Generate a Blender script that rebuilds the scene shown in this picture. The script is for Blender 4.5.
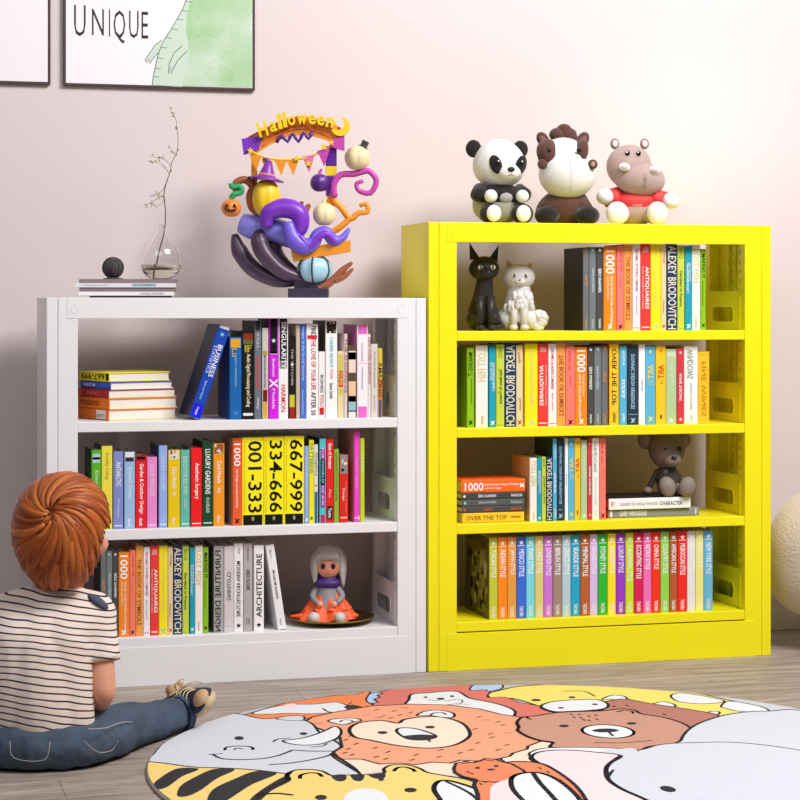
import bpy, bmesh, math, random
from mathutils import Vector, Matrix, Euler
from mathutils.geometry import tessellate_polygon

for o in list(bpy.data.objects):
    bpy.data.objects.remove(o)
SC = bpy.context.scene
COL = SC.collection
PI = math.pi
random.seed(7)

# ------------------------------------------------------------------ camera
YAW = math.atan(.27)
cd = bpy.data.cameras.new('camera')
cam = bpy.data.objects.new('camera', cd)
COL.objects.link(cam)
cam.location = (-1.7261, -6.0522, 1.14)
cam.rotation_euler = (PI / 2, 0, -YAW)
cd.sensor_width = 36
cd.lens = 2024 / 800 * 36
cd.shift_y = -94.5 / 800
cd.clip_end = 60
SC.camera = cam

# ------------------------------------------------------------------ light
SC.view_settings.view_transform = 'Standard'
SC.view_settings.look = 'None'
SC.view_settings.gamma = 1
SC.view_settings.exposure = 0.07
w = bpy.data.worlds.new('world')
SC.world = w
w.use_nodes = True
w.node_tree.nodes['Background'].inputs[0].default_value = (.94, .96, 1.0, 1)
w.node_tree.nodes['Background'].inputs[1].default_value = .10


def area(name, loc, target, sx, sy, power, color=(1, 1, 1), spread=180):
    l = bpy.data.lights.new(name, 'AREA')
    l.shape = 'RECTANGLE'
    l.size = sx
    l.size_y = sy
    l.energy = power
    l.color = color
    l.spread = math.radians(spread)
    o = bpy.data.objects.new(name, l)
    COL.objects.link(o)
    o.location = loc
    d = Vector(target) - Vector(loc)
    o.rotation_euler = d.to_track_quat('-Z', 'Y').to_euler()
    return o


area('window_light', (1.5, -2.9, 4.3), (0, 0, .6), 2.2, 1.6, 262, (1, .98, .965))
area('fill_light', (-2.6, -4.2, 4.3), (0, 0, .7), 3.4, 2.0, 62, (.97, .97, 1))  # added soft fill from high on the left, no lamp of the room
area('sun_patch_light', (-1.3, -5.0, 1.9), (1.0779, 0.4700, 1.7146), .62, .42, .26, (1, .97, .93), 8)


# ------------------------------------------------------------------ materials
def lin(h):
    h = h.lstrip('#')
    v = [int(h[i:i + 2], 16) / 255 for i in (0, 2, 4)]
    return tuple(c / 12.92 if c <= .04045 else ((c + .055) / 1.055) ** 2.4 for c in v) + (1,)


MATS = {}


def mat(col, rough=.5, metal=0, bump=0, bscale=200, vary=0, vscale=8, name=None, coat=0, trans=0, sheen=0, spec=.5, ior=1.45):
    key = (col, rough, metal, bump, bscale, vary, vscale, coat, trans, sheen, spec)
    if key in MATS:
        return MATS[key]
    m = bpy.data.materials.new(name or 'surface_' + col)
    m.use_nodes = True
    nt = m.node_tree
    b = nt.nodes['Principled BSDF']
    b.inputs['Base Color'].default_value = lin(col)
    b.inputs['Roughness'].default_value = rough
    b.inputs['Metallic'].default_value = metal
    b.inputs['Specular IOR Level'].default_value = spec
    b.inputs['Coat Weight'].default_value = coat
    b.inputs['Transmission Weight'].default_value = trans
    b.inputs['IOR'].default_value = ior
    if sheen:
        b.inputs['Sheen Weight'].default_value = sheen
    if bump or vary:
        tc = nt.nodes.new('ShaderNodeTexCoord')
        if bump:
            n = nt.nodes.new('ShaderNodeTexNoise')
            n.inputs['Scale'].default_value = bscale
            n.inputs['Detail'].default_value = 3
            nt.links.new(tc.outputs['Object'], n.inputs['Vector'])
            bp = nt.nodes.new('ShaderNodeBump')
            bp.inputs['Strength'].default_value = bump
            bp.inputs['Distance'].default_value = .004
            nt.links.new(n.outputs['Fac'], bp.inputs['Height'])
            nt.links.new(bp.outputs['Normal'], b.inputs['Normal'])
        if vary:
            n2 = nt.nodes.new('ShaderNodeTexNoise')
            n2.inputs['Scale'].default_value = vscale
            n2.inputs['Detail'].default_value = 4
            nt.links.new(tc.outputs['Object'], n2.inputs['Vector'])
            mx = nt.nodes.new('ShaderNodeMix')
            mx.data_type = 'RGBA'
            c = lin(col)
            mx.inputs[6].default_value = tuple(min(1, k * (1 + vary)) for k in c[:3]) + (1,)
            mx.inputs[7].default_value = tuple(k * (1 - vary) for k in c[:3]) + (1,)
            nt.links.new(n2.outputs['Fac'], mx.inputs[0])
            nt.links.new(mx.outputs[2], b.inputs['Base Color'])
    MATS[key] = m
    return m


def nodes(m):
    return m.node_tree.nodes, m.node_tree.links, m.node_tree.nodes['Principled BSDF']


# ------------------------------------------------------------------ mesh builder
class MB:
    def __init__(self):
        self.v, self.f, self.m, self.s = [], [], [], []
        self.mats = []

    def mi(self, m):
        if m not in self.mats:
            self.mats.append(m)
        return self.mats.index(m)

    def add(self, vs, fs, m, smooth=False, M=None):
        k = len(self.v)
        i = self.mi(m)
        for p in vs:
            p = Vector(p)
            self.v.append(M @ p if M is not None else p)
        for f in fs:
            self.f.append(tuple(a + k for a in f))
            self.m.append(i)
            self.s.append(smooth)
        return self

    def box(self, a, b, m, M=None):
        x0, y0, z0 = a
        x1, y1, z1 = b
        vs = [(x0, y0, z0), (x1, y0, z0), (x1, y1, z0), (x0, y1, z0), (x0, y0, z1), (x1, y0, z1), (x1, y1, z1), (x0, y1, z1)]
        fs = [(0, 3, 2, 1), (4, 5, 6, 7), (0, 1, 5, 4), (1, 2, 6, 5), (2, 3, 7, 6), (3, 0, 4, 7)]
        return self.add(vs, fs, m, False, M)

    def bbox(self, a, b, m, r=.003, M=None, seg=2):
        """box with bevelled edges"""
        bm = bmesh.new()
        bmesh.ops.create_cube(bm, size=1)
        c = [(a[i] + b[i]) / 2 for i in range(3)]
        d = [abs(b[i] - a[i]) for i in range(3)]
        for v in bm.verts:
            v.co = Vector([c[i] + v.co[i] * d[i] for i in range(3)])
        r = min(r, min(d) * .45)
        bmesh.ops.bevel(bm, geom=list(bm.edges), offset=r, segments=seg, affect='EDGES', profile=.5)
        return self.frombm(bm, m, True if seg > 2 else False, M)

    def frombm(self, bm, m, smooth=True, M=None):
        bm.verts.index_update()
        vs = [v.co.copy() for v in bm.verts]
        fs = [tuple(v.index for v in f.verts) for f in bm.faces]
        bm.free()
        return self.add(vs, fs, m, smooth, M)

    def ell(self, c, r, m, M=None, seg=24, rings=14, rot=None, fn=None):
        if isinstance(r, (int, float)):
            r = (r, r, r)
        R = Euler(rot).to_matrix() if rot else Matrix.Identity(3)
        vs, fs = [], []
        for i in range(rings + 1):
            t = PI * i / rings
            n = 1 if i in (0, rings) else seg
            for j in range(n):
                a = 2 * PI * j / seg
                p = Vector((math.sin(t) * math.cos(a), math.sin(t) * math.sin(a), math.cos(t)))
                if fn:
                    p = fn(p)
                p = R @ Vector((p.x * r[0], p.y * r[1], p.z * r[2])) + Vector(c)
                vs.append(p)
        idx = lambda i, j: 0 if i == 0 else (1 + (rings - 1) * seg if i == rings else 1 + (i - 1) * seg + j % seg)
        for i in range(rings):
            for j in range(seg):
                q = [idx(i, j), idx(i + 1, j), idx(i + 1, j + 1), idx(i, j + 1)]
                u = []
                for a in q:
                    if a not in u:
                        u.append(a)
                fs.append(tuple(u))
        return self.add(vs, fs, m, True, M)

    def tube(self, pts, r, m, seg=10, M=None, closed=False, flat=1.0, cap=True, up=None):
        pts = [Vector(p) for p in pts]
        n = len(pts)
        rs = r if isinstance(r, (list, tuple)) else [r] * n
        vs, fs = [], []
        prev = None
        for i, p in enumerate(pts):
            if closed:
                t = pts[(i + 1) % n] - pts[i - 1]
            else:
                t = pts[min(i + 1, n - 1)] - pts[max(i - 1, 0)]
            t = t.normalized() if t.length > 1e-9 else Vector((0, 0, 1))
            if up is not None:
                a = up[i] if isinstance(up, list) else Vector(up)
            elif prev is None:
                a = Vector((0, 1, 0)) if abs(t.y) < .9 else Vector((1, 0, 0))
            else:
                a = prev
            a = (a - t * a.dot(t))
            a = a.normalized() if a.length > 1e-6 else t.orthogonal().normalized()
            prev = a
            b = t.cross(a)
            for j in range(seg):
                g = 2 * PI * j / seg
                vs.append(p + (a * math.cos(g) * flat + b * math.sin(g)) * rs[i])
        for i in range(n if closed else n - 1):
            for j in range(seg):
                i2 = (i + 1) % n
                fs.append((i * seg + j, i * seg + (j + 1) % seg, i2 * seg + (j + 1) % seg, i2 * seg + j))
        if cap and not closed:
            fs.append(tuple(range(seg))[::-1])
            fs.append(tuple((n - 1) * seg + j for j in range(seg)))
        return self.add(vs, fs, m, True, M)

    def lathe(self, prof, m, seg=32, M=None, smooth=True):
        vs, fs = [], []
        n = len(prof)
        for r, z in prof:
            for j in range(seg):
                a = 2 * PI * j / seg
                vs.append((max(r, 1e-5) * math.cos(a), max(r, 1e-5) * math.sin(a), z))
        for i in range(n - 1):
            for j in range(seg):
                fs.append((i * seg + j, i * seg + (j + 1) % seg, (i + 1) * seg + (j + 1) % seg, (i + 1) * seg + j))
        return self.add(vs, fs, m, smooth, M)

    def prism(self, poly, y0, y1, m, M=None, smooth=False):
        """poly: list of (x, z); extruded along y"""
        n = len(poly)
        tri = tessellate_polygon([[Vector((p[0], p[1], 0)) for p in poly]])
        vs = [(p[0], y0, p[1]) for p in poly] + [(p[0], y1, p[1]) for p in poly]
        fs = [tuple(t) for t in tri] + [tuple(a + n for a in t)[::-1] for t in tri]
        fs += [(i, (i + 1) % n, (i + 1) % n + n, i + n) for i in range(n)]
        self.add(vs, fs, m, smooth, M)
        return self

    def text(self, s, m, x0, x1, z0, z1, y, mode='h', M=None, bold=0, depth=0):
        """lettering filling the rectangle; mode h, d (reads down), dm (down, mirrored), um"""
        vs, fs = text_mesh(s, bold, depth)
        out = []
        for (a, b, c) in vs:  # a,b in 0..1
            if mode == 'h':
                q = (x0 + a * (x1 - x0), y - c, z0 + b * (z1 - z0))
            elif mode == 'hm':
                q = (x1 - a * (x1 - x0), y - c, z0 + b * (z1 - z0))
            elif mode == 'd':
                q = (x0 + b * (x1 - x0), y - c, z1 - a * (z1 - z0))
            elif mode == 'dm':
                q = (x1 - b * (x1 - x0), y - c, z1 - a * (z1 - z0))
            else:
                q = (x1 - b * (x1 - x0), y - c, z0 + a * (z1 - z0))
            out.append(q)
        return self.add(out, fs, m, False, M)

    def build(self, name, parent=None, loc=None, rotz=0, mods=None):
        me = bpy.data.meshes.new(name)
        me.from_pydata([tuple(v) for v in self.v], [], self.f)
        for m in self.mats:
            me.materials.append(m)
        me.polygons.foreach_set('material_index', self.m)
        me.polygons.foreach_set('use_smooth', self.s)
        me.update()
        bm = bmesh.new()
        bm.from_mesh(me)
        bmesh.ops.recalc_face_normals(bm, faces=bm.faces)
        bm.to_mesh(me)
        bm.free()
        o = bpy.data.objects.new(name, me)
        COL.objects.link(o)
        if parent is not None:
            o.parent = parent
        if loc is not None:
            o.location = loc
        o.rotation_euler.z = rotz
        return o


_T = {}


def text_mesh(s, bold=0, depth=0):
    k = (s, bold, depth)
    if k in _T:
        return _T[k]
    cu = bpy.data.curves.new('t', 'FONT')
    cu.body = s
    cu.resolution_u = 2
    cu.offset = bold
    cu.extrude = depth
    o = bpy.data.objects.new('t', cu)
    COL.objects.link(o)
    dg = bpy.context.evaluated_depsgraph_get()
    me = o.evaluated_get(dg).to_mesh()
    vs = [tuple(v.co) for v in me.vertices]
    fs = [tuple(p.vertices) for p in me.polygons]
    o.evaluated_get(dg).to_mesh_clear()
    bpy.data.objects.remove(o)
    bpy.data.curves.remove(cu)
    ax = [v[0] for v in vs]
    ay = [v[1] for v in vs]
    w_, h_ = max(ax) - min(ax), max(ay) - min(ay)
    vs = [((v[0] - min(ax)) / w_, (v[1] - min(ay)) / h_, v[2]) for v in vs]
    _T[k] = (vs, fs)
    return _T[k]


def empty(name, loc=(0, 0, 0), rz=0):
    o = bpy.data.objects.new(name, None)
    COL.objects.link(o)
    o.empty_display_size = .05
    o.location = loc
    o.rotation_euler = (0, 0, rz)
    return o


def tag(o, label, cat, group=None):
    o['label'] = label
    o['category'] = cat
    if group:
        o['group'] = group
    return o


def struct(o):
    o['kind'] = 'structure'
    return o


def catmull(pts, n=5, closed=False):
    P = [Vector(p) for p in pts]
    N = len(P)
    out = []
    for i in range(N if closed else N - 1):
        if closed:
            a, b, c, d = P[i - 1], P[i], P[(i + 1) % N], P[(i + 2) % N]
        else:
            a, b, c, d = P[max(i - 1, 0)], P[i], P[i + 1], P[min(i + 2, N - 1)]
        for k in range(n):
            t = k / n
            out.append(.5 * ((2 * b) + (c - a) * t + (2 * a - 5 * b + 4 * c - d) * t * t + (3 * b - a - 3 * c + d) * t ** 3))
    if not closed:
        out.append(P[-1])
    return out


def lerps(r, n):
    """spread a list of radii over n samples"""
    out = []
    for i in range(n):
        t = i / (n - 1) * (len(r) - 1)
        k = min(int(t), len(r) - 2)
        out.append(r[k] + (r[k + 1] - r[k]) * (t - k))
    return out


# ------------------------------------------------------------------ room
WALLY = .47
m_wall = mat('ddd0d1', .9, bump=.04, bscale=60, name='wall_paint')
b = MB()
b.box((-4.2, WALLY, 0), (4.6, WALLY + .12, 3.2), m_wall)
struct(b.build('wall_back'))
b = MB()
mb_ = mat('e6dfd6', .6, name='baseboard_paint')
b.bbox((-4.2, WALLY - .014, 0), (4.6, WALLY - .001, .075), mb_, .003)
struct(b.build('baseboard_back'))

m_floor = mat('a39689', .5, name='oak_laminate', spec=.35)
nd, lk, bs = nodes(m_floor)
tc = nd.new('ShaderNodeTexCoord')
mp = nd.new('ShaderNodeMapping')
mp.inputs['Scale'].default_value = (1.3, 14, 1)
lk.new(tc.outputs['Object'], mp.inputs['Vector'])
n1 = nd.new('ShaderNodeTexNoise')
n1.inputs['Scale'].default_value = 2.2
n1.inputs['Detail'].default_value = 8
n1.inputs['Roughness'].default_value = .65
n1.inputs['Distortion'].default_value = .6
lk.new(mp.outputs['Vector'], n1.inputs['Vector'])
mp2 = nd.new('ShaderNodeMapping')
mp2.inputs['Scale'].default_value = (5, 90, 1)
lk.new(tc.outputs['Object'], mp2.inputs['Vector'])
n2 = nd.new('ShaderNodeTexNoise')
n2.inputs['Scale'].default_value = 3
n2.inputs['Detail'].default_value = 4
lk.new(mp2.outputs['Vector'], n2.inputs['Vector'])
br = nd.new('ShaderNodeTexBrick')
br.offset = .37
br.inputs['Scale'].default_value = 1
br.inputs['Brick Width'].default_value = 1.25
br.inputs['Row Height'].default_value = .19
br.inputs['Mortar Size'].default_value = .0016
br.inputs['Mortar Smooth'].default_value = .3
br.inputs['Color1'].default_value = (.9, .9, .9, 1)
br.inputs['Color2'].default_value = (1.05, 1.05, 1.05, 1)
br.inputs['Mortar'].default_value = (.5, .5, .5, 1)
lk.new(tc.outputs['Object'], br.inputs['Vector'])
cr = nd.new('ShaderNodeValToRGB')
cr.color_ramp.elements[0].position = .33
cr.color_ramp.elements[0].color = lin('75685f')
cr.color_ramp.elements[1].position = .68
cr.color_ramp.elements[1].color = lin('c6b8ae')
e = cr.color_ramp.elements.new(.5)
e.color = lin('9f9187')
mm = nd.new('ShaderNodeMath')
mm.operation = 'MULTIPLY_ADD'
mm.inputs[1].default_value = .35
lk.new(n2.outputs['Fac'], mm.inputs[0])
m2 = nd.new('ShaderNodeMath')
m2.operation = 'MULTIPLY'
m2.inputs[1].default_value = .67
lk.new(n1.outputs['Fac'], m2.inputs[0])
lk.new(m2.outputs[0], mm.inputs[2])
lk.new(mm.outputs[0], cr.inputs['Fac'])
mx = nd.new('ShaderNodeMix')
mx.data_type = 'RGBA'
mx.blend_type = 'MULTIPLY'
mx.inputs[0].default_value = 1
lk.new(cr.outputs['Color'], mx.inputs[6])
lk.new(br.outputs['Color'], mx.inputs[7])
lk.new(mx.outputs[2], bs.inputs['Base Color'])
b = MB()
b.box((-4.2, -7.4, -.05), (4.6, WALLY, 0), m_floor)
struct(b.build('floor'))

# ------------------------------------------------------------------ bookcases


def bookcase(name, x0, x1, H, shelves, col, label, lip=.0305, stile=.092, groove=.033, rail=.062, kick=.12):
    """front at y=0, back open at y=.323; shelves = list of board tops, last one is the bottom board"""
    m = mat(col, .38, name=name + '_paint', spec=.4)
    md = mat(col, .5, name=name + '_inner')
    m2 = m
    D = .323
    root = empty(name, ((x0 + x1) / 2, 0, 0))
    tag(root, label, 'bookcase')
    W = x1 - x0
    hx = W / 2
    for s in (-1, 1):
        # front stile in two strips with a fine groove, returning inwards
        b = MB()
        g = groove
        xa, xb, xc = -hx * 1.0, -hx + g, -hx + stile
        b.bbox((xa, 0, 0), (xb - .0012, .026, H), m, .0018)
        b.bbox((xb + .0012, 0, 0), (xc, .026, H), m, .0018)
        b.box((xa + .004, .004, 0), (xc - .004, .0255, H - .001), m)
        if s > 0:
            for v in b.v:
                v.x = -v.x
        b.build('stile', root)
        # hollow side: outer sheet, slotted uprights flush with the opening
        b = MB()
        si = -hx + stile - .0035
        b.box((-hx, .0262, 0), (-hx + .0025, D, H), m)
        b.box((-hx + .0025, .0262, .001), (-hx + .052, D - .001, H - .001), m)
        b.bbox((-hx + .0525, .0265, .02), (si, .062, H - .01), m, .0015)
        b.bbox((-hx + .0525, D - .034, .02), (si, D, H - .01), m, .0015)
        b.bbox((-hx + .0525, .148, .02), (-hx + .062, .157, H - .01), m, .001)
        b.bbox((-hx + .0525, .196, .02), (-hx + .062, .205, H - .01), m, .001)
        dark = mat('6a5a14' if col != 'ecebee' else '77706e', .6)
        z = .06
        while z < H - .05:
            b.box((si - .001, .044, z), (si + .0004, .048, z + .013), dark)
            b.box((-hx + .0515, .176, z), (-hx + .0529, .18, z + .013), dark)
            z += .032
        if s > 0:
            for v in b.v:
                v.x = -v.x
        b.build('side_panel', root)
    # top
    b = MB()
    b.bbox((-hx + .06, -.0012, H - rail), (hx - .06, .012, H + .0004), m, .0015)
    b.box((-hx + .002, .003, H - .004), (hx - .002, D, H - .0002), m)
    b.box((-hx + .0265, .0125, H - rail), (hx - .0265, .02, H - .0045), m)
    # pressed teardrop marks in the corners of the rail
    for s in (-1, 1):
        pts = [(s * (hx - .082) + .010 * math.cos(a) * (1 if s > 0 else 1), -.0014, H - .033 + .014 * math.sin(a)) for a in [i * PI / 5 for i in range(10)]]
        b.tube(pts, .0009, m, 5, closed=True)
    b.build('top_panel', root)
    # shelves
    for i, z in enumerate(shelves):
        b = MB()
        last = i == len(shelves) - 1
        b.bbox((-hx + stile + .0003, .001, z - lip), (hx - stile - .0003, .016, z), m, .002)
        b.box((-hx + stile + .0005, .0165, z - .014), (hx - stile - .0005, D - .002, z - .0005), m)
        b.box((-hx + stile + .001, .0165, z - lip + .002), (hx - stile - .001, .022, z - .0145), m)
        b.build('shelf', root)
    # kick plate
    b = MB()
    b.bbox((-hx + .06, -.0014, 0), (hx - .06, .002, kick - .0035), m, .001)
    b.box((-hx + stile, .003, .002), (hx - stile, .012, kick - .0035), m)
    b.box((-hx + stile, .0125, .002), (hx - stile, .018, kick), mat('1c1a16', .8))
    b.build('kick_plate', root)
    # shelf end brackets: plate with a rounded-rectangle hand hole
    tops = [H] + shelves[:-1]
    for i, z in enumerate(shelves):
        for s in (-1, 1):
            hgt = min(.165, (tops[i] - z) - .03) * .78
            b = MB()
            x = -hx + stile - .003
            outer = []
            y0, y1, za, zb = .03, D - .004, z + .0002, z + hgt
            yc, zc = y0 + (y1 - y0) * .5, z + hgt * .4
            hw, hh, r = .085, .025, .018
            inner = []
            for (cx_, cz_, a0) in ((yc + hw - r, zc + hh - r, 0), (yc - hw + r, zc + hh - r, 90), (yc - hw + r, zc - hh + r, 180), (yc + hw - r, zc - hh + r, 270)):
                for q in range(5):
                    a = math.radians(a0 + q * 22.5)
                    inner.append((cx_ + r * math.cos(a), cz_ + r * math.sin(a)))
            tw = .0025
            n = len(inner)
            # ring between rounded hole and rectangle: project hole points out to the rectangle
            for (yy, zz) in inner:
                dy, dz = yy - yc, zz - zc
                ty = ((y1 - yc) if dy > 0 else (y0 - yc)) / dy if abs(dy) > 1e-6 else 1e9
                tz = ((zb - zc) if dz > 0 else (za - zc)) / dz if abs(dz) > 1e-6 else 1e9
                t = min(ty, tz)
                outer.append((yc + dy * t, zc + dz * t))
            # snap nearest points to corners
            for cy_, cz_ in ((y0, za), (y0, zb), (y1, za), (y1, zb)):
                j = min(range(n), key=lambda q: (outer[q][0] - cy_) ** 2 + (outer[q][1] - cz_) ** 2)
                outer[j] = (cy_, cz_)
            vs = [(x, p[0], p[1]) for p in inner] + [(x, p[0], p[1]) for p in outer] + [(x + tw, p[0], p[1]) for p in inner] + [(x + tw, p[0], p[1]) for p in outer]
            fs = []
            for q in range(n):
                q2 = (q + 1) % n
                fs += [(q, q2, n + q2, n + q), (2 * n + q, 2 * n + q2, 3 * n + q2, 3 * n + q), (q, q2, 2 * n + q2, 2 * n + q), (n + q, n + q2, 3 * n + q2, 3 * n + q)]
            b.add(vs, fs, m)
            rim = [(x + tw, p[0] + (p[0] - yc) * .02, p[1] + (p[1] - zc) * .04) for p in inner]
            b.tube(rim, .0018, m, 6, closed=True)
            b.box((x + tw, y0 + .0005, za), (x + tw + .004, y0 + .0035, zb - .02), m)
            if s > 0:
                for v in b.v:
                    v.x = -v.x
            b.build('shelf_bracket', root)
    return root


YS = [1.0595, .757, .456, .1505]
WS = [.793, .470, .146]
bookcase('yellow_bookcase', 0.0, 1.16, 1.40, YS, 'f7ea16', 'tall bright yellow metal bookcase with four book shelves, right of the white one')
bookcase('white_bookcase', -1.175, -.008, 1.163, WS, 'ecebee', 'lower white metal bookcase with three book shelves, left of the yellow one')

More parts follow.
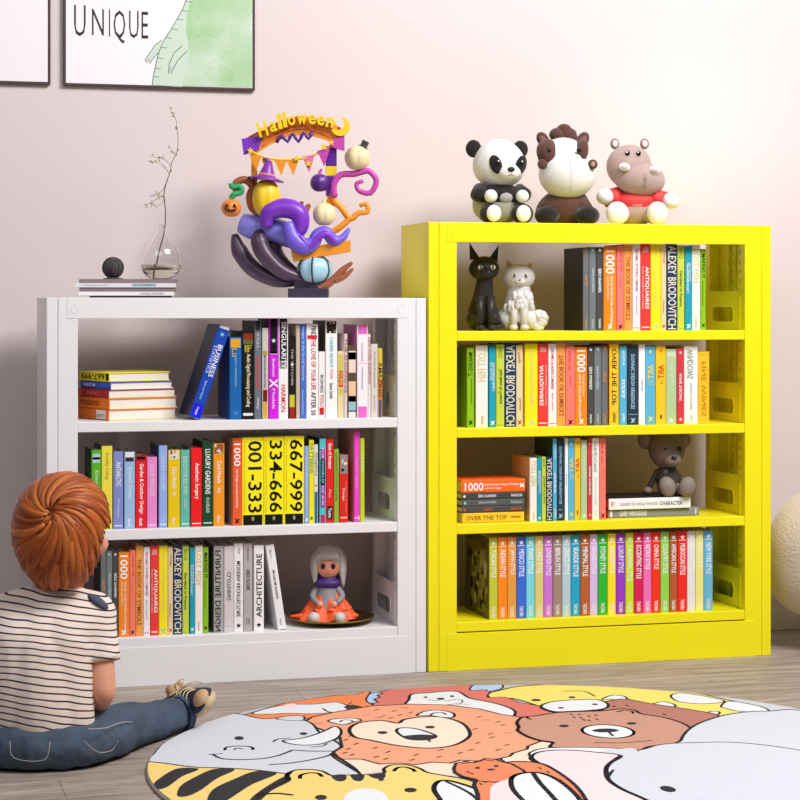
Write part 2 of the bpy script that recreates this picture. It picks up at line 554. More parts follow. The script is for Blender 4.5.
# ------------------------------------------------------------------ books
BOOKS = [
  ('Y1', 0.5212, 0.5412, 0.2656, '6e7273', 'grey book with small orange lettering, nearest the black cover, on the top yellow shelf', [('t', 'AALTO', 0.33, 0.46, 0.3, 0.75, 'f09a30'), ('t', 'PHAIDON', 0.86, 0.97, 0.35, 0.65, 'd8a868'), ('s', 0.04, 'e8743c')], '2f2c2a', 0, 0.18, 0.03),
  ('Y1', 0.5422, 0.565, 0.2674, '737b7e', 'middle of the three grey books, lettered pale blue, on the top yellow shelf', [('t', 'ARNE JACOBSEN', 0.25, 0.54, 0.3, 0.72, 'c4dbe2'), ('t', 'PHAIDON', 0.86, 0.97, 0.35, 0.65, 'c8dce0'), ('s', 0.04, 'a8dce8')], '4a4a4a', 0, 0.18, 0.03),
  ('Y1', 0.5657, 0.5895, 0.2676, '4c4a48', 'dark grey white-lettered book beside the orange 1000 book, on the top yellow shelf', [('t', 'EERO SAARINEN', 0.26, 0.54, 0.3, 0.72, 'fdfdfd'), ('t', 'PHAIDON', 0.86, 0.97, 0.35, 0.65, 'fdfdfd'), ('s', 0.04, 'fdfdfd')], '3a3836', 0, 0.18, 0.03),
  ('Y1', 0.5908, 0.6345, 0.2678, 'f98a1a', 'orange book lettered 1000 in large white numerals, on the top yellow shelf', [('t', '1000', 0.04, 0.32, 0.15, 0.85, 'fdfdfd'), ('t', 'Ideas for Graphic Design and Packaging', 0.35, 0.92, 0.5, 0.74, 'fdfdfd'), ('t', 'and Illustration', 0.35, 0.63, 0.26, 0.46, 'ffe0b8'), ('k', 0.95, 'fdfdfd')], 'c8a088', 0, 0.18, 0.03),
  ('Y1', 0.6356, 0.6605, 0.2713, 'fb7f72', 'salmon pink book with a black mark at its foot, on the top yellow shelf', [('t', 'JUST MY TYPE', 0.06, 0.3, 0.4, 0.7, 'c84840'), ('t', 'Simon', 0.38, 0.5, 0.4, 0.6, 'd86058'), ('k', 0.955, '151515')], 'ea5f50', 0, 0.18, 0.03),
  ('Y1', 0.6612, 0.6893, 0.2773, 'f2a24e', 'light orange book titled BOOK OF SYMBOLS, on the top yellow shelf', [('t', 'THE BOOK OF SYMBOLS', 0.14, 0.88, 0.2, 0.75, 'b0502a')], 'e08a5c', 0, 0.18, 0.03),
  ('Y1', 0.6904, 0.7172, 0.2775, 'f6eff2', 'white book with thin pink-red title lettering, on the top yellow shelf', [('t', 'THE FAMILY OF WORLD COMPANIES', 0.05, 0.55, 0.35, 0.68, 'c2486a'), ('t', 'MARK TUNGATE', 0.6, 0.82, 0.4, 0.6, 'c890a0'), ('b', 0.965, 0.975, 'c05070')], None, 0, 0.18, 0.03),
  ('Y1', 0.7182, 0.7513, 0.2784, 'ee3d3a', 'red book titled ANTIQUAIRES in white capitals, on the top yellow shelf', [('t', 'ANTIQUAIRES', 0.26, 0.75, 0.4, 0.85, 'fdfdfd'), ('t', 'FLEA MARKETS OF PARIS', 0.26, 0.75, 0.12, 0.3, 'fbb8b0'), ('t', 'PARIS', 0.04, 0.1, 0.2, 0.8, 'fbd0c8'), ('b', 0.955, 0.97, 'fbd8d0')], None, 0, 0.18, 0.03),
  ('Y1', 0.7523, 0.7879, 0.278, 'fbe81c', 'plain bright yellow book with faint pale title, on the top yellow shelf', [('t', 'THE COLOUR ARCHIVE OF DESIGN', 0.08, 0.74, 0.35, 0.6, 'd9dc8a'), ('k', 0.955, '9fd4c4')], None, 0, 0.18, 0.03),
  ('Y1', 0.7886, 0.8066, 0.2757, 'e9d3a4', 'narrow cream book with a small red mark at its foot, on the top yellow shelf', [('t', 'Vintage', 0.08, 0.22, 0.3, 0.8, 'c2703c'), ('t', 'Phaidon', 0.65, 0.8, 0.3, 0.6, 'b07a4a'), ('k', 0.95, 'c0281c')], None, 0, 0.18, 0.03),
  ('Y1', 0.8077, 0.8441, 0.2785, '1d3a66', 'navy book with large cream capitals down its spine, on the top yellow shelf', [('t', 'ALEXEY BRODOVITCH', 0.02, 0.985, 0.12, 0.9, 'e6dfc0')], '0f1d33', 0, 0.18, 0.03),
  ('Y1', 0.8452, 0.8699, 0.2762, 'c9d74a', 'yellow-green book with thin dark title lettering, on the top yellow shelf', [('t', 'Gardens in France', 0.3, 0.72, 0.3, 0.7, '3c5220'), ('t', 'BIG', 0.03, 0.16, 0.25, 0.75, '8aa038'), ('b', 0.975, 0.98, '6f8030')], None, 0, 0.18, 0.03),
  ('Y1', 0.872, 0.8957, 0.2731, '1fa2bb', 'turquoise book with small white title lettering, on the top yellow shelf', [('t', 'THE LANDSCAPE PROJECT', 0.2, 0.56, 0.12, 0.5, 'fdfdfd'), ('t', 'NEW URBAN PLACES', 0.2, 0.42, 0.55, 0.85, 'cfeff4'), ('k', 0.95, 'fdfdfd')], '157c90', 0, 0.18, 0.03),
  ('Y1', 0.8964, 0.9247, 0.2766, 'f6f2ea', 'white book titled LOST FISH in pale gold capitals, on the top yellow shelf', [('t', 'LOST FISH', 0.05, 0.44, 0.15, 0.85, 'dcc88c'), ('t', 'KODANSHA', 0.86, 0.97, 0.35, 0.6, 'd8b080')], 'e0bd84', 0, 0.18, 0.03),
  ('Y1', 0.9254, 0.9447, 0.2638, '8cc21e', 'lime green paperback titled MAKING IT in black, on the top yellow shelf', [('t', 'MAKING IT', 0.06, 0.36, 0.2, 0.85, '151515'), ('t', 'Manufacturing Techniques for Product Design', 0.39, 0.7, 0.25, 0.5, '2c4a10'), ('k', 0.94, '151515')], '6f9a1a', 0, 0.18, 0.03),
  ('Y2', 0.1341, 0.158, 0.2504, '8cc21e', 'lime green paperback titled MAKING IT in black, on the second yellow shelf', [('t', 'MAKING IT', 0.06, 0.36, 0.2, 0.85, '151515'), ('t', 'Manufacturing Techniques for Product Design', 0.39, 0.7, 0.25, 0.5, '2c4a10'), ('k', 0.94, '151515')], '6f9a1a', 1, 0.18, 0.03),
  ('Y2', 0.163, 0.2032, 0.2571, 'f6f2ea', 'white book titled LOST FISH in pale gold capitals, on the second yellow shelf', [('t', 'LOST FISH', 0.05, 0.44, 0.15, 0.85, 'dcc88c'), ('t', 'KODANSHA', 0.86, 0.97, 0.35, 0.6, 'd8b080')], 'e0bd84', 1, 0.18, 0.03),
  ('Y2', 0.2065, 0.2296, 0.2544, '1fa2bb', 'turquoise book with small white title lettering, on the second yellow shelf', [('t', 'THE LANDSCAPE PROJECT', 0.2, 0.56, 0.12, 0.5, 'fdfdfd'), ('t', 'NEW URBAN PLACES', 0.2, 0.42, 0.55, 0.85, 'cfeff4'), ('k', 0.95, 'fdfdfd')], '157c90', 1, 0.18, 0.03),
  ('Y2', 0.2303, 0.2578, 0.2596, 'c9d74a', 'yellow-green book with thin dark title lettering, on the second yellow shelf', [('t', 'Gardens in France', 0.3, 0.72, 0.3, 0.7, '3c5220'), ('t', 'BIG', 0.03, 0.16, 0.25, 0.75, '8aa038'), ('b', 0.975, 0.98, '6f8030')], None, 1, 0.18, 0.03),
  ('Y2', 0.2594, 0.296, 0.262, '1d3a66', 'navy book with large cream capitals down its spine, on the second yellow shelf', [('t', 'ALEXEY BRODOVITCH', 0.02, 0.985, 0.12, 0.9, 'e6dfc0')], '0f1d33', 1, 0.18, 0.03),
  ('Y2', 0.2966, 0.3193, 0.2571, 'e9d3a4', 'narrow cream book with a small red mark at its foot, on the second yellow shelf', [('t', 'Vintage', 0.08, 0.22, 0.3, 0.8, 'c2703c'), ('t', 'Phaidon', 0.65, 0.8, 0.3, 0.6, 'b07a4a'), ('k', 0.95, 'c0281c')], None, 1, 0.18, 0.03),
  ('Y2', 0.3259, 0.3687, 0.262, 'fbe81c', 'plain bright yellow book with faint pale title, on the second yellow shelf', [('t', 'THE COLOUR ARCHIVE OF DESIGN', 0.08, 0.74, 0.35, 0.6, 'd9dc8a'), ('k', 0.955, '9fd4c4')], None, 1, 0.18, 0.03),
  ('Y2', 0.3694, 0.4029, 0.2615, 'ee3d3a', 'red book titled ANTIQUAIRES in white capitals, on the second yellow shelf', [('t', 'ANTIQUAIRES', 0.26, 0.75, 0.4, 0.85, 'fdfdfd'), ('t', 'FLEA MARKETS OF PARIS', 0.26, 0.75, 0.12, 0.3, 'fbb8b0'), ('t', 'PARIS', 0.04, 0.1, 0.2, 0.8, 'fbd0c8'), ('b', 0.955, 0.97, 'fbd8d0')], None, 1, 0.18, 0.03),
  ('Y2', 0.4039, 0.4324, 0.2613, 'f6eff2', 'white book with thin pink-red title lettering, on the second yellow shelf', [('t', 'THE FAMILY OF WORLD COMPANIES', 0.05, 0.55, 0.35, 0.68, 'c2486a'), ('t', 'MARK TUNGATE', 0.6, 0.82, 0.4, 0.6, 'c890a0'), ('b', 0.965, 0.975, 'c05070')], None, 1, 0.18, 0.03),
  ('Y2', 0.4331, 0.4617, 0.2628, 'f2a24e', 'light orange book titled BOOK OF SYMBOLS, on the second yellow shelf', [('t', 'THE BOOK OF SYMBOLS', 0.14, 0.88, 0.2, 0.75, 'b0502a')], 'e08a5c', 1, 0.18, 0.03),
  ('Y2', 0.4627, 0.4938, 0.254, 'fb7f72', 'salmon pink book with a black mark at its foot, on the second yellow shelf', [('t', 'JUST MY TYPE', 0.06, 0.3, 0.4, 0.7, 'c84840'), ('t', 'Simon', 0.38, 0.5, 0.4, 0.6, 'd86058'), ('k', 0.955, '151515')], 'ea5f50', 1, 0.18, 0.03),
  ('Y2', 0.4945, 0.5354, 0.2506, 'f98a1a', 'orange book lettered 1000 in large white numerals, on the second yellow shelf', [('t', '1000', 0.04, 0.32, 0.15, 0.85, 'fdfdfd'), ('t', 'Ideas for Graphic Design and Packaging', 0.35, 0.92, 0.5, 0.74, 'fdfdfd'), ('t', 'and Illustration', 0.35, 0.63, 0.26, 0.46, 'ffe0b8'), ('k', 0.95, 'fdfdfd')], 'c8a088', 1, 0.18, 0.03),
  ('Y2', 0.5361, 0.5582, 0.252, '4c4a48', 'dark grey white-lettered book beside the orange 1000 book, on the second yellow shelf', [('t', 'EERO SAARINEN', 0.26, 0.54, 0.3, 0.72, 'fdfdfd'), ('t', 'PHAIDON', 0.86, 0.97, 0.35, 0.65, 'fdfdfd'), ('s', 0.04, 'fdfdfd')], '3a3836', 1, 0.18, 0.03),
  ('Y2', 0.5589, 0.5834, 0.2529, '737b7e', 'middle of the three grey books, lettered pale blue, on the second yellow shelf', [('t', 'ARNE JACOBSEN', 0.25, 0.54, 0.3, 0.72, 'c4dbe2'), ('t', 'PHAIDON', 0.86, 0.97, 0.35, 0.65, 'c8dce0'), ('s', 0.04, 'a8dce8')], '4a4a4a', 1, 0.18, 0.03),
  ('Y2', 0.584, 0.6058, 0.2534, '6e7273', 'grey book with small orange lettering, nearest the black cover, on the second yellow shelf', [('t', 'AALTO', 0.33, 0.46, 0.3, 0.75, 'f09a30'), ('t', 'PHAIDON', 0.86, 0.97, 0.35, 0.65, 'd8a868'), ('s', 0.04, 'e8743c')], '2f2c2a', 1, 0.18, 0.03),
  ('Y2', 0.6103, 0.6434, 0.2596, 'fbc82c', 'golden yellow book titled OVER THE TOP in black, on the second yellow shelf', [('t', 'OVER THE TOP', 0.06, 0.75, 0.25, 0.75, '3a3020'), ('t', 'TENEUES', 0.84, 0.97, 0.35, 0.65, '4a3a20')], 'e07a1c', 1, 0.18, 0.03),
  ('Y2', 0.6451, 0.6708, 0.2531, '5ab4dc', 'narrow sky blue book with white lettering, on the second yellow shelf', [('t', 'Richard', 0.06, 0.24, 0.3, 0.7, 'e0f2fa'), ('t', 'SIZES', 0.42, 0.66, 0.3, 0.7, 'fdfdfd'), ('t', 'Rizzoli', 0.86, 0.96, 0.3, 0.7, 'fdfdfd')], '24463c', 1, 0.18, 0.03),
  ('Y2', 0.6718, 0.7107, 0.2513, '2b3a4c', 'dark slate book with pale blue capitals and emblem, on the second yellow shelf', [('t', 'DYNAMIC DESIGN REFERENCES', 0.1, 0.8, 0.35, 0.68, '9fd0f0'), ('b', 0.865, 0.87, '9fd0f0'), ('k', 0.945, '9fd0f0')], '1c2632', 1, 0.18, 0.03),
  ('Y2', 0.7113, 0.7337, 0.2576, 'fbf8f8', 'narrow white book with tiny blue dots of lettering, on the second yellow shelf', [('t', 'ARNE', 0.43, 0.58, 0.35, 0.65, '90b8c8')], None, 1, 0.18, 0.03),
  ('Y2', 0.7344, 0.7689, 0.2526, '5fb6dc', 'blue book lettered ART in yellow, on the second yellow shelf', [('t', 'ART', 0.24, 0.42, 0.2, 0.78, 'f4e04a'), ('t', 'NOW', 0.44, 0.5, 0.2, 0.7, 'c8e8a0'), ('k', 0.93, 'f4e04a'), ('s', 0.07, 'c8e0a0')], None, 1, 0.18, 0.03),
  ('Y2', 0.77, 0.8053, 0.2524, 'fbc92c', 'yellow book lettered ART in red, on the second yellow shelf', [('t', 'ART', 0.24, 0.42, 0.2, 0.78, 'd8321c'), ('t', 'of', 0.44, 0.49, 0.3, 0.6, 'd87a1c'), ('t', 'I', 0.88, 0.93, 0.4, 0.6, '7a5a20'), ('s', 0.06, 'e8882c')], None, 1, 0.18, 0.03),
  ('Y2', 0.806, 0.842, 0.2425, 'b4cf9c', 'pale sage green book with white lettering, on the second yellow shelf', [('t', 'INTERIORS NOW', 0.2, 0.5, 0.3, 0.65, 'e8f2e0'), ('b', 0.04, 0.1, 'cfe0c0'), ('s', 0.95, 'fdfdfd')], None, 1, 0.18, 0.03),
  ('Y2', 0.8431, 0.8678, 0.2456, 'd83a48', 'narrow red book with white title lettering, on the second yellow shelf', [('t', 'HOME TUSCANY', 0.34, 0.7, 0.3, 0.68, 'fdfdfd'), ('s', 0.06, 'f8c0c0'), ('s', 0.94, 'f8d0d0')], None, 1, 0.18, 0.03),
  ('Y2', 0.8685, 0.9167, 0.2518, 'f6f5ee', 'white book titled WINDOWS in grey-green capitals, on the second yellow shelf', [('t', 'WINDOWS', 0.04, 0.42, 0.35, 0.8, '8a9a88'), ('t', 'Innovation and Design', 0.48, 0.82, 0.4, 0.6, 'a4b4a0'), ('t', 'Links', 0.88, 0.96, 0.4, 0.6, 'c0ccc0')], None, 1, 0.18, 0.03),
  ('Y2', 0.9177, 0.9569, 0.2338, 'fbc62c', 'short golden book titled FINE WINES, on the second yellow shelf', [('t', 'FINE WINES', 0.14, 0.9, 0.28, 0.72, 'd08a1c'), ('b', 0.04, 0.05, 'e0a020'), ('b', 0.95, 0.955, 'e0a020')], None, 1, 0.18, 0.03),
  ('Y3', 0.342, 0.366, 0.2007, 'f6f2ea', 'white book titled LOST FISH in pale gold capitals, on the third yellow shelf', [('t', 'LOST FISH', 0.05, 0.44, 0.15, 0.85, 'dcc88c'), ('t', 'KODANSHA', 0.86, 0.97, 0.35, 0.6, 'd8b080')], 'e0bd84', 1, 0.18, 0.03),
  ('Y3', 0.367, 0.3814, 0.2003, '1fa2bb', 'turquoise book with small white title lettering, on the third yellow shelf', [('t', 'THE LANDSCAPE PROJECT', 0.2, 0.56, 0.12, 0.5, 'fdfdfd'), ('t', 'NEW URBAN PLACES', 0.2, 0.42, 0.55, 0.85, 'cfeff4'), ('k', 0.95, 'fdfdfd')], '157c90', 1, 0.18, 0.03),
  ('Y3', 0.3824, 0.3962, 0.2032, 'c9d74a', 'yellow-green book with thin dark title lettering, on the third yellow shelf', [('t', 'Gardens in France', 0.3, 0.72, 0.3, 0.7, '3c5220'), ('t', 'BIG', 0.03, 0.16, 0.25, 0.75, '8aa038'), ('b', 0.975, 0.98, '6f8030')], None, 1, 0.18, 0.03),
  ('Y3', 0.3972, 0.4183, 0.2022, '1d3a66', 'navy book with large cream capitals down its spine, on the third yellow shelf', [('t', 'ALEXEY BRODOVITCH', 0.02, 0.985, 0.12, 0.9, 'e6dfc0')], '0f1d33', 1, 0.18, 0.03),
  ('Y3', 0.4193, 0.4331, 0.261, '5ab4dc', 'narrow sky blue book with white lettering, on the third yellow shelf', [('t', 'Richard', 0.06, 0.24, 0.3, 0.7, 'e0f2fa'), ('t', 'SIZES', 0.42, 0.66, 0.3, 0.7, 'fdfdfd'), ('t', 'Rizzoli', 0.86, 0.96, 0.3, 0.7, 'fdfdfd')], '24463c', 1, 0.18, 0.03),
  ('Y3', 0.4338, 0.4567, 0.2606, '2b3a4c', 'dark slate book with pale blue capitals and emblem, on the third yellow shelf', [('t', 'DYNAMIC DESIGN REFERENCES', 0.1, 0.8, 0.35, 0.68, '9fd0f0'), ('b', 0.865, 0.87, '9fd0f0'), ('k', 0.945, '9fd0f0')], '1c2632', 1, 0.18, 0.03),
  ('Y3', 0.46, 0.4708, 0.2612, 'fbf8f8', 'narrow white book with tiny blue dots of lettering, on the third yellow shelf', [('t', 'ARNE', 0.43, 0.58, 0.35, 0.65, '90b8c8')], None, 1, 0.18, 0.03),
  ('Y3', 0.4715, 0.4918, 0.261, '5fb6dc', 'blue book lettered ART in yellow, on the third yellow shelf', [('t', 'ART', 0.24, 0.42, 0.2, 0.78, 'f4e04a'), ('t', 'NOW', 0.44, 0.5, 0.2, 0.7, 'c8e8a0'), ('k', 0.93, 'f4e04a'), ('s', 0.07, 'c8e0a0')], None, 1, 0.18, 0.03),
  ('Y3', 0.4924, 0.5127, 0.2609, 'fbc92c', 'yellow book lettered ART in red, on the third yellow shelf', [('t', 'ART', 0.24, 0.42, 0.2, 0.78, 'd8321c'), ('t', 'of', 0.44, 0.49, 0.3, 0.6, 'd87a1c'), ('t', 'I', 0.88, 0.93, 0.4, 0.6, '7a5a20'), ('s', 0.06, 'e8882c')], None, 1, 0.18, 0.03),
  ('Y3', 0.5138, 0.5354, 0.2548, 'b4cf9c', 'pale sage green book with white lettering, on the third yellow shelf', [('t', 'INTERIORS NOW', 0.2, 0.5, 0.3, 0.65, 'e8f2e0'), ('b', 0.04, 0.1, 'cfe0c0'), ('s', 0.95, 'fdfdfd')], None, 1, 0.18, 0.03),
  ('Y3', 0.5365, 0.5514, 0.2583, 'd83a48', 'narrow red book with white title lettering, on the third yellow shelf', [('t', 'HOME TUSCANY', 0.34, 0.7, 0.3, 0.68, 'fdfdfd'), ('s', 0.06, 'f8c0c0'), ('s', 0.94, 'f8d0d0')], None, 1, 0.18, 0.03),
  ('Y3', 0.5521, 0.5762, 0.2599, 'f6f5ee', 'white book titled WINDOWS in grey-green capitals, on the third yellow shelf', [('t', 'WINDOWS', 0.04, 0.42, 0.35, 0.8, '8a9a88'), ('t', 'Innovation and Design', 0.48, 0.82, 0.4, 0.6, 'a4b4a0'), ('t', 'Links', 0.88, 0.96, 0.4, 0.6, 'c0ccc0')], None, 1, 0.18, 0.03),
  ('Y3', 0.5772, 0.599, 0.2595, 'fb7f72', 'salmon pink book with a black mark at its foot, on the third yellow shelf', [('t', 'JUST MY TYPE', 0.06, 0.3, 0.4, 0.7, 'c84840'), ('t', 'Simon', 0.38, 0.5, 0.4, 0.6, 'd86058'), ('k', 0.955, '151515')], 'ea5f50', 1, 0.18, 0.03),
  ('W3', -1.0118, -0.996, 0.2589, '6e7273', 'grey book with small orange lettering, nearest the black cover, on the bottom white shelf', [('t', 'AALTO', 0.33, 0.46, 0.3, 0.75, 'f09a30'), ('t', 'PHAIDON', 0.86, 0.97, 0.35, 0.65, 'd8a868'), ('s', 0.04, 'e8743c')], '2f2c2a', 0, 0.18, 0.03),
  ('W3', -0.9951, -0.9769, 0.2584, '737b7e', 'middle of the three grey books, lettered pale blue, on the bottom white shelf', [('t', 'ARNE JACOBSEN', 0.25, 0.54, 0.3, 0.72, 'c4dbe2'), ('t', 'PHAIDON', 0.86, 0.97, 0.35, 0.65, 'c8dce0'), ('s', 0.04, 'a8dce8')], '4a4a4a', 0, 0.18, 0.03),
  ('W3', -0.9763, -0.9601, 0.2578, '4c4a48', 'dark grey white-lettered book beside the orange 1000 book, on the bottom white shelf', [('t', 'EERO SAARINEN', 0.26, 0.54, 0.3, 0.72, 'fdfdfd'), ('t', 'PHAIDON', 0.86, 0.97, 0.35, 0.65, 'fdfdfd'), ('s', 0.04, 'fdfdfd')], '3a3836', 0, 0.18, 0.03),
  ('W3', -0.9586, -0.9263, 0.254, 'f98a1a', 'orange book lettered 1000 in large white numerals, on the bottom white shelf', [('t', '1000', 0.04, 0.32, 0.15, 0.85, 'fdfdfd'), ('t', 'Ideas for Graphic Design and Packaging', 0.35, 0.92, 0.5, 0.74, 'fdfdfd'), ('t', 'and Illustration', 0.35, 0.63, 0.26, 0.46, 'ffe0b8'), ('k', 0.95, 'fdfdfd')], 'c8a088', 0, 0.18, 0.03),
  ('W3', -0.9257, -0.9073, 0.2592, 'fb7f72', 'salmon pink book with a black mark at its foot, on the bottom white shelf', [('t', 'JUST MY TYPE', 0.06, 0.3, 0.4, 0.7, 'c84840'), ('t', 'Simon', 0.38, 0.5, 0.4, 0.6, 'd86058'), ('k', 0.955, '151515')], 'ea5f50', 0, 0.18, 0.03),
  ('W3', -0.9067, -0.8847, 0.2712, 'f2a24e', 'light orange book titled BOOK OF SYMBOLS, on the bottom white shelf', [('t', 'THE BOOK OF SYMBOLS', 0.14, 0.88, 0.2, 0.75, 'b0502a')], 'e08a5c', 0, 0.18, 0.03),
  ('W3', -0.8838, -0.8639, 0.2669, 'f6eff2', 'white book with thin pink-red title lettering, on the bottom white shelf', [('t', 'THE FAMILY OF WORLD COMPANIES', 0.05, 0.55, 0.35, 0.68, 'c2486a'), ('t', 'MARK TUNGATE', 0.6, 0.82, 0.4, 0.6, 'c890a0'), ('b', 0.965, 0.975, 'c05070')], None, 0, 0.18, 0.03),
  ('W3', -0.863, -0.8379, 0.2692, 'ee3d3a', 'red book titled ANTIQUAIRES in white capitals, on the bottom white shelf', [('t', 'ANTIQUAIRES', 0.26, 0.75, 0.4, 0.85, 'fdfdfd'), ('t', 'FLEA MARKETS OF PARIS', 0.26, 0.75, 0.12, 0.3, 'fbb8b0'), ('t', 'PARIS', 0.04, 0.1, 0.2, 0.8, 'fbd0c8'), ('b', 0.955, 0.97, 'fbd8d0')], None, 0, 0.18, 0.03),
  ('W3', -0.8373, -0.8101, 0.2683, 'fbe81c', 'plain bright yellow book with faint pale title, on the bottom white shelf', [('t', 'THE COLOUR ARCHIVE OF DESIGN', 0.08, 0.74, 0.35, 0.6, 'd9dc8a'), ('k', 0.955, '9fd4c4')], None, 0, 0.18, 0.03),
  ('W3', -0.8094, -0.7943, 0.2646, 'e9d3a4', 'narrow cream book with a small red mark at its foot, on the bottom white shelf', [('t', 'Vintage', 0.08, 0.22, 0.3, 0.8, 'c2703c'), ('t', 'Phaidon', 0.65, 0.8, 0.3, 0.6, 'b07a4a'), ('k', 0.95, 'c0281c')], None, 0, 0.18, 0.03),
  ('W3', -0.7934, -0.7663, 0.2676, '1d3a66', 'navy book with large cream capitals down its spine, on the bottom white shelf', [('t', 'ALEXEY BRODOVITCH', 0.02, 0.985, 0.12, 0.9, 'e6dfc0')], '0f1d33', 0, 0.18, 0.03),
  ('W3', -0.7657, -0.7456, 0.2662, 'c9d74a', 'yellow-green book with thin dark title lettering, on the bottom white shelf', [('t', 'Gardens in France', 0.3, 0.72, 0.3, 0.7, '3c5220'), ('t', 'BIG', 0.03, 0.16, 0.25, 0.75, '8aa038'), ('b', 0.975, 0.98, '6f8030')], None, 0, 0.18, 0.03),
  ('W3', -0.7431, -0.7279, 0.261, '1fa2bb', 'turquoise book with small white title lettering, on the bottom white shelf', [('t', 'THE LANDSCAPE PROJECT', 0.2, 0.56, 0.12, 0.5, 'fdfdfd'), ('t', 'NEW URBAN PLACES', 0.2, 0.42, 0.55, 0.85, 'cfeff4'), ('k', 0.95, 'fdfdfd')], '157c90', 0, 0.18, 0.03),
  ('W3', -0.7273, -0.7034, 0.265, 'f6f2ea', 'white book titled LOST FISH in pale gold capitals, on the bottom white shelf', [('t', 'LOST FISH', 0.05, 0.44, 0.15, 0.85, 'dcc88c'), ('t', 'KODANSHA', 0.86, 0.97, 0.35, 0.6, 'd8b080')], 'e0bd84', 0, 0.18, 0.03),
  ('W3', -0.7028, -0.6859, 0.2598, '8cc21e', 'lime green paperback titled MAKING IT in black, on the bottom white shelf', [('t', 'MAKING IT', 0.06, 0.36, 0.2, 0.85, '151515'), ('t', 'Manufacturing Techniques for Product Design', 0.39, 0.7, 0.25, 0.5, '2c4a10'), ('k', 0.94, '151515')], '6f9a1a', 0, 0.18, 0.03),
  ('Y4', 0.2075, 0.2351, 0.257, 'c6cc3a', 'olive green book, leftmost in the row of matching books, on the bottom yellow shelf', [('s', 0.07, 'fdfdfd'), ('b', 0.105, 0.112, 'fdfdfd'), ('t', 'TUSCAN STYLE', 0.15, 0.486, 0.25, 0.8, 'fdfdfd'), ('t', 'TASCHEN', 0.85, 0.975, 0.3, 0.7, 'fdfdfd')], '6b6440', 0, 0.25, 0.03),
  ('Y4', 0.2362, 0.2669, 0.257, 'fb8c1c', 'bright orange book between olive green and amber ones, on the bottom yellow shelf', [('s', 0.07, 'fdfdfd'), ('b', 0.105, 0.112, 'fdfdfd'), ('t', 'INDIAN STYLE', 0.15, 0.486, 0.25, 0.8, 'fdfdfd'), ('t', 'TASCHEN', 0.85, 0.975, 0.3, 0.7, 'fdfdfd')], None, 0, 0.25, 0.03),
  ('Y4', 0.2681, 0.2975, 0.2571, 'eaa044', 'amber book between bright orange and royal blue ones, on the bottom yellow shelf', [('s', 0.07, 'fdfdfd'), ('b', 0.105, 0.112, 'fdfdfd'), ('t', 'JAPAN STYLE', 0.15, 0.45799999999999996, 0.25, 0.8, 'fdfdfd'), ('t', 'TASCHEN', 0.85, 0.975, 0.3, 0.7, 'fdfdfd')], None, 0, 0.25, 0.03),
  ('Y4', 0.2986, 0.3291, 0.2572, '3a6ede', 'royal blue book titled MEXICO STYLE in white, on the bottom yellow shelf', [('s', 0.07, 'fdfdfd'), ('b', 0.105, 0.112, 'fdfdfd'), ('t', 'MEXICO STYLE', 0.15, 0.486, 0.25, 0.8, 'fdfdfd'), ('t', 'TASCHEN', 0.85, 0.975, 0.3, 0.7, 'fdfdfd')], None, 0, 0.25, 0.03),
  ('Y4', 0.3303, 0.3588, 0.2573, '7cdcea', 'pale turquoise book between royal blue and sand yellow ones, on the bottom yellow shelf', [('s', 0.07, 'fdfdfd'), ('b', 0.105, 0.112, 'fdfdfd'), ('t', 'PARIS STYLE', 0.15, 0.45799999999999996, 0.25, 0.8, 'fdfdfd'), ('t', 'TASCHEN', 0.85, 0.975, 0.3, 0.7, 'fdfdfd')], None, 0, 0.25, 0.03),
  ('Y4', 0.36, 0.3883, 0.2574, 'e0d080', 'sand yellow book between pale turquoise and orchid purple ones, on the bottom yellow shelf', [('s', 0.07, 'fdfdfd'), ('b', 0.105, 0.112, 'fdfdfd'), ('t', 'CAIRO STYLE', 0.15, 0.45799999999999996, 0.25, 0.8, 'fdfdfd'), ('t', 'TASCHEN', 0.85, 0.975, 0.3, 0.7, 'fdfdfd')], None, 0, 0.25, 0.03),
  ('Y4', 0.3895, 0.4188, 0.2574, 'cf78dc', 'orchid purple book titled LONDON STYLE in white, on the bottom yellow shelf', [('s', 0.07, 'fdfdfd'), ('b', 0.105, 0.112, 'fdfdfd'), ('t', 'LONDON STYLE', 0.15, 0.486, 0.25, 0.8, 'fdfdfd'), ('t', 'TASCHEN', 0.85, 0.975, 0.3, 0.7, 'fdfdfd')], None, 0, 0.25, 0.03),
  ('Y4', 0.42, 0.4498, 0.2575, 'a48a7c', 'taupe book titled BERLIN STYLE in white, on the bottom yellow shelf', [('s', 0.07, 'fdfdfd'), ('b', 0.105, 0.112, 'fdfdfd'), ('t', 'BERLIN STYLE', 0.15, 0.486, 0.25, 0.8, 'fdfdfd'), ('t', 'TASCHEN', 0.85, 0.975, 0.3, 0.7, 'fdfdfd')], None, 0, 0.25, 0.03),
  ('Y4', 0.4509, 0.4798, 0.2576, 'b8d2de', 'pale grey-blue book between taupe and cyan blue ones, on the bottom yellow shelf', [('s', 0.07, 'fdfdfd'), ('b', 0.105, 0.112, 'fdfdfd'), ('t', 'GREECE STYLE', 0.15, 0.486, 0.25, 0.8, 'fdfdfd'), ('t', 'TASCHEN', 0.85, 0.975, 0.3, 0.7, 'fdfdfd')], None, 0, 0.25, 0.03),
  ('Y4', 0.481, 0.5109, 0.2576, '22a8d0', 'cyan blue book titled SEASIDE STYLE in white, on the bottom yellow shelf', [('s', 0.07, 'fdfdfd'), ('b', 0.105, 0.112, 'fdfdfd'), ('t', 'SEASIDE STYLE', 0.15, 0.514, 0.25, 0.8, 'fdfdfd'), ('t', 'TASCHEN', 0.85, 0.975, 0.3, 0.7, 'fdfdfd')], None, 0, 0.25, 0.03),
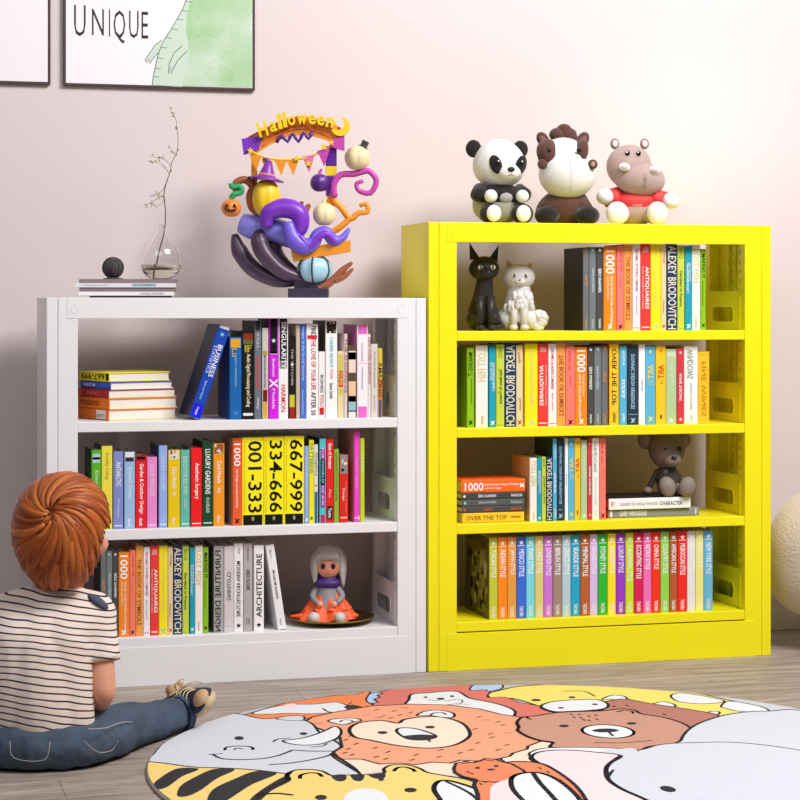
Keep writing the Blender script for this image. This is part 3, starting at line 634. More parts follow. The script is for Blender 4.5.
  ('Y4', 0.5121, 0.5431, 0.2577, 'bb6230', 'rust brown book titled MINIMAL STYLE in white, on the bottom yellow shelf', [('s', 0.07, 'fdfdfd'), ('b', 0.105, 0.112, 'fdfdfd'), ('t', 'MINIMAL STYLE', 0.15, 0.514, 0.25, 0.8, 'fdfdfd'), ('t', 'TASCHEN', 0.85, 0.975, 0.3, 0.7, 'fdfdfd')], None, 0, 0.25, 0.03),
  ('Y4', 0.5443, 0.5709, 0.2579, 'dcc0f0', 'pale lilac book between rust brown and grass green ones, on the bottom yellow shelf', [('s', 0.07, 'fdfdfd'), ('b', 0.105, 0.112, 'fdfdfd'), ('t', 'VENICE STYLE', 0.15, 0.486, 0.25, 0.8, 'fdfdfd'), ('t', 'TASCHEN', 0.85, 0.975, 0.3, 0.7, 'fdfdfd')], None, 0, 0.25, 0.03),
  ('Y4', 0.5721, 0.6036, 0.2578, '2fbc34', 'grass green book titled SYDNEY STYLE in white, on the bottom yellow shelf', [('s', 0.07, 'fdfdfd'), ('b', 0.105, 0.112, 'fdfdfd'), ('t', 'SYDNEY STYLE', 0.15, 0.486, 0.25, 0.8, 'fdfdfd'), ('t', 'TASCHEN', 0.85, 0.975, 0.3, 0.7, 'fdfdfd')], None, 0, 0.25, 0.03),
  ('Y4', 0.6048, 0.633, 0.258, 'fce42c', 'bright yellow book between grass green and violet ones, on the bottom yellow shelf', [('s', 0.07, 'fdfdfd'), ('b', 0.105, 0.112, 'fdfdfd'), ('t', 'SCANDI STYLE', 0.15, 0.486, 0.25, 0.8, 'fdfdfd'), ('t', 'TASCHEN', 0.85, 0.975, 0.3, 0.7, 'fdfdfd')], None, 0, 0.25, 0.03),
  ('Y4', 0.6342, 0.6648, 0.258, 'a03ccc', 'violet book titled LUXURY STYLE in white, on the bottom yellow shelf', [('s', 0.07, 'fdfdfd'), ('b', 0.105, 0.112, 'fdfdfd'), ('t', 'LUXURY STYLE', 0.15, 0.486, 0.25, 0.8, 'fdfdfd'), ('t', 'TASCHEN', 0.85, 0.975, 0.3, 0.7, 'fdfdfd')], None, 0, 0.25, 0.03),
  ('Y4', 0.666, 0.6943, 0.2581, 'cce02c', 'lime yellow book between violet and crimson ones, on the bottom yellow shelf', [('s', 0.07, 'fdfdfd'), ('b', 0.105, 0.112, 'fdfdfd'), ('t', 'CALIFORNIA STYLE', 0.15, 0.598, 0.25, 0.8, 'fdfdfd'), ('t', 'TASCHEN', 0.85, 0.975, 0.3, 0.7, 'fdfdfd')], None, 0, 0.25, 0.03),
  ('Y4', 0.6955, 0.726, 0.2582, 'dc1e5c', 'crimson book titled ECCENTRIC STYLE in white, on the bottom yellow shelf', [('s', 0.07, 'fdfdfd'), ('b', 0.105, 0.112, 'fdfdfd'), ('t', 'ECCENTRIC STYLE', 0.15, 0.57, 0.25, 0.8, 'fdfdfd'), ('t', 'TASCHEN', 0.85, 0.975, 0.3, 0.7, 'fdfdfd')], None, 0, 0.25, 0.03),
  ('Y4', 0.7272, 0.7553, 0.2583, 'f274be', 'pink book titled RETRO STYLE in white, on the bottom yellow shelf', [('s', 0.07, 'fdfdfd'), ('b', 0.105, 0.112, 'fdfdfd'), ('t', 'RETRO STYLE', 0.15, 0.45799999999999996, 0.25, 0.8, 'fdfdfd'), ('t', 'TASCHEN', 0.85, 0.975, 0.3, 0.7, 'fdfdfd')], None, 0, 0.25, 0.03),
  ('Y4', 0.7565, 0.7857, 0.2583, 'fb3418', 'scarlet book titled CHINA STYLE in white, on the bottom yellow shelf', [('s', 0.07, 'fdfdfd'), ('b', 0.105, 0.112, 'fdfdfd'), ('t', 'CHINA STYLE', 0.15, 0.45799999999999996, 0.25, 0.8, 'fdfdfd'), ('t', 'TASCHEN', 0.85, 0.975, 0.3, 0.7, 'fdfdfd')], None, 0, 0.25, 0.03),
  ('Y4', 0.7869, 0.8165, 0.2584, '94da52', 'light green book between scarlet and reddish brown ones, on the bottom yellow shelf', [('s', 0.07, 'fdfdfd'), ('b', 0.105, 0.112, 'fdfdfd'), ('t', 'COUNTRY STYLE', 0.15, 0.514, 0.25, 0.8, 'fdfdfd'), ('t', 'TASCHEN', 0.85, 0.975, 0.3, 0.7, 'fdfdfd')], None, 0, 0.25, 0.03),
  ('Y4', 0.8177, 0.8454, 0.2585, 'b85a34', 'reddish brown book titled AFRICAN STYLE in white, on the bottom yellow shelf', [('s', 0.07, 'fdfdfd'), ('b', 0.105, 0.112, 'fdfdfd'), ('t', 'AFRICAN STYLE', 0.15, 0.514, 0.25, 0.8, 'fdfdfd'), ('t', 'TASCHEN', 0.85, 0.975, 0.3, 0.7, 'fdfdfd')], None, 0, 0.25, 0.03),
  ('Y4', 0.8466, 0.8781, 0.2585, 'fa2820', 'bright red book titled MOROCCAN STYLE in white, on the bottom yellow shelf', [('s', 0.07, 'fdfdfd'), ('b', 0.105, 0.112, 'fdfdfd'), ('t', 'MOROCCAN STYLE', 0.15, 0.542, 0.25, 0.8, 'fdfdfd'), ('t', 'TASCHEN', 0.85, 0.975, 0.3, 0.7, 'fdfdfd')], None, 0, 0.25, 0.03),
  ('Y4', 0.8793, 0.9081, 0.2587, 'ebe6ea', 'off-white book between bright red and pale yellow ones, on the bottom yellow shelf', [('s', 0.07, 'fdfdfd'), ('b', 0.105, 0.112, 'fffff4'), ('t', 'SPANISH STYLE', 0.15, 0.514, 0.25, 0.8, 'fffff4'), ('t', 'TASCHEN', 0.85, 0.975, 0.3, 0.7, 'fffff4')], None, 0, 0.25, 0.03),
  ('Y4', 0.9093, 0.9368, 0.2588, 'f2ea86', 'pale yellow book between off-white and sky blue ones, on the bottom yellow shelf', [('s', 0.07, 'fdfdfd'), ('b', 0.105, 0.112, 'fffff4'), ('t', 'BEACH STYLE', 0.15, 0.45799999999999996, 0.25, 0.8, 'fffff4'), ('t', 'TASCHEN', 0.85, 0.975, 0.3, 0.7, 'fffff4')], None, 0, 0.25, 0.03),
  ('Y4', 0.938, 0.9687, 0.2588, '6cb8de', 'sky blue book, rightmost in the row of matching books, on the bottom yellow shelf', [('s', 0.07, 'fdfdfd'), ('b', 0.105, 0.112, 'fdfdfd'), ('t', 'NEW YORK STYLE', 0.15, 0.542, 0.25, 0.8, 'fdfdfd'), ('t', 'TASCHEN', 0.85, 0.975, 0.3, 0.7, 'fdfdfd')], None, 0, 0.25, 0.03),
  ('W1', -0.6214, -0.584, 0.2511, '1565ae', 'thick blue book with an ochre tag at the spine top, on the top white shelf', [('b', 0.02, 0.13, 'e0a420'), ('t', 'Introduction to Mathematical Finance', 0.2, 0.6, 0.45, 0.62, '9fc8ee'), ('t', 'Lu', 0.14, 0.24, 0.2, 0.6, 'c8a84a'), ('t', 'W', 0.9, 0.95, 0.3, 0.7, '5a9ad8')], '134a86', 0, 0.2, 0.03),
  ('W1', -0.5828, -0.5456, 0.2692, '14110f', 'thick black book titled Audio Signal Processing and Coding, on the top white shelf', [('t', 'Audio Signal Processing and Coding', 0.26, 0.86, 0.3, 0.72, 'f0ecc8'), ('b', 0.03, 0.1, '8a3018'), ('b', 0.1, 0.15, '5a6a30'), ('t', 'Edition', 0.16, 0.24, 0.2, 0.8, 'd8c050'), ('b', 0.93, 0.96, 'e8e8e8')], '0c0c0c', 0, 0.2, 0.03),
  ('W1', -0.5447, -0.523, 0.3003, '6c7480', 'tall grey book with red lettering and dark top, on the top white shelf', [('b', 0, 0.1, '30343a'), ('t', 'HADOOP', 0.36, 0.7, 0.25, 0.75, 'e03c30'), ('t', 'SQL', 0.12, 0.3, 0.3, 0.7, 'c0c8d0'), ('t', 'Wiley', 0.78, 0.9, 0.3, 0.7, 'e8e8e8')], '24262a', 0, 0.2, 0.03),
  ('W1', -0.5208, -0.5009, 0.2782, 'cfc4c0', 'light grey-beige book with maroon and ochre blocks at its foot, on the top white shelf', [('b', 0.68, 0.81, '7a1c20'), ('b', 0.81, 0.99, 'd8a844'), ('t', 'METHODS AND APPLICATIONS', 0.3, 0.66, 0.3, 0.6, '3a3a3a'), ('b', 0.25, 0.3, 'b89a30')], 'a0989a', 0, 0.18, 0.03),
  ('W1', -0.499, -0.47, 0.3069, 'd41ce0', 'black and magenta book with a white X on the spine, on the top white shelf', [('b', 0, 0.35, '141414'), ('b', 0.33, 0.355, 'e8e8e8'), ('t', 'X', 0.6, 0.69, 0.05, 0.95, 'ffffff'), ('t', 'Business', 0.4, 0.58, 0.35, 0.65, 'ffd0ff'), ('t', 'Models', 0.7, 0.9, 0.35, 0.65, 'ffd0ff'), ('s', 0.22, 'd8e8d8')], '1a1a1a', 0, 0.18, 0.03),
  ('W1', -0.4694, -0.4391, 0.3068, 'f2f2f2', 'white book with black top half and red lettering below, on the top white shelf', [('b', 0, 0.42, '2a2a2e'), ('t', 'SINGULARITY', 0.03, 0.5, 0.3, 0.8, 'f4f4f4'), ('t', 'HARMON', 0.66, 0.93, 0.25, 0.75, 'd84038'), ('b', 0.42, 0.5, '8a8a90')], '1c1c1e', 0, 0.18, 0.03),
  ('W1', -0.4381, -0.4153, 0.2519, '15140f', 'short black book, olive and dark red at its foot, on the top white shelf', [('b', 0.71, 0.86, 'c8c432'), ('b', 0.86, 1, 'a4201c'), ('t', 'THE WITCHER', 0.15, 0.6, 0.35, 0.65, 'b8b8b0'), ('s', 0.34, 'e8e8e0')], None, 0, 0.18, 0.03),
  ('W1', -0.4146, -0.4021, 0.2883, 'cdb9a0', 'thin tan book beside the blue script-lettered book, on the top white shelf', [], None, 0, 0.18, 0.03),
  ('W1', -0.4014, -0.3832, 0.2902, '4c72c4', 'blue book with pale handwritten script title, on the top white shelf', [('t', 'Images in the Social Sciences', 0.03, 0.6, 0.25, 0.75, 'c4d4f4'), ('t', 'Second Edition', 0.7, 0.96, 0.3, 0.6, 'c4d4f4')], None, 0, 0.18, 0.03),
  ('W1', -0.3823, -0.3448, 0.2901, 'f7f5f5', 'white book titled FIND THE LOVE OF YOUR LIFE AFTER 50, on the top white shelf', [('t', 'FIND', 0.02, 0.13, 0.4, 0.8, '151515'), ('t', 'THE LOVE OF', 0.15, 0.46, 0.4, 0.8, 'c8283c'), ('t', 'YOUR LIFE', 0.48, 0.7, 0.4, 0.8, 'c8283c'), ('t', 'AFTER 50', 0.72, 0.97, 0.4, 0.8, '151515'), ('b', 0.12, 0.16, 'd8303c')], 'e8e4e4', 0, 0.18, 0.03),
  ('W1', -0.3438, -0.3233, 0.2053, 'f2f0ee', 'short white book lettered BUSINESS YOU in red and black, on the top white shelf', [('t', 'BUSINESS', 0.35, 0.62, 0.3, 0.75, '2a2a2a'), ('t', 'YOU', 0.64, 0.82, 0.25, 0.8, 'c82830'), ('b', 0.84, 0.95, 'c82830')], None, 0, 0.18, 0.03),
  ('W1', -0.3217, -0.2844, 0.3007, 'f6f6f6', 'tall white book with a small portrait at its top, on the top white shelf', [('p', 0.01, 0.13, '2a1c16'), ('t', 'Steve Smith', 0.64, 0.8, 0.35, 0.65, '2c2c2c'), ('t', 'Style', 0.5, 0.6, 0.35, 0.65, 'e04aa0'), ('t', 'CAREER ADVICE', 0.17, 0.48, 0.35, 0.65, '3ab8c4')], '2c2c30', 0, 0.18, 0.03),
  ('W1', -0.2834, -0.2634, 0.2065, 'e6d7a2', 'short yellow patterned book with a red label, on the top white shelf', [('b', 0.05, 0.3, 'd4c25a'), ('b', 0.3, 0.54, 'c42c20'), ('t', 'DUMA', 0.32, 0.52, 0.25, 0.75, 'f2dc70'), ('b', 0.56, 0.66, 'd4c25a')], None, 0, 0.18, 0.03),
  ('W1', -0.2625, -0.2523, 0.2595, 'e2cfcf', 'thin pinkish white book with red lettering, on the top white shelf', [('t', 'THE SHOPPING', 0.05, 0.7, 0.2, 0.8, 'a83040')], 'e8d2d4', 0, 0.18, 0.03),
  ('W1', -0.2517, -0.2224, 0.2248, '5a4a3c', 'brown and pale illustrated paperback, on the top white shelf', [('b', 0.08, 0.38, 'e8d8c8'), ('b', 0.1, 0.2, 'e06a4a'), ('b', 0.5, 0.78, 'eac8a0'), ('b', 0.7, 0.9, '9ac0c8'), ('b', 0.92, 1, 'e6e4e0')], '3c3a34', 0, 0.18, 0.03),
  ('W1', -0.2218, -0.1866, 0.2872, 'f4eef2', 'tall white book with pink bands at spine top and foot, on the top white shelf', [('b', 0, 0.1, 'e86ec8'), ('b', 0.88, 1, 'e86ec8'), ('b', 0.415, 0.42, 'e86ec8'), ('t', 'ILLUSTRATOR', 0.2, 0.4, 0.4, 0.55, 'b060b0'), ('t', 'WORKSHOP', 0.45, 0.7, 0.4, 0.55, '8080b0')], 'e86ec8', 0, 0.18, 0.03),
  ('W1', -0.186, -0.1783, 0.2587, 'efe6e4', 'very thin red-lettered white book beside the beige one, on the top white shelf', [('t', 'NEW YORK SHOPPING', 0.04, 0.6, 0.1, 0.9, 'b03a50')], 'e0dcda', 0, 0.18, 0.03),
  ('W1', -0.177, -0.1553, 0.2276, 'dcd2ca', 'beige book with thin dark lettering near the shelf end, on the top white shelf', [('t', 'The Perfect Shopping Guide', 0.1, 0.6, 0.4, 0.65, '5a5050'), ('t', 'guides', 0.7, 0.9, 0.4, 0.6, '7a7070')], None, 0, 0.18, 0.03),
  ('W1', -0.1546, -0.1405, 0.2144, 'd8c040', 'narrow multicoloured book, last on the right, on the top white shelf', [('b', 0.45, 0.75, 'e0703c'), ('b', 0.75, 1, '5a4a7a'), ('t', 'AMAZING', 0.2, 0.7, 0.1, 0.9, '40301c')], None, 0, 0.18, 0.03),
  ('W2', -1.0392, -1.0109, 0.2377, '5ab52a', 'leaf green book with a small landscape picture at top, on the middle white shelf', [('b', 0.05, 0.16, 'b4cfe6'), ('b', 0.09, 0.12, '3c5a78'), ('t', 'Energy', 0.26, 0.5, 0.3, 0.75, 'd4f0b8')], '1f5a18', 0, 0.18, 0.03),
  ('W2', -1.0094, -0.9769, 0.2491, 'f2e24a', "tall soft yellow book behind the child's head, on the middle white shelf", [('t', 'Sunday Living', 0.08, 0.4, 0.3, 0.7, 'c0a838')], '50504a', 0, 0.18, 0.03),
  ('W2', -0.9745, -0.9443, 0.232, '8490d0', 'periwinkle blue book titled ANTARCTIC, on the middle white shelf', [('t', 'ANTARCTIC', 0.13, 0.45, 0.3, 0.75, 'fdfdfd'), ('t', 'Wonders', 0.6, 0.85, 0.4, 0.68, 'c8d0f4'), ('b', 0.955, 0.965, 'fdfdfd')], '3c4470', 0, 0.18, 0.03),
  ('W2', -0.9413, -0.9094, 0.2299, '9cc4e8', 'light blue book titled Kitchen Design, on the middle white shelf', [('b', 0.0, 0.07, 'e8ecf0'), ('b', 0.07, 0.125, '2a3038'), ('t', 'Kitchen Design', 0.2, 0.62, 0.3, 0.72, 'e0f0fc'), ('t', 'daab', 0.87, 0.97, 0.35, 0.65, 'fdfdfd')], '2a3038', 0, 0.18, 0.03),
  ('W2', -0.9082, -0.8742, 0.2202, 'e81c28', 'red book titled Garden & Outdoor Design, on the middle white shelf', [('b', 0, 0.08, '8a2a34'), ('b', 0.03, 0.055, '5a3a8a'), ('t', 'Garden & Outdoor Design', 0.12, 0.8, 0.3, 0.75, 'fdfdfd'), ('t', 'daab', 0.86, 0.97, 0.35, 0.65, 'fdfdfd')], '30181c', 0, 0.18, 0.03),
  ('W2', -0.873, -0.8425, 0.2135, 'ee8ed4', 'pink book titled LUXURY FOR CATS, on the middle white shelf', [('t', 'LUXURY FOR CATS', 0.1, 0.55, 0.3, 0.72, 'fbd8f0'), ('b', 0.955, 0.965, 'fdfdfd')], None, 0, 0.18, 0.03),
  ('W2', -0.8373, -0.8116, 0.2476, '96b4ee', 'light blue book titled LUXURY HOUSES, on the middle white shelf', [('t', 'LUXURY HOUSES', 0.1, 0.55, 0.3, 0.72, 'd4e2fa'), ('b', 0.955, 0.965, 'fdfdfd')], '34508c', 0, 0.18, 0.03),
  ('W2', -0.8094, -0.773, 0.2334, 'ecc80c', 'mustard yellow book titled Cool Hotels with pale picture, on the middle white shelf', [('p', 0.01, 0.12, 'e8dcc0'), ('t', 'Cool Hotels', 0.22, 0.5, 0.35, 0.72, 'fdfdfd'), ('t', 'Italy', 0.54, 0.6, 0.35, 0.7, 'fdfdfd'), ('t', 'teNeues', 0.87, 0.96, 0.35, 0.65, 'fdfdfd')], '2c2a20', 0, 0.18, 0.03),
  ('W2', -0.7718, -0.7434, 0.2328, '66bcaa', 'sea green book titled EXECUTIVE ESCAPES, on the middle white shelf', [('t', 'EXECUTIVE ESCAPES', 0.08, 0.58, 0.3, 0.72, 'c8ecdc'), ('t', 'HOLIDAY', 0.64, 0.76, 0.4, 0.7, 'c8ecdc'), ('b', 0.955, 0.965, 'fdfdfd')], '2a3430', 0, 0.18, 0.03),
  ('W2', -0.7401, -0.7059, 0.2382, 'ee1c1e', 'red book titled Aesthetic Surgery, on the middle white shelf', [('t', 'Aesthetic Surgery', 0.19, 0.65, 0.3, 0.75, 'fdfdfd'), ('b', 0.955, 0.965, 'fdfdfd')], '909090', 0, 0.18, 0.03),
  ('W2', -0.7049, -0.6721, 0.2573, '14492c', 'dark green book titled LUXURY GARDENS, on the middle white shelf', [('t', 'LUXURY GARDENS', 0.09, 0.62, 0.28, 0.75, 'fdfdfd'), ('t', 'UK & IRELAND', 0.66, 0.84, 0.35, 0.68, 'd0e4d4'), ('b', 0.955, 0.965, 'fdfdfd')], '0c2c1c', 0, 0.18, 0.03),
  ('W2', -0.6715, -0.6368, 0.2506, 'f39a1e', 'orange book titled Cool Hotels with brown picture, on the middle white shelf', [('p', 0.01, 0.12, '9a5a34'), ('t', 'Cool Hotels', 0.21, 0.48, 0.35, 0.72, 'fdfdfd'), ('t', 'Paris', 0.54, 0.6, 0.35, 0.7, 'fdfdfd'), ('t', 'teNeues', 0.87, 0.96, 0.35, 0.65, 'fdfdfd')], '4a3a2a', 0, 0.18, 0.03),
  ('W2', -0.6118, -0.5834, 0.2654, 'f0602c', 'orange-red book lettered 1000 in white numerals, on the middle white shelf', [('t', '1000', 0.06, 0.32, 0.15, 0.85, 'fdfdfd'), ('t', 'New Designs and where to find them', 0.36, 0.8, 0.3, 0.6, 'fdfdfd'), ('k', 0.95, '151515')], 'b0a8a0', 0, 0.18, 0.03),
  ('W2', -0.5828, -0.5158, 0.267, 'fdf01c', 'thick yellow and black book with stencil numerals 001-333, on the middle white shelf', [('t', '001-333', 0.04, 0.86, 0.28, 0.92, '151515'), ('t', 'Phaidon Design Classics Phaidon Design', 0.04, 0.86, 0.08, 0.16, 'd8b020'), ('b', 0.885, 1, '121212'), ('o', 0.93, 'e8e8a0')], 'e0d010', 0, 0.24, 0.03),
  ('W2', -0.5152, -0.4528, 0.2681, 'fdf01c', 'thick yellow and black book with stencil numerals 334-666, on the middle white shelf', [('t', '334-666', 0.04, 0.86, 0.28, 0.92, '151515'), ('t', 'Phaidon Design Classics Phaidon Design', 0.04, 0.86, 0.08, 0.16, 'd8b020'), ('b', 0.885, 1, '121212'), ('o', 0.93, 'e8e8a0')], 'e0d010', 0, 0.24, 0.03),
  ('W2', -0.4522, -0.3889, 0.2692, 'fdf01c', 'thick yellow and black book with stencil numerals 667-999, on the middle white shelf', [('t', '667-999', 0.04, 0.86, 0.28, 0.92, '151515'), ('t', 'Phaidon Design Classics Phaidon Design', 0.04, 0.86, 0.08, 0.16, 'd8b020'), ('b', 0.885, 1, '121212'), ('o', 0.93, 'e8e8a0')], 'e0d010', 0, 0.24, 0.03),
  ('W2', -0.3882, -0.3741, 0.2381, '90b0ea', 'narrow light blue book beside the last stencil-numeral book, on the middle white shelf', [('t', 'MODERN WORLDS TODAY', 0.08, 0.8, 0.25, 0.75, 'd4e2fa'), ('k', 0.95, 'fdfdfd')], None, 0, 0.18, 0.03),
  ('W2', -0.3735, -0.358, 0.2562, 'f2e81c', 'yellow book titled PATTERNS, on the middle white shelf', [('t', 'PATTERNS', 0.04, 0.4, 0.2, 0.85, '4c9a8c'), ('k', 0.94, '151515')], '504c20', 0, 0.18, 0.03),
  ('W2', -0.3574, -0.3454, 0.2421, 'e4e2dc', 'narrow white and blue book, partly hidden, on the middle white shelf', [('b', 0.6, 1, '1c6a9a'), ('t', 'Graphics', 0.1, 0.4, 0.2, 0.8, '3a3a3a'), ('s', 0.52, '1c1c1c')], None, 0, 0.18, 0.03),
  ('W2', -0.3407, -0.3202, 0.2602, '56c4cc', 'turquoise and magenta book with a rounded colour motif, on the middle white shelf', [('b', 0.12, 0.82, 'a8349c'), ('b', 0.25, 0.55, 'f0a850'), ('b', 0.33, 0.48, 'e86a50'), ('b', 0.9, 1, 'c42860'), ('t', 'THE WORLD OF INK', 0.1, 0.8, 0.35, 0.65, 'f0d0f0')], '1c3c3e', 0, 0.18, 0.03),
  ('W2', -0.3192, -0.2961, 0.2568, 'e8231c', 'bright red book titled Best of Amazon, on the middle white shelf', [('t', 'Best of Amazon', 0.05, 0.35, 0.3, 0.75, 'fdfdfd'), ('t', 'Plaza', 0.6, 0.7, 0.35, 0.65, 'f8c0b8'), ('b', 0.8, 0.96, '2a1c1c'), ('t', 'Taste', 0.82, 0.94, 0.3, 0.7, 'fdfdfd')], '901410', 0, 0.18, 0.03),
  ('W2', -0.2948, -0.279, 0.2271, '86b83c', 'short olive green book, on the middle white shelf', [('t', 'GARDENING WITH SHAPE', 0.05, 0.7, 0.3, 0.65, '5a8a24')], None, 0, 0.18, 0.03),
  ('W2', -0.278, -0.2491, 0.2087, 'df231e', 'short red book with a grey picture at the top, on the middle white shelf', [('p', 0.0, 0.28, '8a8c8e'), ('t', 'Design', 0.5, 0.68, 0.3, 0.6, 'f8d8d0'), ('t', 'Perspectives on Pattern', 0.4, 0.85, 0.65, 0.8, 'f0a8a0'), ('b', 0.92, 0.94, 'f0c0b8')], None, 0, 0.18, 0.03),
  ('W2', -0.2313, -0.2122, 0.28, 'ee48cc', 'tallest bright pink narrow book, on the middle white shelf', [('t', 'MADE BY DESIGN', 0.28, 0.62, 0.3, 0.6, 'f8a8e4'), ('t', 'T', 0.93, 0.98, 0.1, 0.9, 'fbe8f8')], 'c89a98', 0, 0.22, 0.03),
  ('W2', -0.2112, -0.1975, 0.2596, 'c0d82c', 'narrow lime book at the right end of the row, on the middle white shelf', [('t', 'LE WAT', 0.2, 0.42, 0.3, 0.7, 'f0f8c0')], None, 0, 0.18, 0.03),
  ('W3', -0.6697, -0.6393, 0.2631, 'aeaaac', 'grey book titled FURNITURE DESIGN in black capitals, on the bottom white shelf', [('t', 'FURNITURE DESIGN', 0.05, 0.985, 0.3, 0.85, '1a1a1c')], '6a6668', 1, 0.18, 0.03),
  ('W3', -0.6383, -0.6081, 0.2621, 'd8d0d4', 'pale grey book titled CLOTHING, on the bottom white shelf', [('t', 'CLOTHING', 0.3, 0.63, 0.3, 0.68, '5a5658'), ('b', 0.93, 0.935, 'c0a8a8')], None, 1, 0.18, 0.03),
  ('W3', -0.6075, -0.5791, 0.2691, 'f2eff2', 'white book titled MODERN ARCHITECTURE in black, on the bottom white shelf', [('t', 'MODERN ARCHITECTURE', 0.2, 0.83, 0.3, 0.72, '1a1a1c'), ('t', 'ali vila', 0.05, 0.12, 0.35, 0.6, '9a9a9c'), ('s', 0.93, '151515')], None, 1, 0.18, 0.03),
  ('W3', -0.5782, -0.55, 0.2682, 'b8b0b0', 'grey-beige book between two white architecture books, on the bottom white shelf', [('t', 'NEW STONE', 0.3, 0.53, 0.3, 0.68, '3a3838'), ('t', 'Cities by Stone', 0.04, 0.2, 0.35, 0.65, '6a6868'), ('t', 'CC', 0.85, 0.92, 0.3, 0.7, '5a5858')], None, 1, 0.18, 0.03),
  ('W3', -0.5463, -0.5146, 0.2617, 'f5f4f6', 'white book titled ARCHITECTURE in large black capitals, on the bottom white shelf', [('t', 'ARCHITECTURE', 0.1, 0.84, 0.25, 0.8, '1a1a1c'), ('s', 0.93, '151515')], None, 2, 0.18, 0.03),
]
SHELF_Z = {'Y1': 1.0595, 'Y2': 0.757, 'Y3': 0.456, 'Y4': 0.1505, 'W1': 0.793, 'W2': 0.47, 'W3': 0.146}
GROUPS = {'Y1': 'books on the top yellow shelf', 'Y2': 'books on the second yellow shelf', 'Y3': 'upright books on the third yellow shelf', 'Y4': 'coloured style books on the bottom yellow shelf', 'W1': 'books on the top white shelf', 'W2': 'books on the middle white shelf', 'W3': 'books on the bottom white shelf'}


m_page = mat('e9e4d8', .85, bump=.25, bscale=500, name='paper_edges')


def cover(col):
    return mat(col, .45, spec=.35)


INK = lambda c: mat(c, .55, spec=.2)


def mark_k(b, col, xc, zc, s, y):
    m = INK(col)
    b.prism([(xc - s, zc - s), (xc - s * .35, zc), (xc - s, zc + s), (xc - s * .1, zc + s * .7), (xc + s * .1, zc + s * .25), (xc + s * .45, zc + s), (xc + s, zc + s * .8), (xc + s * .45, zc), (xc + s, zc - s), (xc + s * .1, zc - s * .3), (xc - s * .1, zc - s * .8)], y - .0003, y, m)


def mark_star(b, col, xc, zc, s, y):
    m = INK(col)
    p = []
    for i in range(10):
        a = PI / 2 + i * PI / 5
        r = s if i % 2 == 0 else s * .45
        p.append((xc + r * math.cos(a), zc + r * math.sin(a)))
    b.prism(p, y - .0003, y, m)


def book_parts(root, w, h, d, col, items, side, mir, pic=False, rb=None, pg=None):
    """local frame: spine faces -y, bottom at z=0, spine centre x=0"""
    b = MB()
    mc = cover(col)
    ms = cover(side) if side else mc
    t = min(.003, w * .14)
    # two boards and a slightly rounded spine
    b.box((-w / 2, .003, 0), (-w / 2 + t, d, h), ms)
    b.box((w / 2 - t, .003, 0), (w / 2, d, h), cover(rb) if rb else mc)
    rs = min(.0022, w * .1)
    prof = [(-w / 2, .0031), (-w / 2 + rs * .4, .0008), (-w / 2 + rs * 1.6, 0), (w / 2 - rs * 1.6, 0), (w / 2 - rs * .4, .0008), (w / 2, .0031)]
    n = len(prof)
    vs = [(x, y, 0) for x, y in prof] + [(x, y, h) for x, y in prof]
    fs = [(i, i + 1, i + 1 + n, i + n) for i in range(n - 1)] + [(n - 1, 0, n, 2 * n - 1)] + [tuple(range(n)), tuple(range(n, 2 * n))]
    b.add(vs, fs, mc)
    ua, ub = -w / 2 + rs * 1.6, w / 2 - rs * 1.6
    for it in items:
        k = it[0]
        if k == 'b':
            b.box((ua, -.0003, h * (1 - it[2])), (ub, .0002, h * (1 - it[1])), INK(it[3]))
        elif k == 'p':
            z0, z1 = h * (1 - it[2]), h * (1 - it[1])
            b.box((ua, -.0003, z0), (ub, .0002, z1), INK(it[3]))
            rnd = random.Random(hash(it[3]) % 99 if False else int(it[3], 16) % 97)
            for q in range(5):
                xx, zz = rnd.uniform(ua, ub - .008), rnd.uniform(z0, z1 - .006)
                b.box((xx, -.0005, zz), (min(ub, xx + rnd.uniform(.004, .01)), .0001, min(z1, zz + rnd.uniform(.004, .012))), INK(rnd.choice(['3a2a20', 'f2e6c8', '8a7a60', 'c8a070', 'e8e8e8'])))
    for it in items:
        k = it[0]
        if k == 't':
            _, s, v0, v1, u0, u1, c = it
            mode = {0: 'd', 1: 'dm', 2: 'um'}[mir]
            if mir == 1:
                u0, u1 = 1 - u1, 1 - u0
            b.text(s, INK(c), -w / 2 + u0 * w, -w / 2 + u1 * w, h * (1 - v1), h * (1 - v0), -.0007, mode, bold=.012)
        elif k == 'k':
            mark_k(b, it[2], 0, h * (1 - it[1]), min(w * .3, .008), -.0005)
        elif k == 's':
            mark_star(b, it[2], 0, h * (1 - it[1]), min(w * .28, .008), -.0005)
        elif k == 'o':
            zc = h * (1 - it[1])
            b.tube([(.004 * math.cos(a) * .8, -.0006, zc + .006 * math.sin(a)) for a in [i * PI / 2 for i in range(4)]], .0012, INK(it[2]), 5, closed=True)
    if pic:
        # photographic cover of a street on the left board
        rnd = random.Random(3)
        x = -w / 2
        for q in range(46):
            yy, zz = rnd.uniform(.01, d - .05), rnd.uniform(.01, h * .75)
            ww, hh = rnd.uniform(.006, .04), rnd.uniform(.01, .05)
            b.box((x - .0004 - q * .00001, yy, zz), (x, min(d, yy + ww), min(h, zz + hh)), INK(rnd.choice(['3a3420', '8a8250', 'c8c088', '5a4a30', 'a09a60', '1e1a12', 'e0d8a8'])))
        for q in range(9):
            b.prism([(0, 0), (.05, .03), (.05, .036), (0, .006)], 0, .0004, INK('a89a60'), Matrix.Translation((x - .0009, .04 + q * .02, h * .78)) @ Matrix.Rotation(PI / 2, 4, 'Z'))
    b.build('cover', root)
    p = MB()
    p.box((-w / 2 + t, .0035, .003), (w / 2 - t, d - .004, h - .003), mat(pg, .8) if pg else m_page)
    p.build('pages', root)


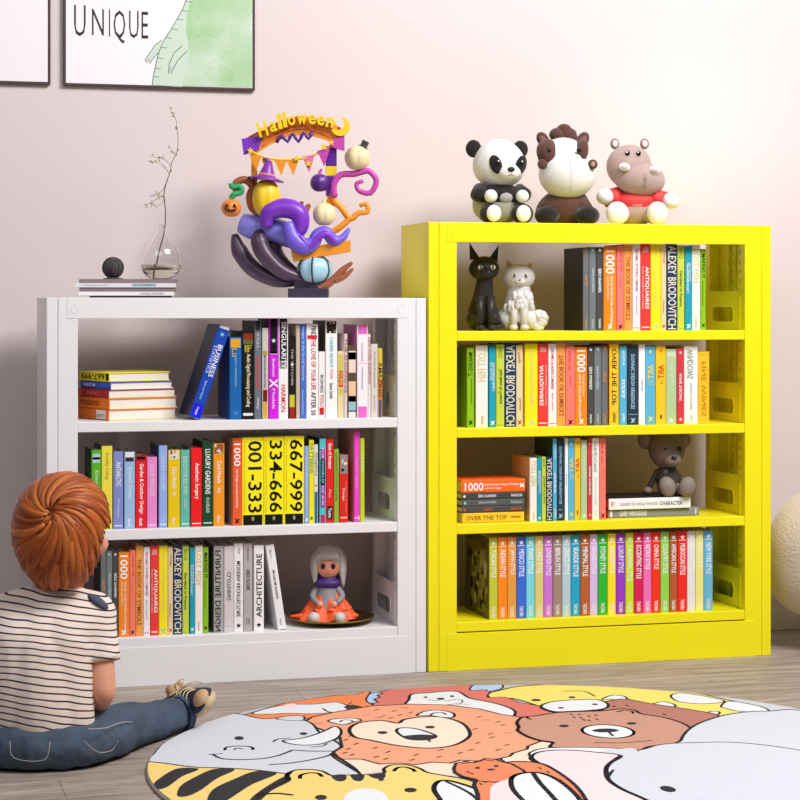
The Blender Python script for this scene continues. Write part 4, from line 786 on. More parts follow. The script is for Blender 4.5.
for (sh, x0, x1, h, col, lab, items, side, mir, d, sb) in BOOKS:
    w_ = x1 - x0
    r = empty('book', ((x0 + x1) / 2, sb, SHELF_Z[sh]))
    tag(r, lab, 'book', GROUPS[sh])
    book_parts(r, w_, h, d, col, items, side, mir, pic=(sh == 'Y4' and x0 < .21))


def placed_book(pos, rot, w, h, d, col, items, side, lab, group, mir=0):
    r = empty('book', pos)
    r.rotation_euler = rot
    tag(r, lab, 'book', group)
    book_parts(r, w, h, d, col, items, side, mir)
    return r


# leaning books
placed_book((-.728, .028, .7999), (0, math.radians(18.4), 0), .037, .292, .2, '1546b4',
            [('t', 'BUSINESS', .2, .55, .45, .85, 'f4f6fb'), ('t', 'STATISTICS', .22, .52, .15, .4, 'c8d4f4'), ('t', 'Berk and Carey', .6, .8, .3, .55, 'a8d8f0'),
             ('b', .85, .99, '1c1ee0'), ('t', 'Cengage', .88, .97, .35, .6, 'e0e4ff'), ('b', 0, .03, 'f0f0f4'), ('s', .09, '7ad0c0')], '0d1f45',
            'thick blue textbook leaning right beside the top white shelf stack', 'books on the top white shelf')
placed_book((-.458, .03, .1485), (0, math.radians(-8.5), 0), .027, .262, .2, 'f4f3f5',
            [('t', 'MUSEUM', .3, .48, .35, .62, '2a2a2c'), ('t', 'BUILDING', .5, .64, .35, .62, '2a2a2c'), ('t', 'Marco', .06, .16, .35, .6, 'a0a0a4'), ('t', 'Vitra', .87, .95, .35, .6, '8a8a8e')], 'd8d4d8',
            'white book leaning left at the end of the bottom white shelf row', 'books on the bottom white shelf')


def lying(pos, w, h, d, col, items, side, lab, group, rz=0, mir=0, rb=None, pg=None):
    """a book lying flat, spine to the front, head of the spine to the left; w = thickness"""
    r = empty('book', pos)
    r.rotation_euler = (0, PI / 2, rz) if False else (0, 0, rz)
    tag(r, lab, 'book', group)
    k = len(COL.objects)
    before = set(o.name for o in COL.objects)
    book_parts(r, w, h, d, col, items, side, mir, False, rb, pg)
    # turn the parts on their side: z -> -x, x -> z
    M = Matrix(((0, 0, -1, h / 2), (0, 1, 0, 0), (1, 0, 0, w / 2), (0, 0, 0, 1)))
    for o in COL.objects:
        if o.name not in before:
            o.data.transform(M)
            o.data.flip_normals() if M.determinant() < 0 else None
    return r


# stack on third yellow shelf
GY = 'books lying in a stack on the third yellow shelf'
xa = .118
zs = .4562
for (th, col, items, side, lab, ln, rz) in [
        (.031, 'fbc82c', [('t', 'OVER THE TOP', .06, .72, .25, .7, '8a6a20'), ('t', 'TENEUES', .78, .94, .4, .6, '4a3a20')], None, 'yellow book lying at the bottom of the third yellow shelf stack', .205, .02),
        (.02, '4a4c4e', [('t', 'AALTO', .34, .48, .3, .7, 'f0602c'), ('t', 'PHAIDON', .78, .95, .3, .7, 'e8602c'), ('s', .04, 'e8603c')], None, 'dark grey book with orange lettering lying in the yellow bookcase stack', .21, .02),
        (.021, '55585a', [('t', 'ARNE JACOBSEN', .26, .54, .3, .72, 'b4d0da'), ('t', 'PHAIDON', .78, .95, .3, .7, 'b4c8d0'), ('s', .05, 'a8dce8')], None, 'dark grey book with pale blue lettering lying in the yellow bookcase stack', .21, .018),
        (.021, '444546', [('t', 'EERO SAARINEN', .26, .54, .3, .72, 'f4f4f4'), ('t', 'PHAIDON', .78, .95, .3, .7, 'f4f4f4'), ('s', .04, 'ffffff')], None, 'dark grey book with white lettering lying right under the orange one', .21, .02),
        (.04, 'fb6a1c', [('t', '1000', .05, .34, .15, .8, 'ffffff'), ('t', 'Ideas for Graphic Design and Packaging', .36, .9, .5, .7, 'ffffff'), ('t', 'and Product Design', .36, .62, .22, .42, 'ffe8d8'), ('k', .95, 'ffffff')], 'f05a1c', 'orange book lettered 1000 lying on top of the yellow bookcase stack', .212, .02)]:
    r = lying((xa + .105, .035, zs), th, ln, .17, col, [i for i in items], side, lab, GY, rz)
    zs += th + .0004
# two books under the dark toy
GT = 'books lying under the dark grey toy'
zs = .4562
r = lying((.776, .06, zs), .026, .318, .2, '8a8a8e', [('t', 'GARRY WINOGRAND', .12, .42, .15, .85, 'f0f0f0'), ('b', .02, .04, 'f0f0f0'), ('b', .96, .97, 'f0f0f0')], 'e8593f', 'grey book lying lowest under the dark seated toy, yellow bookcase', GT, .03, 0, None, 'e8694c')
r = lying((.758, .05, zs + .0265), .036, .285, .19, 'f4f3f6', [('t', 'GUIDE TO HOLLYWOOD', .14, .6, .35, .6, '8a8a94'), ('t', 'CHARACTER', .62, .9, .3, .65, '4a4a58'), ('t', 'F', .03, .07, .3, .7, 'e86a50')], '241f1e', 'thick white-spined book with a black cover lying directly under the dark toy', GT, .02, 0, '241f1e', 'e8694c')
m_red = mat('f0694c', .7)
# stack on the top white shelf: spines turned to the left
GW = 'books lying in a stack on the top white shelf'
zs = .7932
cx_, cy_ = -.93, .135
for (th, col, items, side, lab, ln, d, dx) in [
        (.033, 'e8701c', [('b', .62, .92, 'e8ddd6'), ('t', 'LEAN', .66, .88, .25, .55, '6a4a4a')], 'f0d9a0', 'orange book with a pale label lying lowest in the top white shelf stack', .21, .212, 0),
        (.033, 'e8781c', [('t', 'STATISTICA', .08, .7, .3, .75, '4a2010')], 'f0d9a0', 'orange book with dark lettering lying second from bottom, white shelf stack', .21, .212, .002),
        (.026, 'a81c28', [('t', 'CALMO', .3, .7, .3, .7, 'd87060'), ('b', .04, .1, 'e87050')], 'e8cf98', 'dark red book lying in the middle of the top white shelf stack', .205, .21, .001),
        (.023, '2a55c0', [('t', 'MODERN', .1, .5, .3, .7, 'e8ecf8')], 'f4f2f0', 'blue-spined book lying second from top in the white shelf stack', .2, .195, .008),
        (.028, 'f6e61c', [('t', '667-999', .08, .86, .15, .85, '151515'), ('b', .9, 1, '151515')], 'f0dc14', 'yellow book with stencil numerals lying on top of the white shelf stack', .2, .19, .004)]:
    r = lying((cx_ - .092 + dx, cy_ + .02, zs), th, ln, d * 1.1, col, items, side, lab, GW, -math.radians(70), 2)
    zs += th + .0004

# ------------------------------------------------------------------ rug
RUG_CENTRE = (-0.062, -1.266)
RUG_RADIUS = 0.985
RUG_ART = [
  ('f', 'yellow', [(0.1148, 0.8314), (0.1701, 0.8799), (0.2468, 0.9239), (0.3722, 0.923), (0.5451, 0.8763), (0.6809, 0.742), (0.7764, 0.4997), (0.7449, 0.3344), (0.5531, 0.3031), (0.4466, 0.4718), (0.3392, 0.5007), (0.2319, 0.5297), (0.2058, 0.6241), (0.1661, 0.7554), (0.1143, 0.754)], 0.009, True),
  ('f', 'white', [(0.411, 0.6739), (0.4603, 0.7224), (0.4884, 0.6993), (0.4749, 0.6414), (0.4387, 0.6664)], 0.007, True),
  ('f', 'white', [(0.5218, 0.5684), (0.5659, 0.5941), (0.582, 0.5522), (0.568, 0.5189), (0.5327, 0.5358)], 0.007, True),
  ('f', 'white', [(0.6255, 0.6778), (0.6768, 0.6954), (0.7381, 0.5856), (0.7254, 0.5435), (0.6561, 0.5396), (0.6101, 0.5897)], 0.007, True),
  ('f', 'white', [(0.6208, 0.4104), (0.6455, 0.4324), (0.6615, 0.4209), (0.6446, 0.3898)], 0.007, True),
  ('f', 'white', [(0.6989, 0.491), (0.7536, 0.551), (0.8051, 0.4623), (0.7931, 0.3854), (0.7208, 0.4121), (0.7007, 0.4611)], 0.007, True),
  ('f', 'k', [(0.238, 0.7084), (0.2349, 0.7028), (0.2302, 0.6987), (0.2246, 0.6966), (0.2189, 0.6968), (0.214, 0.6994), (0.2107, 0.7039), (0.2094, 0.7097), (0.2103, 0.7159), (0.2134, 0.7215), (0.2181, 0.7256), (0.2237, 0.7278), (0.2294, 0.7275), (0.2343, 0.7249), (0.2377, 0.7204), (0.239, 0.7146)], 0, True),
  ('f', 'k', [(0.348, 0.7217), (0.3455, 0.717), (0.3418, 0.7135), (0.3376, 0.7117), (0.3334, 0.7117), (0.3299, 0.7137), (0.3277, 0.7173), (0.327, 0.722), (0.3279, 0.7271), (0.3305, 0.7317), (0.3341, 0.7353), (0.3384, 0.7371), (0.3426, 0.7371), (0.3461, 0.7351), (0.3483, 0.7314), (0.349, 0.7267)], 0, True),
  ('l', 'k', [(0.3465, 0.8163), (0.4031, 0.801), (0.4074, 0.7211)], 0.006, True),
  ('f', 'red', [(-0.2352, 0.8946), (-0.1055, 0.9865), (0.0695, 1.0047), (0.1665, 0.9456), (0.1324, 0.8582), (0.1039, 0.7876), (0.1513, 0.7748), (0.1697, 0.6935), (0.2058, 0.6241), (0.2212, 0.5326), (0.0985, 0.481), (0.0837, 0.5412), (0.051, 0.6956), (-0.0666, 0.6976), (-0.1619, 0.7234), (-0.2499, 0.7324)], 0.006, True),
  ('f', 'blue', [(0.085, 0.9028), (0.13, 0.9883), (0.1992, 0.9697), (0.1854, 0.9079), (0.1371, 0.8728), (0.1271, 0.8995)], 0.006, True),
  ('f', 'blue', [(-0.2552, 0.8385), (-0.2287, 0.9085), (-0.1922, 0.9458), (-0.1734, 0.9249), (-0.1979, 0.9001), (-0.197, 0.8688), (-0.2211, 0.8446), (-0.221, 0.799), (-0.2411, 0.7894), (-0.2491, 0.7469), (-0.2699, 0.7451)], 0.007, False),
  ('f', 'white', [(-0.1565, 0.7219), (-0.1241, 0.8184), (-0.0958, 0.8882), (-0.039, 0.8965), (-0.0066, 0.9036), (0.0443, 0.8899), (0.0494, 0.7869), (0.0871, 0.7158), (0.1105, 0.6498), (0.1155, 0.5755), (0.0816, 0.4995), (0.0582, 0.5339), (0.0348, 0.5973), (-0.0026, 0.6656), (-0.0666, 0.6976)], 0.009, True),
  ('f', 'k', [(-0.0647, 0.8331), (-0.0663, 0.8288), (-0.0686, 0.8254), (-0.0711, 0.8234), (-0.0735, 0.8231), (-0.0754, 0.8246), (-0.0765, 0.8275), (-0.0766, 0.8316), (-0.0758, 0.8361), (-0.0742, 0.8404), (-0.0719, 0.8438), (-0.0694, 0.8458), (-0.067, 0.8461), (-0.0651, 0.8446), (-0.064, 0.8417), (-0.0638, 0.8376)], 0, True),
  ('f', 'k', [(0.014, 0.8273), (0.0121, 0.8225), (0.0095, 0.8187), (0.0067, 0.8164), (0.004, 0.8161), (0.002, 0.8177), (0.0008, 0.821), (0.0007, 0.8256), (0.0017, 0.8307), (0.0037, 0.8355), (0.0062, 0.8393), (0.0091, 0.8416), (0.0117, 0.842), (0.0138, 0.8403), (0.0149, 0.837), (0.015, 0.8324)], 0, True),
  ('f', 'k', [(-0.0236, 0.7989), (-0.0259, 0.7942), (-0.0295, 0.7907), (-0.0339, 0.789), (-0.0384, 0.7891), (-0.0424, 0.7912), (-0.0452, 0.795), (-0.0464, 0.7998), (-0.0458, 0.8049), (-0.0435, 0.8096), (-0.0399, 0.8131), (-0.0355, 0.8149), (-0.031, 0.8147), (-0.027, 0.8126), (-0.0242, 0.8088), (-0.023, 0.804)], 0, True),
  ('l', 'k', [(-0.0714, 0.8042), (-0.0554, 0.777), (-0.0388, 0.7877), (-0.0222, 0.768), (0.0062, 0.7832)], 0.004, True),
  ('l', 'k', [(-0.0516, 0.7084), (-0.0257, 0.7163), (0.0031, 0.7234), (0.0186, 0.7646), (0.0062, 0.7832)], 0.004, True),
  ('l', 'k', [(-0.0175, 0.7141), (0.0236, 0.703)], 0.004, True),
  ('f', 'orange', [(-0.6943, 0.6673), (-0.6027, 0.7408), (-0.4799, 0.8539), (-0.333, 0.921), (-0.2559, 0.9314), (-0.2025, 0.9645), (-0.2469, 0.8363), (-0.2499, 0.7324), (-0.3164, 0.7211), (-0.4191, 0.6487), (-0.4862, 0.6249), (-0.5653, 0.6463), (-0.6494, 0.6414)], 0.006, True),
  ('f', 'white', [(-0.5986, 0.7325), (-0.5407, 0.7962), (-0.4707, 0.829), (-0.4008, 0.8175), (-0.3394, 0.8309), (-0.3203, 0.7884), (-0.3184, 0.7362), (-0.3623, 0.6973), (-0.4382, 0.6892), (-0.4956, 0.7118), (-0.5513, 0.7155)], 0.006, True),
  ('f', 'k', [(-0.3307, 0.7572), (-0.3015, 0.7818), (-0.2798, 0.7405), (-0.3042, 0.7236), (-0.3272, 0.724)], 0, True),
  ('f', 'pink', [(-0.4886, 0.8264), (-0.4622, 0.8416), (-0.4515, 0.8238), (-0.4702, 0.7772), (-0.4877, 0.7893)], 0, True),
  ('l', 'k', [(-0.3932, 0.7491), (-0.3892, 0.7046), (-0.3708, 0.6853)], 0.007, True),
  ('l', 'k', [(-0.3165, 0.7799), (-0.2926, 0.8183)], 0.005, True),
  ('f', 'peach', [(-0.5051, 0.183), (-0.4382, 0.1182), (-0.3103, 0.0378), (-0.1844, 0.0266), (-0.2084, -0.1334), (-0.3013, -0.1083), (-0.3394, -0.0656), (-0.4329, -0.0403), (-0.5129, -0.0619), (-0.5498, -0.0088)], 0, True),
  ('f', 'peach', [(-0.102, 0.039), (-0.021, 0.1239), (0.0631, 0.1872), (0.0841, 0.1691), (0.0678, 0.0999), (-0.0296, 0.0195), (-0.0402, -0.0578), (-0.092, -0.0885)], 0.007, True),
  ('f', 'salmon', [(-0.4842, 0.5831), (-0.4486, 0.6427), (-0.3719, 0.6928), (-0.2572, 0.7491), (-0.1407, 0.7473), (-0.0353, 0.704), (0.0297, 0.6276), (0.0624, 0.547), (0.1028, 0.4938), (0.1068, 0.4373), (0.0909, 0.3738), (0.0622, 0.2893), (0.058, 0.1886), (0.0063, 0.1408), (-0.0075, 0.1081), (-0.0564, 0.0736), (-0.0744, 0.0432), (-0.1162, 0.0197), (-0.1756, 0.0128), (-0.2084, 0.0331), (-0.2418, 0.008), (-0.2817, 0.0301), (-0.3296, 0.0147), (-0.361, 0.0401), (-0.4114, 0.0425), (-0.4409, 0.1074), (-0.4938, 0.1217), (-0.4926, 0.2032), (-0.4571, 0.2537), (-0.4342, 0.3719), (-0.4453, 0.4393), (-0.4697, 0.5118)], 0.009, False),
  ('f', 'cream', [(-0.3925, 0.4381), (-0.3709, 0.4984), (-0.3322, 0.5421), (-0.2749, 0.5472), (-0.2414, 0.504), (-0.2135, 0.5444), (-0.1623, 0.5653), (-0.104, 0.5496), (-0.0741, 0.4588), (-0.0909, 0.3306), (-0.1288, 0.2516), (-0.1869, 0.193), (-0.2552, 0.1871), (-0.32, 0.2412), (-0.3673, 0.316), (-0.3962, 0.3617)], 0.011, True),
  ('f', 'k', [(-0.2998, 0.3935), (-0.3026, 0.3868), (-0.307, 0.3817), (-0.3121, 0.3789), (-0.3173, 0.3788), (-0.3219, 0.3815), (-0.325, 0.3865), (-0.3262, 0.3932), (-0.3254, 0.4004), (-0.3226, 0.4071), (-0.3183, 0.4123), (-0.3131, 0.4152), (-0.3079, 0.4152), (-0.3033, 0.4125), (-0.3002, 0.4074), (-0.299, 0.4007)], 0, True),
  ('f', 'k', [(-0.1591, 0.4279), (-0.162, 0.4215), (-0.1664, 0.4167), (-0.1717, 0.4141), (-0.177, 0.4141), (-0.1815, 0.4168), (-0.1847, 0.4216), (-0.1859, 0.428), (-0.185, 0.4349), (-0.1821, 0.4413), (-0.1777, 0.4462), (-0.1724, 0.4488), (-0.1671, 0.4488), (-0.1625, 0.4461), (-0.1594, 0.4412), (-0.1582, 0.4348)], 0, True),
  ('f', 'white', [(-0.272, 0.4055), (-0.253, 0.44), (-0.2221, 0.4316), (-0.1989, 0.3858), (-0.188, 0.3182), (-0.22, 0.2825), (-0.2628, 0.294), (-0.2742, 0.3415)], 0.009, True),
  ('f', 'k', [(-0.2758, 0.3355), (-0.2398, 0.3476), (-0.2108, 0.3436), (-0.188, 0.3182), (-0.2217, 0.2766), (-0.2644, 0.2882)], 0, True),
  ('l', 'k', [(-0.2184, 0.2883), (-0.2217, 0.2579)], 0.008, True),
  ('f', 'white', [(-0.1648, 0.5871), (-0.1312, 0.6349), (-0.0878, 0.6448), (-0.0633, 0.6094), (-0.0611, 0.5732), (-0.0794, 0.536), (-0.1066, 0.5503), (-0.1302, 0.5777)], 0.008, True),
  ('l', 'k', [(-0.1302, 0.5777), (-0.1101, 0.6078), (-0.0867, 0.6086), (-0.0838, 0.5793)], 0.007, True),
  ('f', 'white', [(-0.4183, 0.579), (-0.3965, 0.6007), (-0.359, 0.6045), (-0.3342, 0.5908), (-0.3301, 0.5621), (-0.3558, 0.5485), (-0.3845, 0.5223), (-0.4049, 0.5413)], 0.007, True),
  ('l', 'k', [(-0.3899, 0.5577), (-0.3758, 0.5813), (-0.3574, 0.5764), (-0.3542, 0.5549)], 0.006, True),
  ('l', 'k', [(-0.2621, 0.6847), (-0.2466, 0.6979)], 0.005, True),
  ('l', 'k', [(-0.264, 0.5998), (-0.2487, 0.6126)], 0.005, True),
  ('l', 'k', [(-0.2172, 0.6582), (-0.2016, 0.6712)], 0.005, True),
  ('l', 'k', [(-0.2153, 0.6007), (-0.1999, 0.6135)], 0.005, True),
  ('l', 'k', [(-0.177, 0.6258), (-0.1613, 0.6388)], 0.005, True),
  ('l', 'k', [(-0.2496, 0.568), (-0.2344, 0.5806)], 0.005, True),
  ('l', 'k', [(-0.2833, 0.591), (-0.2647, 0.586)], 0.003, True),
  ('l', 'k', [(-0.1784, 0.7057), (-0.1594, 0.7006)], 0.003, True),
  ('l', 'k', [(-0.3095, 0.6332), (-0.2908, 0.6282)], 0.003, True),
  ('l', 'k', [(-0.0132, 0.5181), (0.0028, 0.5306)], 0.005, True),
  ('l', 'k', [(-0.0074, 0.4818), (0.0111, 0.4769)], 0.003, True),
  ('l', 'k', [(0.0167, 0.4411), (0.0326, 0.4532)], 0.005, True),
  ('l', 'k', [(0.0177, 0.4002), (0.0335, 0.4121)], 0.005, True),
  ('l', 'k', [(-0.0702, 0.3708), (-0.0548, 0.3825)], 0.005, True),
  ('l', 'k', [(-0.0506, 0.3004), (-0.0354, 0.3117)], 0.005, True),
  ('l', 'k', [(-0.0586, 0.2578), (-0.0436, 0.269)], 0.005, True),
  ('l', 'k', [(-0.0016, 0.3065), (0.0163, 0.3017)], 0.003, True),
  ('l', 'k', [(-0.1137, 0.2039), (-0.0989, 0.2148)], 0.005, True),
  ('l', 'k', [(-0.0488, 0.1618), (-0.034, 0.1725)], 0.005, True),
  ('l', 'k', [(-0.089, 0.1122), (-0.0745, 0.1226)], 0.005, True),
  ('l', 'k', [(-0.1552, 0.13), (-0.1408, 0.1405)], 0.005, True),
  ('l', 'k', [(-0.1921, 0.1044), (-0.1779, 0.1147)], 0.005, True),
  ('l', 'k', [(-0.2288, 0.1499), (-0.2146, 0.1605)], 0.005, True),
  ('l', 'k', [(-0.2558, 0.0748), (-0.2419, 0.085)], 0.005, True),
  ('l', 'k', [(-0.3053, 0.1114), (-0.2915, 0.1218)], 0.005, True),
  ('l', 'k', [(-0.3299, 0.0602), (-0.3162, 0.0703)], 0.005, True),
  ('l', 'k', [(-0.3645, 0.1627), (-0.3508, 0.1733)], 0.005, True),
  ('l', 'k', [(-0.3894, 0.0877), (-0.3759, 0.0979)], 0.005, True),
  ('l', 'k', [(-0.3848, 0.2161), (-0.371, 0.2269)], 0.005, True),
  ('l', 'k', [(-0.4079, 0.1158), (-0.3944, 0.1261)], 0.005, True),
  ('l', 'k', [(-0.4204, 0.2744), (-0.4065, 0.2854)], 0.005, True),
  ('l', 'k', [(-0.454, 0.2227), (-0.4404, 0.2335)], 0.005, True),
  ('l', 'k', [(-0.434, 0.3277), (-0.4201, 0.339)], 0.005, True),
  ('l', 'k', [(-0.41, 0.3717), (-0.3958, 0.3833)], 0.005, True),
  ('l', 'k', [(-0.4722, 0.18), (-0.4587, 0.1905)], 0.005, True),
  ('l', 'k', [(-0.4605, 0.1533), (-0.4471, 0.1638)], 0.005, True),
  ('l', 'k', [(-0.4597, 0.5561), (-0.4414, 0.5512)], 0.003, True),
  ('l', 'k', [(-0.2012, 0.014), (-0.1873, 0.024)], 0.005, True),
  ('f', 'lilac', [(-1.0119, 0.1599), (-0.9477, 0.2674), (-0.8856, 0.4309), (-0.7803, 0.5956), (-0.6587, 0.7416), (-0.5864, 0.652), (-0.5362, 0.6523), (-0.4914, 0.6264), (-0.4689, 0.5518), (-0.4737, 0.434), (-0.4582, 0.3155), (-0.4595, 0.2544), (-0.4901, 0.2026), (-0.5056, 0.148), (-0.493, 0.0198), (-0.4872, -0.0581), (-0.5269, -0.0688), (-0.6289, -0.0306), (-0.7448, 0.0007), (-0.8538, 0.0733)], 0.008, True),
  ('f', 'lilac', [(-0.5482, 0.6348), (-0.5228, 0.6627), (-0.4882, 0.6674), (-0.4698, 0.6484), (-0.4892, 0.5982)], 0.006, True),
  ('f', 'white', [(-0.5882, 0.3631), (-0.5518, 0.3721), (-0.5087, 0.3984), (-0.4593, 0.4496), (-0.4199, 0.501), (-0.4109, 0.4693), (-0.423, 0.4073), (-0.4499, 0.3508), (-0.4986, 0.3017), (-0.5447, 0.2957), (-0.5782, 0.3232)], 0.008, True),
  ('l', 'k', [(-0.6157, 0.358), (-0.5971, 0.3843), (-0.5644, 0.3881)], 0.007, True),
  ('l', 'k', [(-0.535, 0.2687), (-0.5052, 0.2728), (-0.4861, 0.2983)], 0.006, True),
  ('f', 'k', [(-0.6808, 0.4195), (-0.6834, 0.411), (-0.6874, 0.4043), (-0.6922, 0.4005), (-0.6971, 0.4), (-0.7014, 0.403), (-0.7044, 0.4089), (-0.7057, 0.417), (-0.705, 0.426), (-0.7024, 0.4345), (-0.6984, 0.4413), (-0.6936, 0.4452), (-0.6886, 0.4457), (-0.6843, 0.4427), (-0.6813, 0.4366), (-0.6801, 0.4285)], 0, True),
  ('f', 'k', [(-0.5083, 0.4304), (-0.5104, 0.4245), (-0.5137, 0.42), (-0.5178, 0.4175), (-0.5219, 0.4173), (-0.5256, 0.4196), (-0.5281, 0.4239), (-0.5292, 0.4296), (-0.5287, 0.4359), (-0.5266, 0.4417), (-0.5232, 0.4463), (-0.5192, 0.4488), (-0.515, 0.449), (-0.5114, 0.4467), (-0.5088, 0.4424), (-0.5077, 0.4366)], 0, True),
  ('l', 'k', [(-0.7534, 0.2916), (-0.7458, 0.3196), (-0.7204, 0.3309), (-0.6889, 0.3188), (-0.6803, 0.2959), (-0.6849, 0.279)], 0.008, True),
  ('l', 'k', [(-0.7303, 0.2913), (-0.7197, 0.3065), (-0.7071, 0.291)], 0.006, True),
  ('l', 'k', [(-0.8014, 0.2512), (-0.7834, 0.2522), (-0.7678, 0.2539)], 0.006, True),
  ('l', 'k', [(-0.7916, 0.2486), (-0.7777, 0.1983), (-0.7364, 0.1757), (-0.6815, 0.1723), (-0.6362, 0.1949), (-0.6001, 0.2323), (-0.5842, 0.2459), (-0.5475, 0.224), (-0.4913, 0.2088)], 0.008, True),
  ('l', 'k', [(-0.6753, 0.1025), (-0.6244, 0.1056), (-0.5636, 0.129), (-0.5151, 0.1622), (-0.4901, 0.2026)], 0.008, True),
  ('l', 'k', [(-0.498, 0.1693), (-0.4896, 0.0862), (-0.4838, 0.0063), (-0.4876, -0.0794)], 0.009, True),
  ('f', 'gold', [(-1.0362, 0.1609), (-0.8468, 0.1153), (-0.7329, 0.0625), (-0.6594, -0.0009), (-0.6479, 0.0068), (-0.626, 0.0282), (-0.592, 0.0245), (-0.5674, 0.0014), (-0.5547, -0.0506), (-0.5163, -0.0556), (-0.4335, -0.0619), (-0.4155, -0.0122), (-0.387, 0.019), (-0.3491, 0.0088), (-0.3308, -0.035), (-0.3235, -0.0807), (-0.284, -0.1344), (-0.2497, -0.1859), (-0.2256, -0.3051), (-0.237, -0.5218), (-0.3135, -0.8785), (-1.1581, -0.7992)], 0.009, True),
  ('f', 'k', [(-0.9027, 0.1194), (-0.8518, 0.1001), (-0.9041, 0.033), (-0.9516, -0.0585), (-0.9785, -0.0817), (-0.9856, -0.0493), (-0.9641, 0.0175)], 0, True),
  ('f', 'k', [(-0.8166, 0.0906), (-0.7681, 0.072), (-0.8266, -0.0091), (-0.8855, -0.1169), (-0.9261, -0.1655), (-0.9446, -0.1506), (-0.9206, -0.0566), (-0.8717, 0.0243)], 0, True),
  ('f', 'k', [(-0.7219, 0.0431), (-0.678, 0.0042), (-0.7575, -0.0904), (-0.8319, -0.2105), (-0.8815, -0.283), (-0.8874, -0.2245), (-0.8547, -0.1151), (-0.7916, -0.0291)], 0, True),
  ('f', 'k', [(-0.6681, -0.0307), (-0.6604, -0.075), (-0.7238, -0.1605), (-0.7771, -0.2638), (-0.812, -0.3018), (-0.7693, -0.1881)], 0, True),
  ('f', 'k', [(-0.5547, -0.0506), (-0.5221, -0.0487), (-0.5318, -0.0992), (-0.5503, -0.1152), (-0.5594, -0.0918)], 0, True),
  ('f', 'k', [(-0.5082, -0.0525), (-0.4792, -0.0657), (-0.4975, -0.119), (-0.5125, -0.1202), (-0.5156, -0.0931)], 0, True),
  ('f', 'k', [(-0.4663, -0.0638), (-0.4275, -0.0581), (-0.437, -0.1037), (-0.4547, -0.1148), (-0.467, -0.0956)], 0, True),
  ('l', 'k', [(-0.6673, -0.0732), (-0.659, -0.0225), (-0.6456, 0.0062)], 0.013, True),
  ('l', 'k', [(-0.6673, -0.0732), (-0.7159, -0.1221), (-0.7681, -0.2179), (-0.8101, -0.3395)], 0.01, True),
  ('l', 'k', [(-0.6354, -0.0607), (-0.6254, -0.0262), (-0.6023, -0.0109), (-0.5825, -0.0216), (-0.5802, -0.0544)], 0.01, True),
  ('l', 'k', [(-0.3988, -0.0441), (-0.3835, -0.0153), (-0.3642, -0.0094), (-0.351, -0.0351), (-0.351, -0.0624)], 0.01, True),
  ('l', 'k', [(-0.4361, -0.0719), (-0.4539, -0.1308)], 0.012, True),
  ('f', 'k', [(-0.6153, -0.2592), (-0.6184, -0.268), (-0.6231, -0.275), (-0.6286, -0.279), (-0.634, -0.2794), (-0.6387, -0.2762), (-0.6418, -0.2699), (-0.6429, -0.2614), (-0.6419, -0.252), (-0.6388, -0.2431), (-0.6341, -0.2361), (-0.6286, -0.232), (-0.6231, -0.2316), (-0.6184, -0.2348), (-0.6153, -0.2412), (-0.6142, -0.2497)], 0, True),
  ('f', 'k', [(-0.3973, -0.2447), (-0.4007, -0.2526), (-0.4057, -0.2587), (-0.4116, -0.2621), (-0.4174, -0.2623), (-0.4224, -0.2592), (-0.4257, -0.2533), (-0.4268, -0.2455), (-0.4257, -0.237), (-0.4224, -0.229), (-0.4174, -0.2228), (-0.4114, -0.2194), (-0.4055, -0.2192), (-0.4006, -0.2223), (-0.3972, -0.2283), (-0.3961, -0.2361)], 0, True),
  ('f', 'white', [(-0.485, -0.3138), (-0.4986, -0.3506), (-0.5172, -0.3793), (-0.5381, -0.396), (-0.5581, -0.3983), (-0.5745, -0.3861), (-0.5848, -0.3611), (-0.5875, -0.3266), (-0.582, -0.2876), (-0.569, -0.25), (-0.5503, -0.2196), (-0.5287, -0.2015), (-0.5078, -0.1987), (-0.4908, -0.2117), (-0.4806, -0.2385), (-0.4786, -0.2744)], 0, True),
  ('l', 'k', [(-0.7689, -0.1981), (-0.7228, -0.1908), (-0.6879, -0.215)], 0.012, True),
  ('f', 'white', [(-0.357, -0.2495), (-0.331, -0.1848), (-0.3048, -0.1711), (-0.2814, -0.2086), (-0.2564, -0.2867), (-0.2355, -0.4101), (-0.2571, -0.6494), (-0.4027, -0.6101), (-0.3702, -0.3448)], 0.013, True),
  ('l', 'k', [(-0.3076, -0.1807), (-0.2874, -0.3083), (-0.2932, -0.4791)], 0.01, True),
  ('f', 'dbrown', [(0.3689, 0.5949), (0.4063, 0.6296), (0.472, 0.6498), (0.5163, 0.5699), (0.5919, 0.4613), (0.633, 0.3506), (0.5216, 0.2308), (0.4122, 0.0435), (0.3106, 0.1329)], 0.008, True),
  ('f', 'brown', [(0.0583, 0.3692), (0.0696, 0.42), (0.1038, 0.4795), (0.1448, 0.4894), (0.2272, 0.5167), (0.3417, 0.5073), (0.4111, 0.5174), (0.4384, 0.4884), (0.439, 0.4382), (0.4847, 0.3628), (0.4958, 0.2378), (0.437, 0.0367), (0.3971, 0.0598), (0.304, 0.0483), (0.2545, 0.0134), (0.1742, 0.0651), (0.0604, 0.1019), (0.0801, 0.1578), (0.058, 0.1886), (0.0411, 0.2436), (0.0396, 0.3214)], 0.01, True),
  ('l', 'k', [(0.119, 0.4477), (0.1192, 0.4824), (0.1603, 0.4923)], 0.008, True),
  ('l', 'k', [(0.3824, 0.4819), (0.4088, 0.4963), (0.4251, 0.4776), (0.4176, 0.4511)], 0.008, True),
